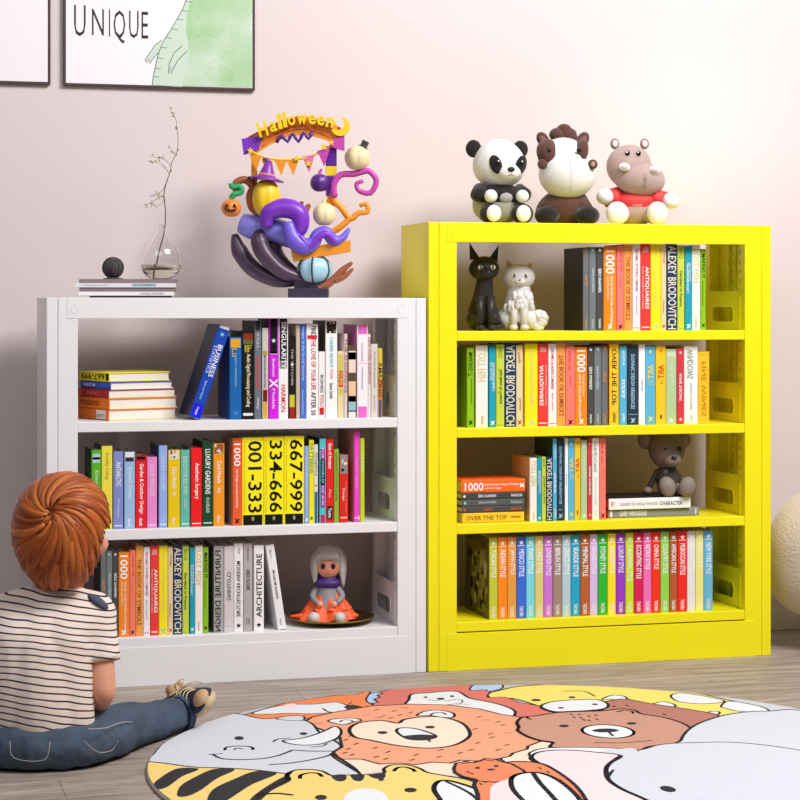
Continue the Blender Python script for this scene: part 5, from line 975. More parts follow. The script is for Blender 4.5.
  ('f', 'k', [(0.1899, 0.3403), (0.1867, 0.3346), (0.1821, 0.3302), (0.1767, 0.3279), (0.1713, 0.328), (0.1668, 0.3306), (0.1638, 0.3351), (0.1628, 0.341), (0.164, 0.3473), (0.1672, 0.3531), (0.1718, 0.3575), (0.1773, 0.3599), (0.1827, 0.3597), (0.1872, 0.3572), (0.1902, 0.3526), (0.1911, 0.3467)], 0, True),
  ('f', 'k', [(0.377, 0.3235), (0.3737, 0.3181), (0.369, 0.3141), (0.3635, 0.3121), (0.3581, 0.3124), (0.3536, 0.3148), (0.3506, 0.3191), (0.3497, 0.3246), (0.3509, 0.3305), (0.3541, 0.3358), (0.3588, 0.3399), (0.3643, 0.3419), (0.3697, 0.3417), (0.3743, 0.3392), (0.3773, 0.3349), (0.3782, 0.3293)], 0, True),
  ('f', 'white', [(0.3262, 0.2141), (0.3101, 0.1877), (0.2876, 0.1705), (0.2619, 0.1649), (0.2368, 0.1717), (0.216, 0.1899), (0.2026, 0.2169), (0.1987, 0.2487), (0.205, 0.2807), (0.2206, 0.3079), (0.2434, 0.3261), (0.2698, 0.3322), (0.2956, 0.3252), (0.3168, 0.3062), (0.33, 0.2783), (0.3332, 0.2459)], 0.009, True),
  ('f', 'k', [(0.2293, 0.2702), (0.2575, 0.2849), (0.2884, 0.2766), (0.2985, 0.2515), (0.2724, 0.2351), (0.2366, 0.2448)], 0, True),
  ('l', 'k', [(0.2658, 0.2473), (0.2583, 0.1913)], 0.008, True),
  ('l', 'k', [(0.1836, 0.1261), (0.245, 0.1071), (0.2893, 0.1075), (0.3361, 0.1135)], 0.006, True),
  ('l', 'k', [(0.2475, 0.4913), (0.2477, 0.4743)], 0.006, True),
  ('l', 'k', [(0.2415, 0.4507), (0.2417, 0.434)], 0.006, True),
  ('l', 'k', [(0.2688, 0.4856), (0.269, 0.4686)], 0.006, True),
  ('l', 'k', [(0.2577, 0.4394), (0.2579, 0.4227)], 0.006, True),
  ('l', 'k', [(0.2563, 0.412), (0.2565, 0.3955)], 0.006, True),
  ('l', 'k', [(0.2869, 0.4553), (0.287, 0.4384)], 0.006, True),
  ('l', 'k', [(0.2671, 0.4022), (0.2673, 0.3857)], 0.006, True),
  ('l', 'k', [(0.3093, 0.4605), (0.3094, 0.4436)], 0.006, True),
  ('l', 'k', [(0.2929, 0.4091), (0.293, 0.3925)], 0.006, True),
  ('l', 'k', [(0.4026, 0.565), (0.4024, 0.5475)], 0.006, True),
  ('l', 'k', [(0.4432, 0.5688), (0.4429, 0.5512)], 0.006, True),
  ('l', 'k', [(0.4956, 0.4243), (0.4951, 0.4075)], 0.006, True),
  ('f', 'white', [(0.2039, 0.6099), (0.2553, 0.6629), (0.3285, 0.6733), (0.392, 0.6562), (0.3962, 0.5875), (0.3677, 0.5364), (0.3173, 0.521), (0.2587, 0.5225), (0.2131, 0.5348)], 0.009, True),
  ('f', 'k', [(0.2587, 0.5716), (0.2566, 0.5677), (0.2536, 0.5648), (0.2502, 0.5632), (0.2468, 0.5632), (0.244, 0.5649), (0.2422, 0.5679), (0.2416, 0.5718), (0.2425, 0.576), (0.2445, 0.5799), (0.2475, 0.5829), (0.251, 0.5845), (0.2544, 0.5845), (0.2572, 0.5828), (0.259, 0.5798), (0.2596, 0.5759)], 0, True),
  ('f', 'k', [(0.3689, 0.5949), (0.3667, 0.5909), (0.3636, 0.5879), (0.3601, 0.5863), (0.3567, 0.5863), (0.3538, 0.588), (0.352, 0.591), (0.3516, 0.595), (0.3525, 0.5993), (0.3547, 0.6032), (0.3578, 0.6063), (0.3613, 0.6079), (0.3648, 0.6079), (0.3676, 0.6062), (0.3694, 0.6031), (0.3698, 0.5991)], 0, True),
  ('f', 'lilac', [(0.376, 0.0167), (0.4088, 0.0939), (0.4603, 0.1818), (0.5294, 0.2688), (0.625, 0.3458), (0.69, 0.3775), (0.7454, 0.3868), (0.7967, 0.3801), (0.8823, 0.3685), (0.9533, 0.1543), (0.7467, -0.337), (0.5597, -0.1743)], 0.009, True),
  ('f', 'lilac', [(0.1455, 0.0608), (0.1742, 0.0651), (0.2545, 0.0134), (0.3355, 0.058), (0.4193, 0.06), (0.5439, 0.0264), (0.6536, -0.0943), (0.7069, -0.2595), (0.6446, -0.6188), (0.3231, -1.1991), (-0.0947, -1.0863), (-0.0589, -0.7874), (-0.0173, -0.4401), (0.192, -0.0287)], 0.007, True),
  ('f', 'white', [(-0.0271, 0.0188), (-0.0039, 0.0713), (0.0368, 0.0962), (0.1015, 0.0884), (0.1742, 0.0651), (0.2545, 0.0134), (0.2, -0.0425), (0.0844, -0.2125), (-0.0225, -0.1836)], 0.007, True),
  ('f', 'lilac', [(0.1598, 0.0271), (0.2241, 0.0396), (0.2545, 0.0134), (0.183, -0.1848), (0.1173, -0.167), (0.1421, -0.0615)], 0, True),
  ('f', 'pink', [(-0.0283, 0.0075), (-0.004, 0.0477), (0.0346, 0.0668), (0.0904, 0.0577), (0.1435, 0.0196), (0.1924, -0.0346), (0.1295, -0.1148), (0.0956, -0.183), (0.0692, -0.272), (0.0663, -0.3638), (0.078, -0.4464), (0.0907, -0.5642), (0.0432, -0.815), (-0.1405, -0.7654), (-0.0715, -0.5204), (-0.0294, -0.3075), (-0.0248, -0.1396), (-0.0319, -0.0487)], 0.009, True),
  ('l', 'k', [(0.1924, -0.0346), (0.1295, -0.1148), (0.0956, -0.183), (0.0692, -0.272), (0.0663, -0.3638), (0.078, -0.4464), (0.0907, -0.5642)], 0.013, True),
  ('f', 'dorange', [(-0.1035, -0.0294), (-0.0361, -0.0532), (-0.0201, -0.1409), (-0.0283, -0.318), (-0.0715, -0.5204), (-0.1487, -0.7632), (-0.4058, -0.6937), (-0.2864, -0.3674), (-0.2442, -0.2083), (-0.1575, -0.0928)], 0.011, True),
  ('f', 'dorange', [(-0.2508, -0.0567), (-0.2306, -0.0064), (-0.2068, 0.0042), (-0.1861, -0.0127), (-0.167, -0.0009), (-0.1467, 0.0222), (-0.1244, 0.0104), (-0.1192, -0.0138), (-0.1008, -0.0527), (-0.0951, -0.1206), (-0.1035, -0.1831), (-0.1465, -0.2138), (-0.1985, -0.2206), (-0.2344, -0.2005), (-0.2352, -0.1793), (-0.2562, -0.1419), (-0.2605, -0.0977)], 0.009, False),
  ('f', 'k', [(-0.1887, -0.0712), (-0.1905, -0.0754), (-0.193, -0.0786), (-0.1957, -0.0805), (-0.1983, -0.0807), (-0.2004, -0.0792), (-0.2016, -0.0763), (-0.2018, -0.0723), (-0.2009, -0.0679), (-0.1991, -0.0637), (-0.1967, -0.0604), (-0.1939, -0.0585), (-0.1913, -0.0583), (-0.1892, -0.0598), (-0.188, -0.0628), (-0.1878, -0.0668)], 0, True),
  ('f', 'k', [(-0.1387, -0.0647), (-0.1405, -0.0685), (-0.143, -0.0714), (-0.1459, -0.0731), (-0.1486, -0.0732), (-0.1509, -0.0717), (-0.1523, -0.0689), (-0.1527, -0.0652), (-0.152, -0.0612), (-0.1502, -0.0574), (-0.1477, -0.0544), (-0.1448, -0.0528), (-0.1421, -0.0527), (-0.1398, -0.0542), (-0.1383, -0.057), (-0.138, -0.0607)], 0, True),
  ('f', 'k', [(-0.1591, -0.0979), (-0.1611, -0.1015), (-0.1642, -0.1043), (-0.1679, -0.1056), (-0.1717, -0.1054), (-0.1751, -0.1037), (-0.1774, -0.1007), (-0.1784, -0.0969), (-0.1779, -0.0928), (-0.176, -0.0891), (-0.1729, -0.0864), (-0.1691, -0.085), (-0.1653, -0.0852), (-0.1619, -0.087), (-0.1596, -0.09), (-0.1586, -0.0938)], 0, True),
  ('l', 'k', [(-0.2179, -0.0154), (-0.1957, -0.0101)], 0.006, True),
  ('l', 'k', [(-0.1493, 0.0057), (-0.1335, -0.0099)], 0.006, True),
  ('l', 'k', [(-0.2307, -0.0993), (-0.2297, -0.1126)], 0.006, True),
  ('l', 'k', [(-0.2259, -0.1168), (-0.225, -0.13)], 0.006, True),
  ('l', 'k', [(-0.0486, -0.1046), (-0.0481, -0.118)], 0.006, True),
  ('l', 'k', [(-0.0437, -0.1498), (-0.0432, -0.1629)], 0.006, True),
  ('l', 'k', [(-0.2218, -0.2081), (-0.2209, -0.2208)], 0.006, True),
  ('l', 'k', [(-0.237, -0.2247), (-0.236, -0.2374)], 0.006, True),
  ('l', 'k', [(-0.0435, -0.2353), (-0.043, -0.248)], 0.006, True),
  ('f', 'pink', [(-0.2599, -0.3746), (-0.2175, -0.2567), (-0.1694, -0.2076), (-0.1285, -0.1976), (-0.1135, -0.3353), (-0.2528, -0.735), (-0.365, -0.7047)], 0, True),
  ('f', 'white', [(-0.1588, -0.2209), (-0.1359, -0.1744), (-0.1028, -0.1511), (-0.0656, -0.1612), (-0.049, -0.2296), (-0.053, -0.3517), (-0.0762, -0.4816), (-0.165, -0.7587), (-0.2528, -0.735), (-0.2013, -0.4854), (-0.183, -0.3166)], 0.013, True),
  ('l', 'k', [(-0.0819, -0.1568), (-0.099, -0.2579), (-0.1138, -0.3848), (-0.139, -0.5755)], 0.013, True),
  ('l', 'k', [(-0.0614, -0.4282), (-0.0692, -0.5396)], 0.01, True),
  ('f', 'k', [(0.1833, -0.4075), (0.1782, -0.4159), (0.1719, -0.4207), (0.1652, -0.4211), (0.1593, -0.417), (0.155, -0.4091), (0.1529, -0.3986), (0.1533, -0.3869), (0.1563, -0.376), (0.1614, -0.3674), (0.1678, -0.3625), (0.1745, -0.3621), (0.1805, -0.3662), (0.1849, -0.3742), (0.1869, -0.3849), (0.1863, -0.3966)], 0, True),
]

RUGC = {'yellow': 'f1de72', 'white': 'e6e8ec', 'k': '2c2a30', 'red': 'd9766b', 'blue': 'b4cbee', 'orange': 'f08850', 'pink': 'fad9dd', 'peach': 'fbdcc6',
        'cream': 'fadfca', 'salmon': 'f4a480', 'lilac': 'd2d5df', 'gold': 'f4d27c', 'brown': 'c6937f', 'dbrown': 'b4786a', 'dorange': 'e88860'}
RM = {k: mat(v, .95, bump=.5, bscale=260, vary=.07, vscale=140, spec=.1, sheen=.1, name='rug_pile_' + k) for k, v in RUGC.items()}


def clip_circle(poly, R, n=96):
    for i in range(n):
        a = 2 * PI * (i + .5) / n
        nx, ny = math.cos(a), math.sin(a)
        out = []
        for j in range(len(poly)):
            p, q = poly[j - 1], poly[j]
            dp, dq = p[0] * nx + p[1] * ny - R, q[0] * nx + q[1] * ny - R
            if dp <= 0:
                out.append(p) if False else None
            if (dp <= 0) != (dq <= 0):
                t = dp / (dp - dq)
                out.append((p[0] + (q[0] - p[0]) * t, p[1] + (q[1] - p[1]) * t))
            if dq <= 0:
                out.append(q)
        poly = out
        if len(poly) < 3:
            return []
    return poly


b = MB()
H0 = .0085
b.lathe([(0, 0), (RUG_RADIUS - .003, 0), (RUG_RADIUS, .003), (RUG_RADIUS, .006), (RUG_RADIUS - .003, H0), (0, H0)], RM['lilac'], 96)
b.lathe([(RUG_RADIUS - .004, H0 + .0002), (RUG_RADIUS + .0006, .0062), (RUG_RADIUS + .0006, .002)], mat('b0a496', .9), 96)
zl = H0 + .0003


def addpoly(pts, col):
    if max(p[0] ** 2 + p[1] ** 2 for p in pts) > (RUG_RADIUS - .004) ** 2:
        pts = clip_circle(pts, RUG_RADIUS - .004)
    if len(pts) >= 3:
        b.add([(p[0], p[1], zl) for p in pts], [tuple(range(len(pts)))], RM[col])


def stroke(pts, lw, closed):
    n = len(pts)
    for i in range(n if closed else n - 1):
        p, q = Vector(pts[i]), Vector(pts[(i + 1) % n])
        d = q - p
        if d.length < 1e-5:
            continue
        d.normalize()
        s = Vector((-d.y, d.x)) * lw / 2
        e = d * lw * .3
        addpoly([tuple(p - e + s), tuple(q + e + s), tuple(q + e - s), tuple(p - e - s)], 'k')


for (kind, col, pts, lw, smooth) in RUG_ART:
    closed = kind == 'f'
    if smooth and len(pts) > 2:
        q = [(v.x, v.y) for v in catmull([(p[0], p[1], 0) for p in pts], 5, closed)]
    else:
        q = pts
    zl += .000014
    if closed:
        tri = tessellate_polygon([[Vector((p[0], p[1], 0)) for p in q]])
        for t in tri:
            addpoly([q[t[0]], q[t[1]], q[t[2]]], col)
    if lw:
        zl += .00001
        stroke(q, lw, closed)
rug = b.build('round_rug', None, (RUG_CENTRE[0], RUG_CENTRE[1], .0004))
tag(rug, 'round rug printed with cartoon lion, bear and elephant faces on the floor', 'rug')

# ------------------------------------------------------------------ framed prints
mfr = mat('4a3c3a', .45)
mpaper = mat('f4eff3', .75, name='print_paper')


def framed(x0, x1, z0, z1, label):
    r = empty('framed_print', ((x0 + x1) / 2, WALLY - .001, z0))
    tag(r, label, 'picture', 'framed prints on the wall')
    w_, h_ = x1 - x0, z1 - z0
    b = MB()
    t = .0062
    b.bbox((-w_ / 2, -.0155, 0), (w_ / 2, 0, t), mfr, .001)
    b.bbox((-w_ / 2, -.0155, h_ - t), (w_ / 2, 0, h_), mfr, .001)
    b.bbox((-w_ / 2, -.0155, t), (-w_ / 2 + t, 0, h_ - t), mfr, .001)
    b.bbox((w_ / 2 - t, -.0155, t), (w_ / 2, 0, h_ - t), mfr, .001)
    b.build('frame', r)
    return r, w_, h_


r, w_, h_ = framed(-1.74, -1.121, 1.843, 2.73, 'blank white print in a thin dark frame, left of the dinosaur print')
b = MB()
b.box((-w_ / 2 + .008, -.012, .008), (w_ / 2 - .008, -.004, h_ - .008), mpaper)
b.build('print', r)
X0, X1, Z0 = -1.080, -.460, 1.842
r, w_, h_ = framed(X0, X1, Z0, Z0 + .88, 'framed print lettered UNIQUE with the body of a pale green dinosaur')
b = MB()
b.box((-w_ / 2 + .008, -.012, .008), (w_ / 2 - .008, -.004, h_ - .008), mpaper)
mg1 = mat('c9dccb', .75)
mg = mat('c3dabf', .75, name='watercolour_green')
nd, lk, bs = nodes(mg)
tc = nd.new('ShaderNodeTexCoord')
nz = nd.new('ShaderNodeTexNoise')
nz.inputs['Scale'].default_value = 3.6
nz.inputs['Detail'].default_value = 3
cr = nd.new('ShaderNodeValToRGB')
cr.color_ramp.elements[0].position = .4
cr.color_ramp.elements[0].color = lin('cbdccb')
cr.color_ramp.elements[1].position = .66
cr.color_ramp.elements[1].color = lin('93c47e')
vo = nd.new('ShaderNodeTexVoronoi')
vo.inputs['Scale'].default_value = 55
cr2 = nd.new('ShaderNodeValToRGB')
cr2.color_ramp.elements[0].position = .1
cr2.color_ramp.elements[0].color = (.55, .6, .6, 1)
cr2.color_ramp.elements[1].position = .16
cr2.color_ramp.elements[1].color = (1, 1, 1, 1)
mx = nd.new('ShaderNodeMix')
mx.data_type = 'RGBA'
mx.blend_type = 'MULTIPLY'
mx.inputs[0].default_value = .8
lk.new(tc.outputs['Object'], nz.inputs['Vector'])
lk.new(tc.outputs['Object'], vo.inputs['Vector'])
lk.new(nz.outputs['Fac'], cr.inputs['Fac'])
lk.new(vo.outputs['Distance'], cr2.inputs['Fac'])
lk.new(cr.outputs['Color'], mx.inputs[6])
lk.new(cr2.outputs['Color'], mx.inputs[7])
lk.new(mx.outputs[2], bs.inputs['Base Color'])
ink = mat('2a2528', .7)
cxp = (X0 + X1) / 2


def W3(p, y):  # world wall point to print-local
    return (p[0] - cxp, y, p[2] - Z0)


BELLY = [W3(p, 0) for p in ((-0.7965, 0.4600, 1.8481), (-0.7933, 0.4600, 1.8740), (-0.7868, 0.4600, 1.9065), (-0.7771, 0.4600, 1.9487), (-0.7609, 0.4600, 1.9913), (-0.7381, 0.4600, 2.0276), (-0.7154, 0.4600, 2.0672), (-0.6958, 0.4600, 2.1036), (-0.6828, 0.4600, 2.1430), (-0.6730, 0.4600, 2.1952))]
bl = catmull(BELLY, 5)
top = h_ - .01
outl = [(v.x, v.z) for v in bl]
inner = [W3(p, 0) for p in ((-0.6991, 0.4600, 1.8476), (-0.6926, 0.4600, 1.8867), (-0.6795, 0.4600, 1.9357), (-0.6795, 0.4600, 1.9843), (-0.6860, 0.4600, 2.0327), (-0.6828, 0.4600, 2.0814), (-0.6730, 0.4600, 2.1304), (-0.6697, 0.4600, 2.1954))]
il = [(v.x, v.z) for v in catmull(inner, 4)]
b.prism([(max(p[0], -9), max(p[1], .0095)) for p in outl] + il[::-1], -.0124, -.012, mg1)
b.prism([(p[0], max(p[1], .0095)) for p in il] + [(.16, .50), (.2, .66), (.25, .74), (w_ / 2 - .0095, .78), (w_ / 2 - .0095, .0095)], -.0124, -.012, mg)
b.tube([(v.x, -.0126, max(v.z, .01)) for v in bl] + [(.03, -.0126, .42), (.02, -.0126, .55), (.06, -.0126, .66), (.16, -.0126, .72)], .0011, ink, 5)
for i in range(6, len(bl) - 1, 4):
    v = bl[i]
    b.tube([(v.x, -.0126, v.z), (v.x + .012, -.0126, v.z - .003), (v.x + .02, -.0126, v.z - .002)], .0007, ink, 4)
ARM1 = [W3(p, 0) for p in ((-0.7641, 0.4600, 1.9976), (-0.7868, 0.4600, 1.9807), (-0.8062, 0.4600, 1.9510), (-0.8191, 0.4600, 1.9313), (-0.8127, 0.4600, 1.9218), (-0.8062, 0.4600, 1.9349), (-0.8030, 0.4600, 1.9189), (-0.7965, 0.4600, 1.9320), (-0.7771, 0.4600, 1.9552))]
b.prism([(p[0], p[2]) for p in ARM1], -.0127, -.0124, mg1)
b.tube([(p[0], -.0128, p[2]) for p in ARM1], .0009, ink, 4)
ARM2 = [W3(p, 0) for p in ((-0.6991, 0.4600, 1.9804), (-0.7251, 0.4600, 1.9569), (-0.7414, 0.4600, 1.9208), (-0.7446, 0.4600, 1.8884), (-0.7349, 0.4600, 1.9113), (-0.7349, 0.4600, 1.8887), (-0.7251, 0.4600, 1.9116), (-0.7121, 0.4600, 1.9346), (-0.6828, 0.4600, 1.9647))]
b.tube([(p[0], -.0128, p[2]) for p in ARM2], .0009, ink, 4)
pa, pb = W3((-1.0463, 0.4600, 2.0039), 0), W3((-0.8094, 0.4600, 2.0896), 0)
for k, (ch, x0, x1, z0, z1) in enumerate([('U', 0, .155, -.0, 1.12), ('N', .24, .40, .06, 1.0), ('I', .468, .484, .03, 1.0), ('Q', .53, .69, -.22, .98), ('U', .74, .87, 0, .98), ('E', .91, 1.0, 0, .96)]):
    W_ = pb[0] - pa[0]
    Hh = pb[2] - pa[2]
    b.text(ch, ink, pa[0] + x0 * W_, pa[0] + x1 * W_, pa[2] + z0 * Hh - .004, pa[2] + z1 * Hh, -.0124, 'h', bold=-.004)
b.build('print', r)

# ------------------------------------------------------------------ magazines, vase and string ball on the white bookcase
GM = 'magazines stacked on the white bookcase'
zs = 1.1635
mags = [(.006, '2a2628', .245, .19, (.0, 0), 'thin black magazine lying lowest in the stack on the white bookcase'),
        (.012, 'ece8ea', .285, .2, (-.012, 0), 'white magazine lying just above the black one under the vase'),
        (.012, '8a7b7c', .29, .2, (-.008, .003), 'grey-mauve magazine in the middle of the stack under the vase'),
        (.013, 'e6e4ea', .3, .205, (-.015, 0), 'white magazine with dark lettering lying second from top under the vase'),
        (.012, '8d7f80', .295, .2, (-.006, .003), 'grey-mauve magazine topmost in the stack, right under the vase')]
for (th, col, ln, d, off, lab) in mags:
    r = empty('magazine', (-.92 + off[0], .045 + off[1], zs), -.16)
    tag(r, lab, 'magazine', GM)
    b = MB()
    m = mat(col, .45)
    b.bbox((-ln / 2, 0, 0), (ln / 2, d, .0012), m, .0004)
    b.bbox((-ln / 2, 0, th - .0012), (ln / 2, d, th), m, .0004)
    b.box((-ln / 2, 0, .0005), (ln / 2, .003, th - .0005), m)
    if col == 'e6e4ea':
        b.box((.02, -.0006, .003), (.09, 0, th - .002), INK('a8c8d8'))
        b.text('HAUSENBERG', INK('2a2a30'), .02, .09, .0055, .0105, -.0007)
        b.text('Contemporary interiors', INK('7a7a80'), -.13, -.05, .004, .009, -.0007)
    if col == 'ece8ea':
        b.text('LIVING SPACES', INK('6a6468'), .04, .11, .003, .009, -.0007)
    b.build('cover', r)
    p = MB()
    p.box((-ln / 2 + .002, .0032, .0014), (ln / 2 - .002, d - .002, th - .0014), mat('f2f0f2', .8, bump=.3, bscale=600))
    p.build('pages', r)
    zs += th + .0003
ZT = zs
mglass = mat('ffffff', .0, trans=1, name='clear_glass', ior=1.45)
r = empty('glass_vase', (-.815, .14, ZT + .0002))
tag(r, 'clear teardrop glass vase with a little water on the magazines', 'vase')
b = MB()
out = [(.0, .002), (.018, .0), (.034, .004), (.052, .018), (.062, .036), (.066, .056), (.064, .076), (.055, .098), (.040, .120), (.024, .139), (.012, .155), (.0075, .166)]
pr = catmull([(x, 0, z) for x, z in out], 3)
prof = [(v.x, v.z) for v in pr]
inn = [(max(v.x - .0016, 0), v.z + (.0022 if v.z < .02 else 0)) for v in pr]
b.lathe(prof + inn[::-1], mglass, 40)
b.build('glass', r)
b = MB()
mw = mat('f3efdc', .0, trans=1, name='water', ior=1.33)
wp = [(max(v.x - .0019, 0), v.z + .0026) for v in pr if v.z < .044]
b.lathe(wp + [(0, wp[-1][1])], mw, 40)
b.build('water', r)
# branch
VB = (-.815, .14)
r = empty('branch', (-.815, .14, ZT + .006))
tag(r, 'thin bare branch with tiny buds standing in the glass vase', 'branch')
mbr = mat('6f5a45', .8, bump=.4, bscale=300)
mbud = mat('8d8a48', .7)


def BR(pts, r0, r1, mm=None, dy=0):
    q = [Vector((p[0] - VB[0], dy * i / len(pts), p[2] - ZT - .006)) for i, p in enumerate(pts)]
    q = catmull(q, 4)
    b.tube(q, lerps([r0, r1], len(q)), mbr, 6)
    return q


b = MB()
s0 = BR([(-.835, .14, ZT + .008), (-0.8268, 0.1400, 1.2735), (-0.8175, 0.1400, 1.3166), (-0.8043, 0.1400, 1.3658), (-0.8006, 0.1400, 1.4273), (-0.8052, 0.1400, 1.4764), (-0.7990, 0.1400, 1.5134), (-0.7867, 0.1400, 1.5505), (-0.7805, 0.1400, 1.5813), (-0.7650, 0.1400, 1.6124), (-0.7619, 0.1400, 1.6555), (-0.7666, 0.1400, 1.6924)], .0024, .0008)
s1 = BR([(-0.8021, 0.1400, 1.4580), (-0.8083, 0.1400, 1.4764), (-0.8237, 0.1400, 1.4700), (-0.8483, 0.1400, 1.4543), (-0.8729, 0.1400, 1.4387)], .0012, .0006, dy=-.03)
s2 = BR([(-0.7990, 0.1400, 1.5164), (-0.8083, 0.1400, 1.4948), (-0.8268, 0.1400, 1.4822), (-0.8483, 0.1400, 1.4789)], .0011, .0005, dy=.03)
s3 = BR([(-0.7882, 0.1400, 1.5443), (-0.8083, 0.1400, 1.5685), (-0.8268, 0.1400, 1.5774), (-0.8514, 0.1400, 1.5769)], .0011, .0005, dy=-.04)
s4 = BR([(-0.7836, 0.1400, 1.5690), (-0.8021, 0.1400, 1.5901), (-0.8237, 0.1400, 1.5959), (-0.8453, 0.1400, 1.6016)], .0009, .0004, dy=.04)
s5 = BR([(-0.7666, 0.1400, 1.6862), (-0.7681, 0.1400, 1.7108), (-0.7805, 0.1400, 1.7320), (-0.7867, 0.1400, 1.7442)], .0008, .0004, dy=-.01)
s6 = BR([(-0.7712, 0.1400, 1.6030), (-0.7805, 0.1400, 1.6182), (-0.7898, 0.1400, 1.6303)], .0007, .0004, dy=.02)
s7 = BR([(-0.8037, 0.1400, 1.4641), (-0.8237, 0.1400, 1.4454), (-0.8422, 0.1400, 1.4513)], .0008, .0004, dy=.02)
b.build('twig', r)
rnd = random.Random(5)
for s, n in ((s1, 8), (s2, 8), (s3, 8), (s4, 8), (s5, 9), (s6, 4), (s7, 5), (s0[14:], 10)):
    for k in range(n):
        b = MB()
        p = s[rnd.randrange(len(s) // 3, len(s))] + Vector((rnd.uniform(-.005, .005), rnd.uniform(-.005, .005), rnd.uniform(-.005, .007)))
        b.ell(p, (rnd.uniform(.0014, .003), .0016, rnd.uniform(.0018, .0034)), mbud, seg=6, rings=4, rot=(rnd.uniform(-1, 1), rnd.uniform(-1, 1), 0))
        b.build('bud', r)
# ball of string
r = empty('string_ball', (-.965, .11, ZT + .0002))
tag(r, 'small dark grey ball of string on the magazine stack', 'ornament')
b = MB()
mst = mat('4f4b4c', .85, bump=.5, bscale=500)
b.ell((0, 0, .0345), .0305, mst)
for k in range(15):
    R = Euler((rnd.uniform(-.5, .5), PI / 2 + rnd.uniform(-.35, .35), rnd.uniform(0, PI))).to_matrix()
    off = rnd.uniform(-.018, .018)
    rr = math.sqrt(.0318 ** 2 - off ** 2)
    b.tube([R @ Vector((rr * math.cos(a), rr * math.sin(a), off)) + Vector((0, 0, .0345)) for a in [i * 2 * PI / 24 for i in range(24)]], .0018, mst, 5, closed=True)
b.build('wound_string', r)
b = MB()
b.lathe([(0, 0), (.03, 0), (.03, .002), (.018, .0045), (0, .0045)], mat('4a4446', .7), 24)
b.build('stand', r)

# ------------------------------------------------------------------ plush toys on the yellow bookcase
U = .00325


def toy(name, px_x, label, cat, z, y, group=None, rz=0, u=U):
    r = empty(name, (px_x, y, z), -YAW + rz)
    tag(r, label, cat, group)
    return r


def S(*p, u=U):
    return tuple(a * u for a in p)


GP = 'plush toys sitting on the yellow bookcase'
PL = lambda c: mat(c, .9, bump=.5, bscale=350, sheen=.25, spec=.15)
wht, blk, gry, brn = PL('eceae8'), PL('262222'), PL('a8a4a0'), PL('5e4038')
t = toy('plush_panda', (0.2783, 0.1500, 1.4086)[0], 'white and black plush panda sitting leftmost on the yellow bookcase', 'plush toy', 1.4004, .15, GP, .22)
b = MB()
b.ell(S(0, 3, 22), S(26, 20, 22), gry, fn=lambda p: Vector((p.x * (1 - .12 * p.z), p.y, p.z)))
b.ell(S(0, 1.5, 27), S(25, 20, 15.5), blk, fn=lambda p: Vector((p.x * (1 - .2 * p.z), p.y, p.z)))
b.ell(S(2, -5, 26), S(12, 15, 9), gry)
b.build('body', t)
b = MB()
b.ell(S(0, 0, 60), S(26.5, 23, 24.5), wht, fn=lambda p: Vector((p.x * (1 - .08 * p.z), p.y, p.z)))
b.ell(S(5, -20, 51), S(12, 7, 8), wht)
b.tube([S(4, -24.2, 57), S(4.5, -24.4, 64), S(4, -22.8, 72), S(3, -17, 79)], .0005, gry, 5)
h = b.build('head', t)
for sx in (-1, 1):
    b = MB(); b.ell(S(sx * 24 - 1, 4, 75), S(8, 5, 8.8), blk); b.build('ear', t)
    b = MB()
    b.ell(S(4 + sx * 13, -20.5, 58), S(6, 3, 9.5), blk, rot=(0, sx * .35, sx * .35))
    b.ell(S(4 + sx * 12, -24.3, 60), S(2.3, 1.3, 2.4), mat('151010', .1))
    b.ell(S(4.6 + sx * 12, -25.5, 61), S(.8, .5, .8), mat('ffffff', .2))
    b.build('eye_patch', t)
    b = MB()
    b.tube([S(sx * 19, 0, 34), S(sx * 24, -8, 29), S(sx * 20, -17, 27)], [.025, .024, .02], blk, 14)
    b.ell(S(sx * 16 + 2, -21, 27), S(6.5, 5.5, 6.5), wht)
    b.build('arm', t)
    b = MB()
    b.ell(S(sx * 16 + 3, -17, 10), S(11, 10, 10.3), blk)
    b.ell(S(sx * 15 + 3, -25, 10), S(7.5, 4, 8.4), wht)
    b.build('foot', t)
b = MB(); b.ell(S(5, -27, 53), S(3.6, 2, 2.6), mat('1c1616', .35)); b.tube([S(5, -27, 51), S(5, -26.5, 48), S(2, -26, 46.5)], .0007, blk, 5); b.tube([S(5, -26.5, 48), S(8.5, -26, 46.5)], .0007, blk, 5); b.build('nose', t)

t = toy('plush_horse', (0.5138, 0.1700, 1.4119)[0], 'brown plush horse with a white face, in the middle on the bookcase', 'plush toy', 1.4004, .17, GP)
b = MB()
b.ell(S(-2, 6, 19.4), S(27, 20, 19), brn, fn=lambda p: Vector((p.x * (1 - .28 * p.z), p.y, p.z)))
b.build('body', t)
for sx in (-1, 1):
    b = MB(); b.ell(S(sx * 20, -13, 9.5), S(12.5, 13, 9.5), blk, rot=(0, 0, 0)); b.tube([S(sx * 12, 4, 24), S(sx * 19, -6, 13)], [.035, .03], brn, 14); b.build('foot', t)
    b = MB(); b.ell(S(-3 + sx * 20, 2, 86), S(6, 4, 8.5), brn, rot=(0, sx * .5, 0)); b.ell(S(-3 + sx * 20, -1.5, 85), S(3.2, 2, 5), PL('8a5a4c'), rot=(0, sx * .5, 0)); b.build('ear', t)
    b = MB(); b.ell(S(6 + sx * 25 - 6, -18 - (sx < 0) * 2, 60), S(5, 3.4, 5), brn); b.ell(S(6 + sx * 25 - 6, -21, 60), S(2, 2, 2.6), PL('c89a8c')); b.build('nostril', t)
b = MB()
b.ell(S(1, -3, 52), S(29, 24, 26), wht)
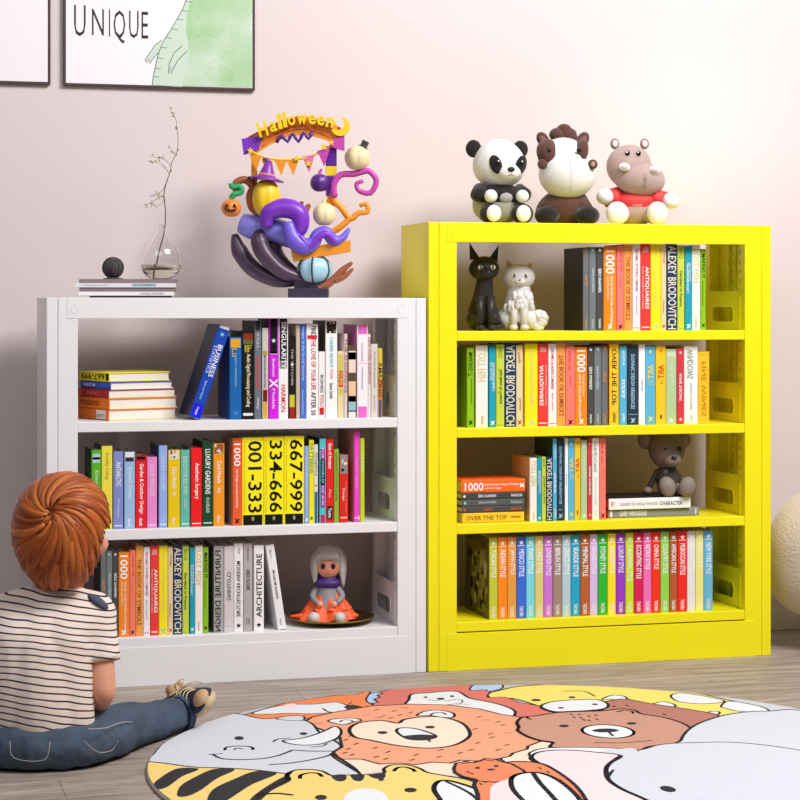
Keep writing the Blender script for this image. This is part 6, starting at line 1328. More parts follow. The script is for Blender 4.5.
b.ell(S(-3, 1, 68), S(25, 21, 21), wht, fn=lambda p: Vector((p.x * (1 - .12 * p.z), p.y, p.z)))
b.tube([S(3, -27.3, 52), S(2, -25.6, 62), S(0, -21.5, 72), S(-2, -15, 82)], .0006, PL('b8b0ac'), 5)
b.tube([S(3, -27.3, 52), S(3, -25.5, 40), S(3, -20, 32)], .0006, PL('b8b0ac'), 5)
b.build('head', t)
for sx, w1 in ((-1, 15), (1, 9)):
    b = MB()
    b.ell(S(-3 + sx * 15.5, -8, 72), S(w1 * .75, 13.5, 14.5), brn, rot=(0, sx * .25, sx * .45))
    b.ell(S(-4 + sx * (14.5 if sx < 0 else 15), -20.3, 74), S(2.3, 1.7, 2.6), mat('1a1010', .1))
    b.build('eye_patch', t)
b = MB()
for dx, dz, rr in ((-6, 91, 9), (4, 91, 9), (0, 96, 7.5), (8, 88, 6)):
    b.ell(S(dx - 2, 0, dz), S(rr, rr * .8, rr * .8), brn)
b.build('mane', t)

hip = PL('b59c96'); red = mat('d83a38', .55, bump=.3, bscale=300)
t = toy('plush_hippo', (0.7391, 0.1500, 1.4135)[0], 'grey-brown plush hippo in a red shirt, rightmost on the bookcase', 'plush toy', 1.4004, .15, GP)
b = MB()
b.ell(S(2, 3, 17), S(23, 18, 17), hip)
b.build('body', t)
b = MB()
b.ell(S(2, 2, 24), S(24.5, 18.5, 13), red)
b.tube([S(-16, 0, 29), S(-26, -8, 27)], [.034, .03], red, 14)
b.tube([S(18, 0, 29), S(31, -8, 25)], [.03, .03], red, 14)
b.text('LOVE', mat('f2c8c4', .6), -.012 + .007, .015 + .007, .062, .069, -.0545, 'h')
b.build('shirt', t)
for sx in (-1, 1):
    b = MB(); b.ell(S(-29 if sx < 0 else 37, -10, 29 if sx < 0 else 25), S(9, 8, 8.2), wht); b.build('paw', t)
    b = MB(); b.tube([S(2 + sx * 12, -2, 14), S(2 + sx * 18, -14, 11)], [.03, .032], hip, 14); b.ell(S(-18 if sx < 0 else 22, -20, 12), S(11.5 if sx < 0 else 10.5, 7, 11.7), wht); b.build('foot', t)
    b = MB(); b.ell(S(-3 + sx * 15, 3, 83), S(4.6, 2.5, 5.5), PL('8a706c')); b.ell(S(-3 + sx * 15, .6, 83), S(2.8, 1.4, 3.6), PL('f0e2dc')); b.build('ear', t)
    b = MB(); b.ell(S(-2 + sx * 5.5, -17.5, 72), S(2.4, 1.6, 2.8), mat('17100f', .1)); b.ell(S(-2.6 + sx * 5.5, -18.8, 73), S(.9, .6, .9), mat('ffffff', .2)); b.build('eye', t)
    b = MB(); b.ell(S(4 + sx * 15, -22 + (sx > 0) * 1, 58 - (sx > 0) * 3), S(5.6, 3, 4.2), wht, rot=(0, .2, 0)); b.ell(S(4 + sx * 15, -24.6, 58 - (sx > 0) * 3), S(3.4, 1.4, 2.2), PL('d8ccc8')); b.build('nostril', t)
b = MB()
b.ell(S(-4, 0, 60), S(23, 20, 22), hip)
b.ell(S(6, -4, 47), S(26, 21, 18), hip, rot=(0, .12, 0))
b.tube([S(9, -25.5, 50), S(9.5, -25, 42), S(8, -21, 33)], .0006, PL('6a5450'), 5)
for k in range(4):
    b.tube([S(6.5, -25.6, 38 + k * 4), S(11.5, -25.4, 38 + k * 4)], .0005, PL('6a5450'), 4)
b.build('head', t)

# ------------------------------------------------------------------ generic cat figurines
GC = 'cat figurines on the top yellow shelf'
zY1 = 1.0606
mcat = mat('2b2827', .45, spec=.5)


def cat(px, col, label, s, fluffy, eye, rz):
    m = mat(col, .45 if not fluffy else .7, spec=.4)
    r = toy('cat_figurine', px, label, 'figurine', zY1, .13, GC, rz)
    V = lambda *p: tuple(a * U * s for a in p)
    b = MB()
    if not fluffy:
        b.tube(catmull([V(0, 8, 9), V(0, 7, 20), V(0, 3, 36), V(1, 0, 54)], 4), [v * U * s for v in lerps([15, 15, 10, 7.5], 13)], m, 18)
        b.ell(V(-8, 4, 11), V(9, 12, 11), m); b.ell(V(8, 4, 11), V(9, 12, 11), m)
    else:
        b.tube(catmull([V(0, 8, 9), V(0, 7, 20), V(0, 3, 34), V(1, 0, 50)], 4), [v * U * s for v in lerps([17, 17, 14, 10], 13)], m, 18)
        b.ell(V(-12, 4, 12), V(11, 13, 12), m); b.ell(V(11, 4, 12), V(10, 13, 12), m)
        rnd = random.Random(2)
        for k in range(34):
            a = rnd.uniform(-1.2, 1.2)
            zz = rnd.uniform(26, 40)
            rr = 14 - (zz - 30) * .15
            b.tube([V(math.sin(a) * rr, -math.cos(a) * rr * .9 + 2, zz), V(math.sin(a) * (rr + 2), -math.cos(a) * (rr + 1) + 2, zz - 5), V(math.sin(a) * rr * .9, -math.cos(a) * rr * .9 + 2, zz - 10)], [.0095 * s, .009 * s, .002], m, 6)
    b.build('body', r)
    for sx in (-1, 1):
        b = MB()
        b.tube([V(sx * 5.5, -6, 34), V(sx * 5.5, -10, 20), V(sx * 5.5, -11, 3)], [v * U * s for v in (5, 4.2, 3.6)], m, 12)
        b.ell(V(sx * 5.8, -13.5, 3), V(4.6, 6.4, 3.2), m)
        b.build('leg', r)
        b = MB()
        hz = 62 if not fluffy else 56
        eh = 17 if not fluffy else 10
        b.prism([(0, 0), (10 * U * s, 0), (5.5 * U * s + sx * 2 * U * s, eh * U * s)], -.003 * s, .006 * s, m, Matrix.Translation(V(sx * 9 - 5, 2, hz + 8.5)) @ Matrix.Rotation(sx * .22, 4, 'Y'))
        if fluffy:
            b.prism([(2 * U * s, 0), (8 * U * s, 0), (5.5 * U * s + sx * 1.6 * U * s, eh * .75 * U * s)], -.004 * s, -.0028 * s, mat('d8a890', .6), Matrix.Translation(V(sx * 9 - 5, 2, hz + 8.5)) @ Matrix.Rotation(sx * .22, 4, 'Y'))
        b.build('ear', r)
        b = MB()
        b.ell(V(sx * 6 + 1, -12.4, hz + 1), V(3, 2, 2.4), mat(eye, .2))
        b.ell(V(sx * 6 + 1, -14.1, hz + 1), V(1, .8, 2), mat('0c0a0a', .1))
        b.build('eye', r)
    b = MB()
    b.ell(V(0, -1, hz), V(15.5 if not fluffy else 17, 13.5, 12.5 if not fluffy else 13.5), m)
    b.ell(V(1, -12, hz - 5), V(6, 4, 4), m)
    b.ell(V(1, -15.8, hz - 3), V(1.5, 1.2, 1.1), mat('c08a88' if fluffy else '0e0c0c', .3))
    b.build('head', r)
    b = MB()
    if fluffy:
        for k in range(16):
            a = k / 15 * PI * .9
            b.ell(V(20 + 5 * math.sin(a), 2 - 3 * math.cos(k * 2.1), 3.5 + 20 * k / 15 * (1 - k / 40)), V(6.5, 6, 5 - k * .12), m, rot=(k, k * .7, 0), seg=12, rings=8)
    else:
        b.tube(catmull([V(10, 14, 6), V(18, 8, 4), V(17, -4, 3.4), V(10, -12, 3.4)], 4), lerps([.011 * s, .010 * s, .007 * s], 13), m, 10)
    b.build('tail', r)


cat((0.2215, 0.1300, 1.0616)[0], '2e2a29', 'slim matt black cat figurine sitting beside the white one', .98, False, 'e8e4d4', .1)
cat((0.3394, 0.1300, 1.0612)[0], 'd9d5d6', 'fluffy white cat figurine with pale pink ears, beside the black one', .94, True, 'd8dcc8', -.05)

# ------------------------------------------------------------------ dark seated toy (plain)
zT = .4562 + .0265 + .036 + .0008
mk = mat('7a6e65', .42, spec=.5)
mk2 = mat('84776d', .6)
mk3 = mat('4a4441', .25, spec=.6)
t = toy('toy_figure', (0.8484, 0.1000, 0.5113)[0], 'plain dark grey round-eared seated toy figure on two books', 'toy', zT, .13)
b = MB()
b.ell(S(1, 0, 17), S(12, 11, 16), mk3)
b.tube([S(1, 0, 26), S(1, 0, 36)], [.026, .02], mk, 14)
b.build('body', t)
b = MB()
b.ell(S(0, -1, 46), S(18.5, 17, 19.5), mk)
b.ell(S(4, -13, 36), S(9.5, 8, 7), mk2)
b.build('head', t)
for sx in (-1, 1):
    b = MB()
    b.ell(S(sx * 18 - 2, 3, 55), S(9, 6, 9.5), mk)
    b.ell(S(sx * 18 - 2, -1, 55), S(5.5, 3.4, 6), mk2)
    b.build('ear', t)
    b = MB()
    b.ell(S(4 + sx * 7, -16.4, 47), S(2.1, 1.4, 2.6), mat('141210', .15))
    b.build('eye', t)
    b = MB()
    b.tube(catmull([S(sx * 8, 0, 25), S(sx * 14, 1, 14), S(sx * 18, 2, 4)], 3), [.0095] * 7, mk3, 12)
    b.ell(S(sx * 19, 1, 4), S(5, 6, 4.2), mk2)
    b.build('arm', t)
    b = MB()
    b.tube([S(2 + sx * 6, -4, 7), S(6 + sx * 9, -16, 6)], [.02, .02], mk, 12)
    b.ell(S(8 + sx * 10, -22, 10), S(8.5, 6, 10.3), mk2, rot=(-.2, sx * .3, 0))
    b.build('leg', t)
b = MB(); b.ell(S(5, -20.5, 38.5), S(2.8, 2, 2), mat('1c1917', .2)); b.build('nose', t)

# ------------------------------------------------------------------ gold plate and plain doll
zW3 = .1462
r = empty('gold_plate', ((-0.2810, 0.1300, 0.1603)[0], .135, zW3))
tag(r, 'round brass-gold plate on the bottom white shelf', 'plate')
b = MB()
mgold = mat('a88440', .28, metal=1)
b.lathe([(0, .004), (.06, .004), (.09, .007), (.124, .016), (.137, .022), (.1385, .0205), (.125, .0135), (.09, .003), (.06, 0), (0, 0)], mgold, 56)
b.build('dish', r)
t = toy('doll', (-0.2906, 0.1300, 0.1858)[0], 'plain doll with long silver hair and an orange dress on the gold plate', 'doll', zW3 + .0048, .135)
mor, msi, mpu, msk, mgr = mat('f4602a', .5), mat('cdccca', .45), mat('4a2a7a', .5), mat('eda184', .5), mat('8e8a92', .5)
V = lambda *p: tuple(a * .0031 for a in p)
b = MB()
b.tube(catmull([V(0, 0, 4), V(0, 0, 18), V(0, 0, 30), V(0, 0, 40)], 4), [v * .0031 for v in lerps([19, 15, 11, 8], 13)], mgr, 18)
b.build('body', t)
b = MB()
n = 96
for lay, (z0, z1, r0, r1) in enumerate(((26, 2, 13, 29), (31, 11, 11, 23))):
    vs, fs = [], []
    for k in range(6):
        f = k / 5
        for j in range(n):
            a = 2 * PI * j / n
            rr = (r0 + (r1 - r0) * f) * (1 + .10 * f * math.sin(9 * a + lay))
            zz = z0 + (z1 - z0) * f + f * 2.2 * math.sin(9 * a + lay + .6)
            vs.append(V(rr * math.cos(a), rr * math.sin(a) * .8, max(zz, 1)))
    for k in range(5):
        for j in range(n):
            fs.append((k * n + j, k * n + (j + 1) % n, (k + 1) * n + (j + 1) % n, (k + 1) * n + j))
    b.add(vs, fs, mor, True)
b.tube(catmull([V(-18, -6, 5), V(-28, -8, 6), V(-38, -6, 5.5)], 3), lerps([.014, .008, .003], 7), mor, 10)
b.tube(catmull([V(18, -5, 5), V(25, -7, 6), V(31, -6, 7)], 3), lerps([.014, .009, .004], 7), mor, 10)
b.build('dress', t)
for sx in (-1, 1):
    b = MB(); b.ell(V(sx * 13, -20, 6), V(6, 7, 6), msi); b.build('shoe', t)
    b = MB(); b.tube(catmull([V(sx * 9, -2, 34), V(sx * 15, -7, 26), V(sx * 9, -15, 20)], 3), lerps([.012, .010, .008], 7), mgr, 10); b.ell(V(sx * 7, -16, 19), V(3.4, 3.4, 3.4), msk); b.build('arm', t)
b = MB()
b.tube([V(0, 0, 38), V(0, -1, 46)], [.034, .03], mpu, 18)
b.ell(V(0, -3, 39), V(14, 10, 6), mpu)
b.build('scarf', t)
b = MB()
b.ell(V(1, -4, 56), V(12, 11, 12.5), msk)
b.ell(V(1, -15, 53.5), V(1, 1, 1), msk)
b.tube([V(-1, -14.6, 49.6), V(1, -15, 49), V(3, -14.6, 49.6)], .0006, mat('8a3028', .5), 5)
for sx in (-1, 1):
    b.ell(V(1 + sx * 5, -14.2, 57), V(2.4, 1.2, 3), mat('2a2038', .2))
b.build('head', t)
b = MB()
b.ell(V(1, 0, 61), V(15.5, 13, 15.5), msi)
rnd = random.Random(8)
for k in range(26):
    a = -PI / 2 + (rnd.uniform(.95, 3.0) if k % 2 else rnd.uniform(-3.0, -.95))
    rr = 14
    x, y = math.cos(a), math.sin(a)
    L_ = rnd.uniform(26, 36)
    b.tube(catmull([V(1 + x * 6, y * 6, 74), V(1 + x * rr, y * rr * .9, 64), V(1 + x * (rr + 1), y * rr * .9, 52), V(1 + x * (rr + 1), y * rr * .9, 70 - L_)], 3), lerps([.012, .012, .011, .002], 10), msi, 7)
for k in range(7):
    dx = -9 + k * 3
    b.tube(catmull([V(1 + dx * .4, -8, 75), V(1 + dx * .9, -14, 69), V(1 + dx * 1.15, -15.5, 64)], 3), lerps([.009, .008, .0015], 7), msi, 6)
b.build('hair', t)

# ------------------------------------------------------------------ Halloween sculpture (plain pumpkins in place of the figures)
u = .00312
HX = (-0.3834, 0.1600, 1.1667)[0]
t = empty('halloween_sculpture', (HX + .0, .15, 1.1636), -YAW)
tag(t, 'colourful Halloween sculpture with banner, purple waves and pumpkins on the white bookcase', 'sculpture')


def q(px, py, dy=0):  # sculpture units: one unit is u metres
    return Vector(((px - 297) * u, dy * u, (297.5 - py) * u))


def T(b, pts, r, m, seg=12, n=5, flat=1):
    c = catmull([q(*p) for p in pts], n)
    rr = lerps([v * u for v in (r if isinstance(r, (list, tuple)) else [r, r])], len(c))
    b.tube(c, rr, m, seg, flat=flat)


gl = dict(rough=.35, spec=.5)
plum = mat('4f3a4f', **gl); plum2 = mat('3c3246', **gl); pur = mat('8038c8', **gl); vio = mat('7a62dc', **gl); lav = mat('8c86e8', **gl)
org = mat('f09a2c', **gl); org2 = mat('e8743c', **gl); yel = mat('f8d22c', **gl); pnk = mat('c84ab0', **gl); pnk2 = mat('e07a9a', **gl)
brw = mat('9c5a3a', **gl); grn = mat('3aa86a', **gl); dpur = mat('5a2a90', **gl)
b = MB()
b.bbox(q(288, 297.3, -16), q(328, 288, 20), plum2, .002)
b.bbox(q(294, 288.2, -11), q(323, 280, 15), plum2, .002)
b.build('base', t)
b = MB()
T(b, [(298, 282, 0), (275, 280, 2), (252, 268, 6), (238, 250, 8), (233, 233, 8)], [3, 7, 8.5, 8.5, 3], plum, 14)
T(b, [(308, 279, -6), (284, 272, -8), (266, 256, -8), (259, 240, -6), (262, 226, -4)], [4, 7.5, 9, 9, 3], plum, 14)
T(b, [(302, 278, 6), (280, 262, 10), (272, 245, 12), (284, 232, 12)], [4, 8, 9, 6], plum, 14)
b.build('tentacle', t)
b = MB()
T(b, [(240, 222, 6), (252, 226, 4), (270, 228, 2), (290, 236, 0), (300, 246, -4)], [10, 13, 12, 12, 7], lav, 16)
T(b, [(266, 226, -12), (270, 212, -14), (286, 208, -14), (299, 214, -14), (300, 228, -14), (290, 238, -12)], [6, 9, 10, 9.5, 8, 5], pur, 16)
T(b, [(288, 222, -16), (293, 238, -16), (303, 246, -16), (313, 243, -16), (318, 234, -15), (326, 232, -14), (333, 240, -13), (342, 238, -12), (349, 228, -10)], [6, 9, 8.5, 7, 6, 6, 6, 4, 1.5], vio, 16)
T(b, [(300, 236, -20), (310, 246, -20), (318, 238, -20), (327, 234, -19), (335, 243, -18)], [3, 4, 3.6, 3.6, 2], pur, 10)
b.build('wave', t)
b = MB()
b.prism([(q(293, 256).x, q(293, 261).z), (q(350, 250).x, q(350, 251).z), (q(350, 241).x, q(350, 240).z), (q(291, 252).x, q(291, 250).z)], -14 * u, 14 * u, org)
b.build('plank', t)
b = MB()
T(b, [(318, 289, -8), (330, 282, -8), (342, 270, -8), (352, 262, -8)], [4.5, 4, 3.4, 1.5], brw, 8)
b.build('twig', t)
b = MB()
T(b, [(334, 280, -8), (344, 276, -8), (353, 268, -8)], [4, 3, 1.2], brw, 8)
b.build('twig', t)
b = MB()
T(b, [(300, 222, 8), (304, 210, 8), (309, 203, 8)], [4, 4, 1.5], brw, 8)
b.build('twig', t)
b = MB()
T(b, [(296, 222, 10), (299, 208, 10), (301, 200, 10)], [4, 3, 1.5], brw, 8)
b.build('twig', t)


def pumpkin(px, py, rx, rz, col, stemcol, dy=0, ribs=8, name='pumpkin', face=False, seams=None, hat=None):
    b = MB()
    m = mat(col, **gl)

    def fn(p):
        a = math.atan2(p.y, p.x)
        k = 1 - .09 * (1 - abs(math.cos(a * ribs / 2))) * (1 - abs(p.z) ** 3)
        return Vector((p.x * k, p.y * k, p.z * (1 - .12 * math.exp(-((p.x ** 2 + p.y ** 2) * 12)))))
    c = q(px, py, dy)
    b.ell(c, (rx * u, rx * u, rz * u), m, seg=48, rings=18, fn=fn)
    o = b.build(name, t)
    if face:
        b = MB()
        k = mat('33180e', .6)
        yy = c.y - rx * u
        for sx in (-1, 1):
            b.prism([(c.x + sx * 4.2 * u - 1.8 * u, c.z + 1 * u), (c.x + sx * 4.2 * u + 1.8 * u, c.z + 1 * u), (c.x + sx * 3.8 * u, c.z + 4.5 * u)], yy - .1 * u, yy + 2.5 * u, k)
        zz = [(-6.5, -.5), (-5, -3.6), (-3.4, -2.4), (-2, -5.2), (-.4, -3.4), (1, -5.4), (2.6, -3.4), (4, -4.8), (5.4, -2.2), (6.5, -.2), (4, -1.7), (2.2, -1.6), (.4, -2.6), (-1.6, -1.7), (-3.6, -1.2)]
        b.prism([(c.x + a_ * u, c.z + b_ * u) for a_, b_ in zz], yy - .1 * u, yy + 2.5 * u, k)
        b.build('carved_face', o)
    if seams:
        b = MB()
        for a in seams:
            pts = []
            for i in range(9):
                tt = PI * (i + .5) / 9
                pts.append(c + Vector((math.sin(tt) * math.cos(a) * rx * u * 1.01, math.sin(tt) * math.sin(a) * rx * u * 1.01, math.cos(tt) * rz * u * 1.01)))
            b.tube(pts, .8 * u, mat('28242c', .5), 6)
        b.build('seam', o)
    if stemcol:
        b = MB()
        b.tube(catmull([c + Vector((0, 0, rz * .85 * u)), c + Vector((.5 * u, 0, rz * 1.2 * u)), c + Vector((2.5 * u, 0, rz * 1.45 * u))], 3), lerps([2.2 * u, 1.5 * u, 1 * u], 7), mat(stemcol, **gl), 8)
        b.build('stem', o)
    return o


def witch_hat(px, py, s, parent, dy=0, tilt=.15):
    b = MB()
    c = q(px, py, dy)
    M = Matrix.Translation(c) @ Matrix.Rotation(tilt, 4, 'Y')
    b.lathe([(0, .0), (s * 1.0 * u, -.1 * s * u), (s * 1.02 * u, -.04 * s * u), (s * .5 * u, .12 * s * u), (s * .42 * u, .3 * s * u), (s * .3 * u, .6 * s * u), (s * .2 * u, .9 * s * u), (0, .98 * s * u)], mat('8a3aa8', **gl), 28, M)
    b.lathe([(s * .475 * u, .14 * s * u), (s * .455 * u, .26 * s * u), (s * .43 * u, .27 * s * u)], org, 28, M)
    b.tube([M @ Vector((0, 0, .85 * s * u)), M @ Vector((-.12 * s * u, 0, 1.05 * s * u)), M @ Vector((-.35 * s * u, 0, 1.08 * s * u))], [.2 * s * u, .13 * s * u, .04 * s * u], mat('8a3aa8', **gl), 10)
    b.build('witch_hat', parent)


pumpkin(231, 207.5, 10, 9.6, 'f08a34', None, -6, face=True, name='jack_o_lantern')
g = pumpkin(266, 198, 14.5, 20, 'f7ce2e', None, -6, 6)
witch_hat(266, 178, 18, g, -6)
pumpkin(324, 214, 11.5, 12, 'f2e2b4', 'f2e2b4', -10, 6)
pumpkin(319, 182, 9.5, 9.5, '5c2e86', 'c84ab0', 0, 8)
g = pumpkin(357, 157, 13, 13, 'ecdcae', None, 0, 6)
b = MB()
c = q(362.5, 146.5, 0)
M = Matrix.Translation(c) @ Matrix.Rotation(.45, 4, 'Y')
b.lathe([(0, 0), (5.2 * u, 0), (5.2 * u, .8 * u), (3.5 * u, .9 * u), (3.8 * u, 7 * u), (0, 7 * u)], mat('3c3436', **gl), 20, M)
b.build('top_hat', g)
pumpkin(314, 269, 18, 15, 'a8d2e4', None, -3, 8, seams=(-PI / 2 - .1, -.6, -2.5))
# curled stem of the lantern
b = MB()
T(b, [(262, 214, -2), (252, 208, -2), (249, 196, -2), (252, 186, -3), (244, 179, -4), (235, 183, -5), (236, 192, -6)], [3.5, 4, 4, 4, 4, 3.6, 3], brw, 10)
b.build('curled_stem', t)
b = MB()
T(b, [(231, 198, -8), (234, 194, -9), (241, 192, -9), (240, 186, -9), (232, 187, -9), (231, 183, -9)], [3, 3, 2.8, 2.6, 2.6, 2.6], grn, 10)
b.build('lantern_stalk', t)
# arch banner
b = MB()


def arc(x0, x1, yb, rise, th, n=14):
    lo, hi = [], []
    for i in range(n + 1):
        f = i / n
        x = x0 + (x1 - x0) * f
        y = yb[0] + (yb[1] - yb[0]) * f - rise * math.sin(PI * f)
        lo.append((q(x, y).x, q(x, y).z))
        hi.append((q(x, y - th).x, q(x, y - th).z))
    return lo + hi[::-1]


b.prism(arc(243, 340, (152, 140), 14, 14), 2 * u, 8 * u, org2)
b.prism(arc(252, 337, (155, 144), 15, 19), -2 * u, 2 * u, org)
b.prism(arc(262, 330, (146, 137), 13, 3), -3 * u, -1.9 * u, org2)
b.prism([(q(241, 138).x, q(241, 138).z), (q(262, 135).x, q(262, 135).z), (q(258, 149).x, q(258, 149).z), (q(243, 154).x, q(243, 154).z)], -4 * u, 4 * u, pur)
b.prism([(q(328, 140).x, q(328, 140).z), (q(344, 134).x, q(344, 134).z), (q(344, 150).x, q(344, 150).z), (q(330, 146).x, q(330, 146).z)], -4 * u, 4 * u, pnk)
b.build('banner', t)
b = MB()
T(b, [(276, 142, -4), (281, 135, -4), (287, 141, -4), (292, 133, -4), (298, 141, -4), (303, 132, -4), (308, 138, -4), (312, 131, -4)], [1.8, 1.8], dpur, 8, 2)
b.build('zigzag_ribbon', t)
b = MB()
word = 'Halloween'
wd = [1.15, .9, .5, .5, .9, 1.2, .9, .9, .95]
tot = sum(wd)
x = 0
for ch, w1 in zip(word, wd):
    f = (x + w1 / 2) / tot
    px_, py_ = 258 + 76 * f, 135 - 11 * f - 9 * math.sin(PI * f)
    tall = 15 if ch in 'Hl' else 10
    M = Matrix.Translation(q(px_, py_ + 1, -6)) @ Matrix.Rotation(-(.30 - .45 * f) if False else -(.33 - .5 * f), 4, 'Y')
    wpx = w1 / tot * 76 * .86
    b.text(ch, yel, -wpx / 2 * u, wpx / 2 * u, -3 * u, (tall - 3) * u, 0, 'h', M, bold=.03, depth=.012)
    x += w1
b.build('lettering', t)
b = MB()
moon = [(math.cos(a), math.sin(a)) for a in [math.radians(60 - i * 20) for i in range(13)]]
outer = [(q(340, 126).x + 9.5 * u * cx2, q(340, 126).z + 9.5 * u * cz2) for cx2, cz2 in [(math.cos(math.radians(75 - i * 18)), math.sin(math.radians(75 - i * 18))) for i in range(14)]]
innr = [(q(337.5, 123).x + 6.5 * u * math.cos(math.radians(-160 + i * 22)), q(337.5, 123).z + 6.5 * u * math.sin(math.radians(-160 + i * 22))) for i in range(11)]
b.prism(outer + innr, -6 * u, -1 * u, yel)
b.build('crescent_moon', t)
# posts
b = MB()
for i, (yy, c) in enumerate(((150, pur), (160, dpur), (170, yel), (180, dpur), (190, pur), (200, org))):
    b.bbox(q(325, yy + 5, 2), q(336, yy - 5, 10), c, .002)
b.build('post', t)
b = MB()
for i, (yy, c) in enumerate(((156, yel), (168, org), (180, org), (192, org))):
    b.bbox(q(250, yy + 6, 5), q(256, yy - 6, 10), c, .002)
b.build('post', t)
b = MB()
T(b, [(250, 150, -3), (262, 156, -4), (280, 159, -4), (300, 158, -4), (316, 153, -3), (332, 144, -2)], [1.2, 1.2], yel, 8)
b.build('bunting_string', t)
for i, (px_, py_, c) in enumerate(((255, 154, org), (267, 158, yel), (280, 159, org), (292, 159, org), (308, 156, pnk2), (323, 150, pnk))):
    b = MB()
    p = q(px_, py_, -4)
    b.prism([(p.x - 6.5 * u, p.z), (p.x + 6.5 * u, p.z + (1 if i > 3 else 0) * 2 * u), (p.x + .8 * u, p.z - 16 * u)], p.y - .8 * u, p.y + .8 * u, c)
    b.build('pennant', t)
for (px_, py_) in ((250, 150), (296, 158), (308, 163), (323, 146), (331, 142), (334, 122)):
    b = MB()
    c = q(px_, py_, -7)
    p = []
    for i in range(10):
        a = PI / 2 + i * PI / 5
        rr = (3.4 if i % 2 == 0 else 1.6) * u
        p.append((c.x + rr * math.cos(a), c.z + rr * math.sin(a)))
    b.prism(p, c.y, c.y + 1.5 * u, yel)
    b.build('star', t)

b = MB()
T(b, [(334, 196, 0), (333, 184, 0), (340, 174, 0), (354, 173, 0), (368, 170, 0), (376, 180, 0), (370, 192, 0), (359, 190, 0), (356, 183, 0), (363, 180, 0)], [3.6, 3.6, 3.4, 3.4, 3.2, 3, 3, 2.8, 2.4, 2], pnk, 10, 3)
b.build('curled_branch', t)
b = MB()
T(b, [(333, 186, 2), (333, 198, 2), (341, 207, 2), (350, 218, 2), (358, 212, 2), (367, 211, 2), (366, 203, 2), (359, 205, 2)], [3.6, 3.6, 3.6, 3.4, 3, 2.8, 2.4, 2], org, 10, 3)
T(b, [(350, 217, 2), (340, 226, 2), (330, 232, 2)], [3.2, 3.4, 3.6], org, 10)
b.build('curled_branch', t)
# ------------------------------------------------------------------ bouclé pouf chair at the right
r = empty('boucle_chair', ((1.4433, 0.1045, 0.3155)[0], (1.4433, 0.1045, 0.3155)[1], 0))
tag(r, 'round beige boucle chair partly hidden behind the yellow bookcase', 'chair')
mbc = mat('d8cabc', .95, bump=1.0, bscale=120, sheen=.3, name='boucle')


def pouf_shape(p):
    if p.z >= 0 or p.z < -.9999:
        return Vector((p.x, p.y, max(p.z, -.9)))
    k = (1 - abs(p.z) ** 3.4) ** .42 / max(1e-3, math.sqrt(1 - p.z * p.z))
    return Vector((p.x * k, p.y * k, max(p.z, -.9)))


b = MB()
b.ell((0, 0, .318), (.228, .215, .228), mbc, seg=48, rings=28, fn=pouf_shape)
b.build('seat', r)
for k in range(4):
    a = PI / 4 + k * PI / 2
    b = MB(); b.tube([(.06 * math.cos(a), .06 * math.sin(a), .13), (.07 * math.cos(a), .07 * math.sin(a), .0)], [.014, .01], mat('8a7460', .6), 10); b.build('leg', r)

# ------------------------------------------------------------------ child
CR = (-1.2528, -0.9492, 0.0434)
root = empty('person', (CR[0], CR[1], 0))
tag(root, 'red-haired child in striped T-shirt and jeans sitting on the floor, seen from behind', 'person')
RO = Vector((CR[0], CR[1], 0))
fw = Vector((math.sin(YAW), math.cos(YAW), 0))
rt = Vector((math.cos(YAW), -math.sin(YAW), 0))
up = Vector((0, 0, 1))


def L(p):
    return Vector(p) - RO


def capsules(b, chains, m):
    for ch in chains:
        pts = [L(p) for p, _ in ch]
        rs = [r_ for _, r_ in ch]
        c = catmull(pts, 5) if len(pts) > 2 else pts
        b.tube(c, lerps(rs, len(c)), m, 20)
        for p, rr in ((pts[0], rs[0]), (pts[-1], rs[-1])):
            b.ell(p, rr * .995, m, seg=20, rings=12)


def remesh(o, vox, it=6, f=.5):
    md = o.modifiers.new('remesh', 'REMESH')
    md.mode = 'VOXEL'
    md.voxel_size = vox
    md.use_smooth_shade = True
    sm = o.modifiers.new('smooth', 'SMOOTH')
    sm.factor = f
    sm.iterations = it


mskin = mat('d99a80', .5, name='skin')
mskin.node_tree.nodes['Principled BSDF'].inputs['Subsurface Weight'].default_value = .15
mskin.node_tree.nodes['Principled BSDF'].inputs['Subsurface Radius'].default_value = (.02, .008, .005)
HC = Vector((-1.2161, -0.9280, 0.5841))
SHR = Vector((-1.1387, -0.9282, 0.3702))
SHL = Vector((-1.3892, -0.8605, 0.3526))
ELR = Vector((-1.1252, -0.9836, 0.1806))
WRR = Vector((-1.1255, -0.7453, 0.0639))
ELL_ = Vector((-1.4233, -0.8513, 0.1460))
WRL = Vector((-1.3432, -0.6658, 0.0755))
HIPR = Vector((-1.2036, -0.9521, 0.0488))
HIPL = Vector((-1.3195, -0.9208, 0.0413))
KNR = Vector((-1.0427, -0.8298, 0.0504))
ANR = Vector((-0.8924, -0.6632, 0.0407))
KNL = Vector((-1.3474, -0.5404, -0.0101))
ANL = Vector((-1.2725, -0.5295, -0.0515))
face = (rt * .50 + fw * .86 - up * .10).normalized()
side = up.cross(face).normalized()   # towards the child's left
b = MB()
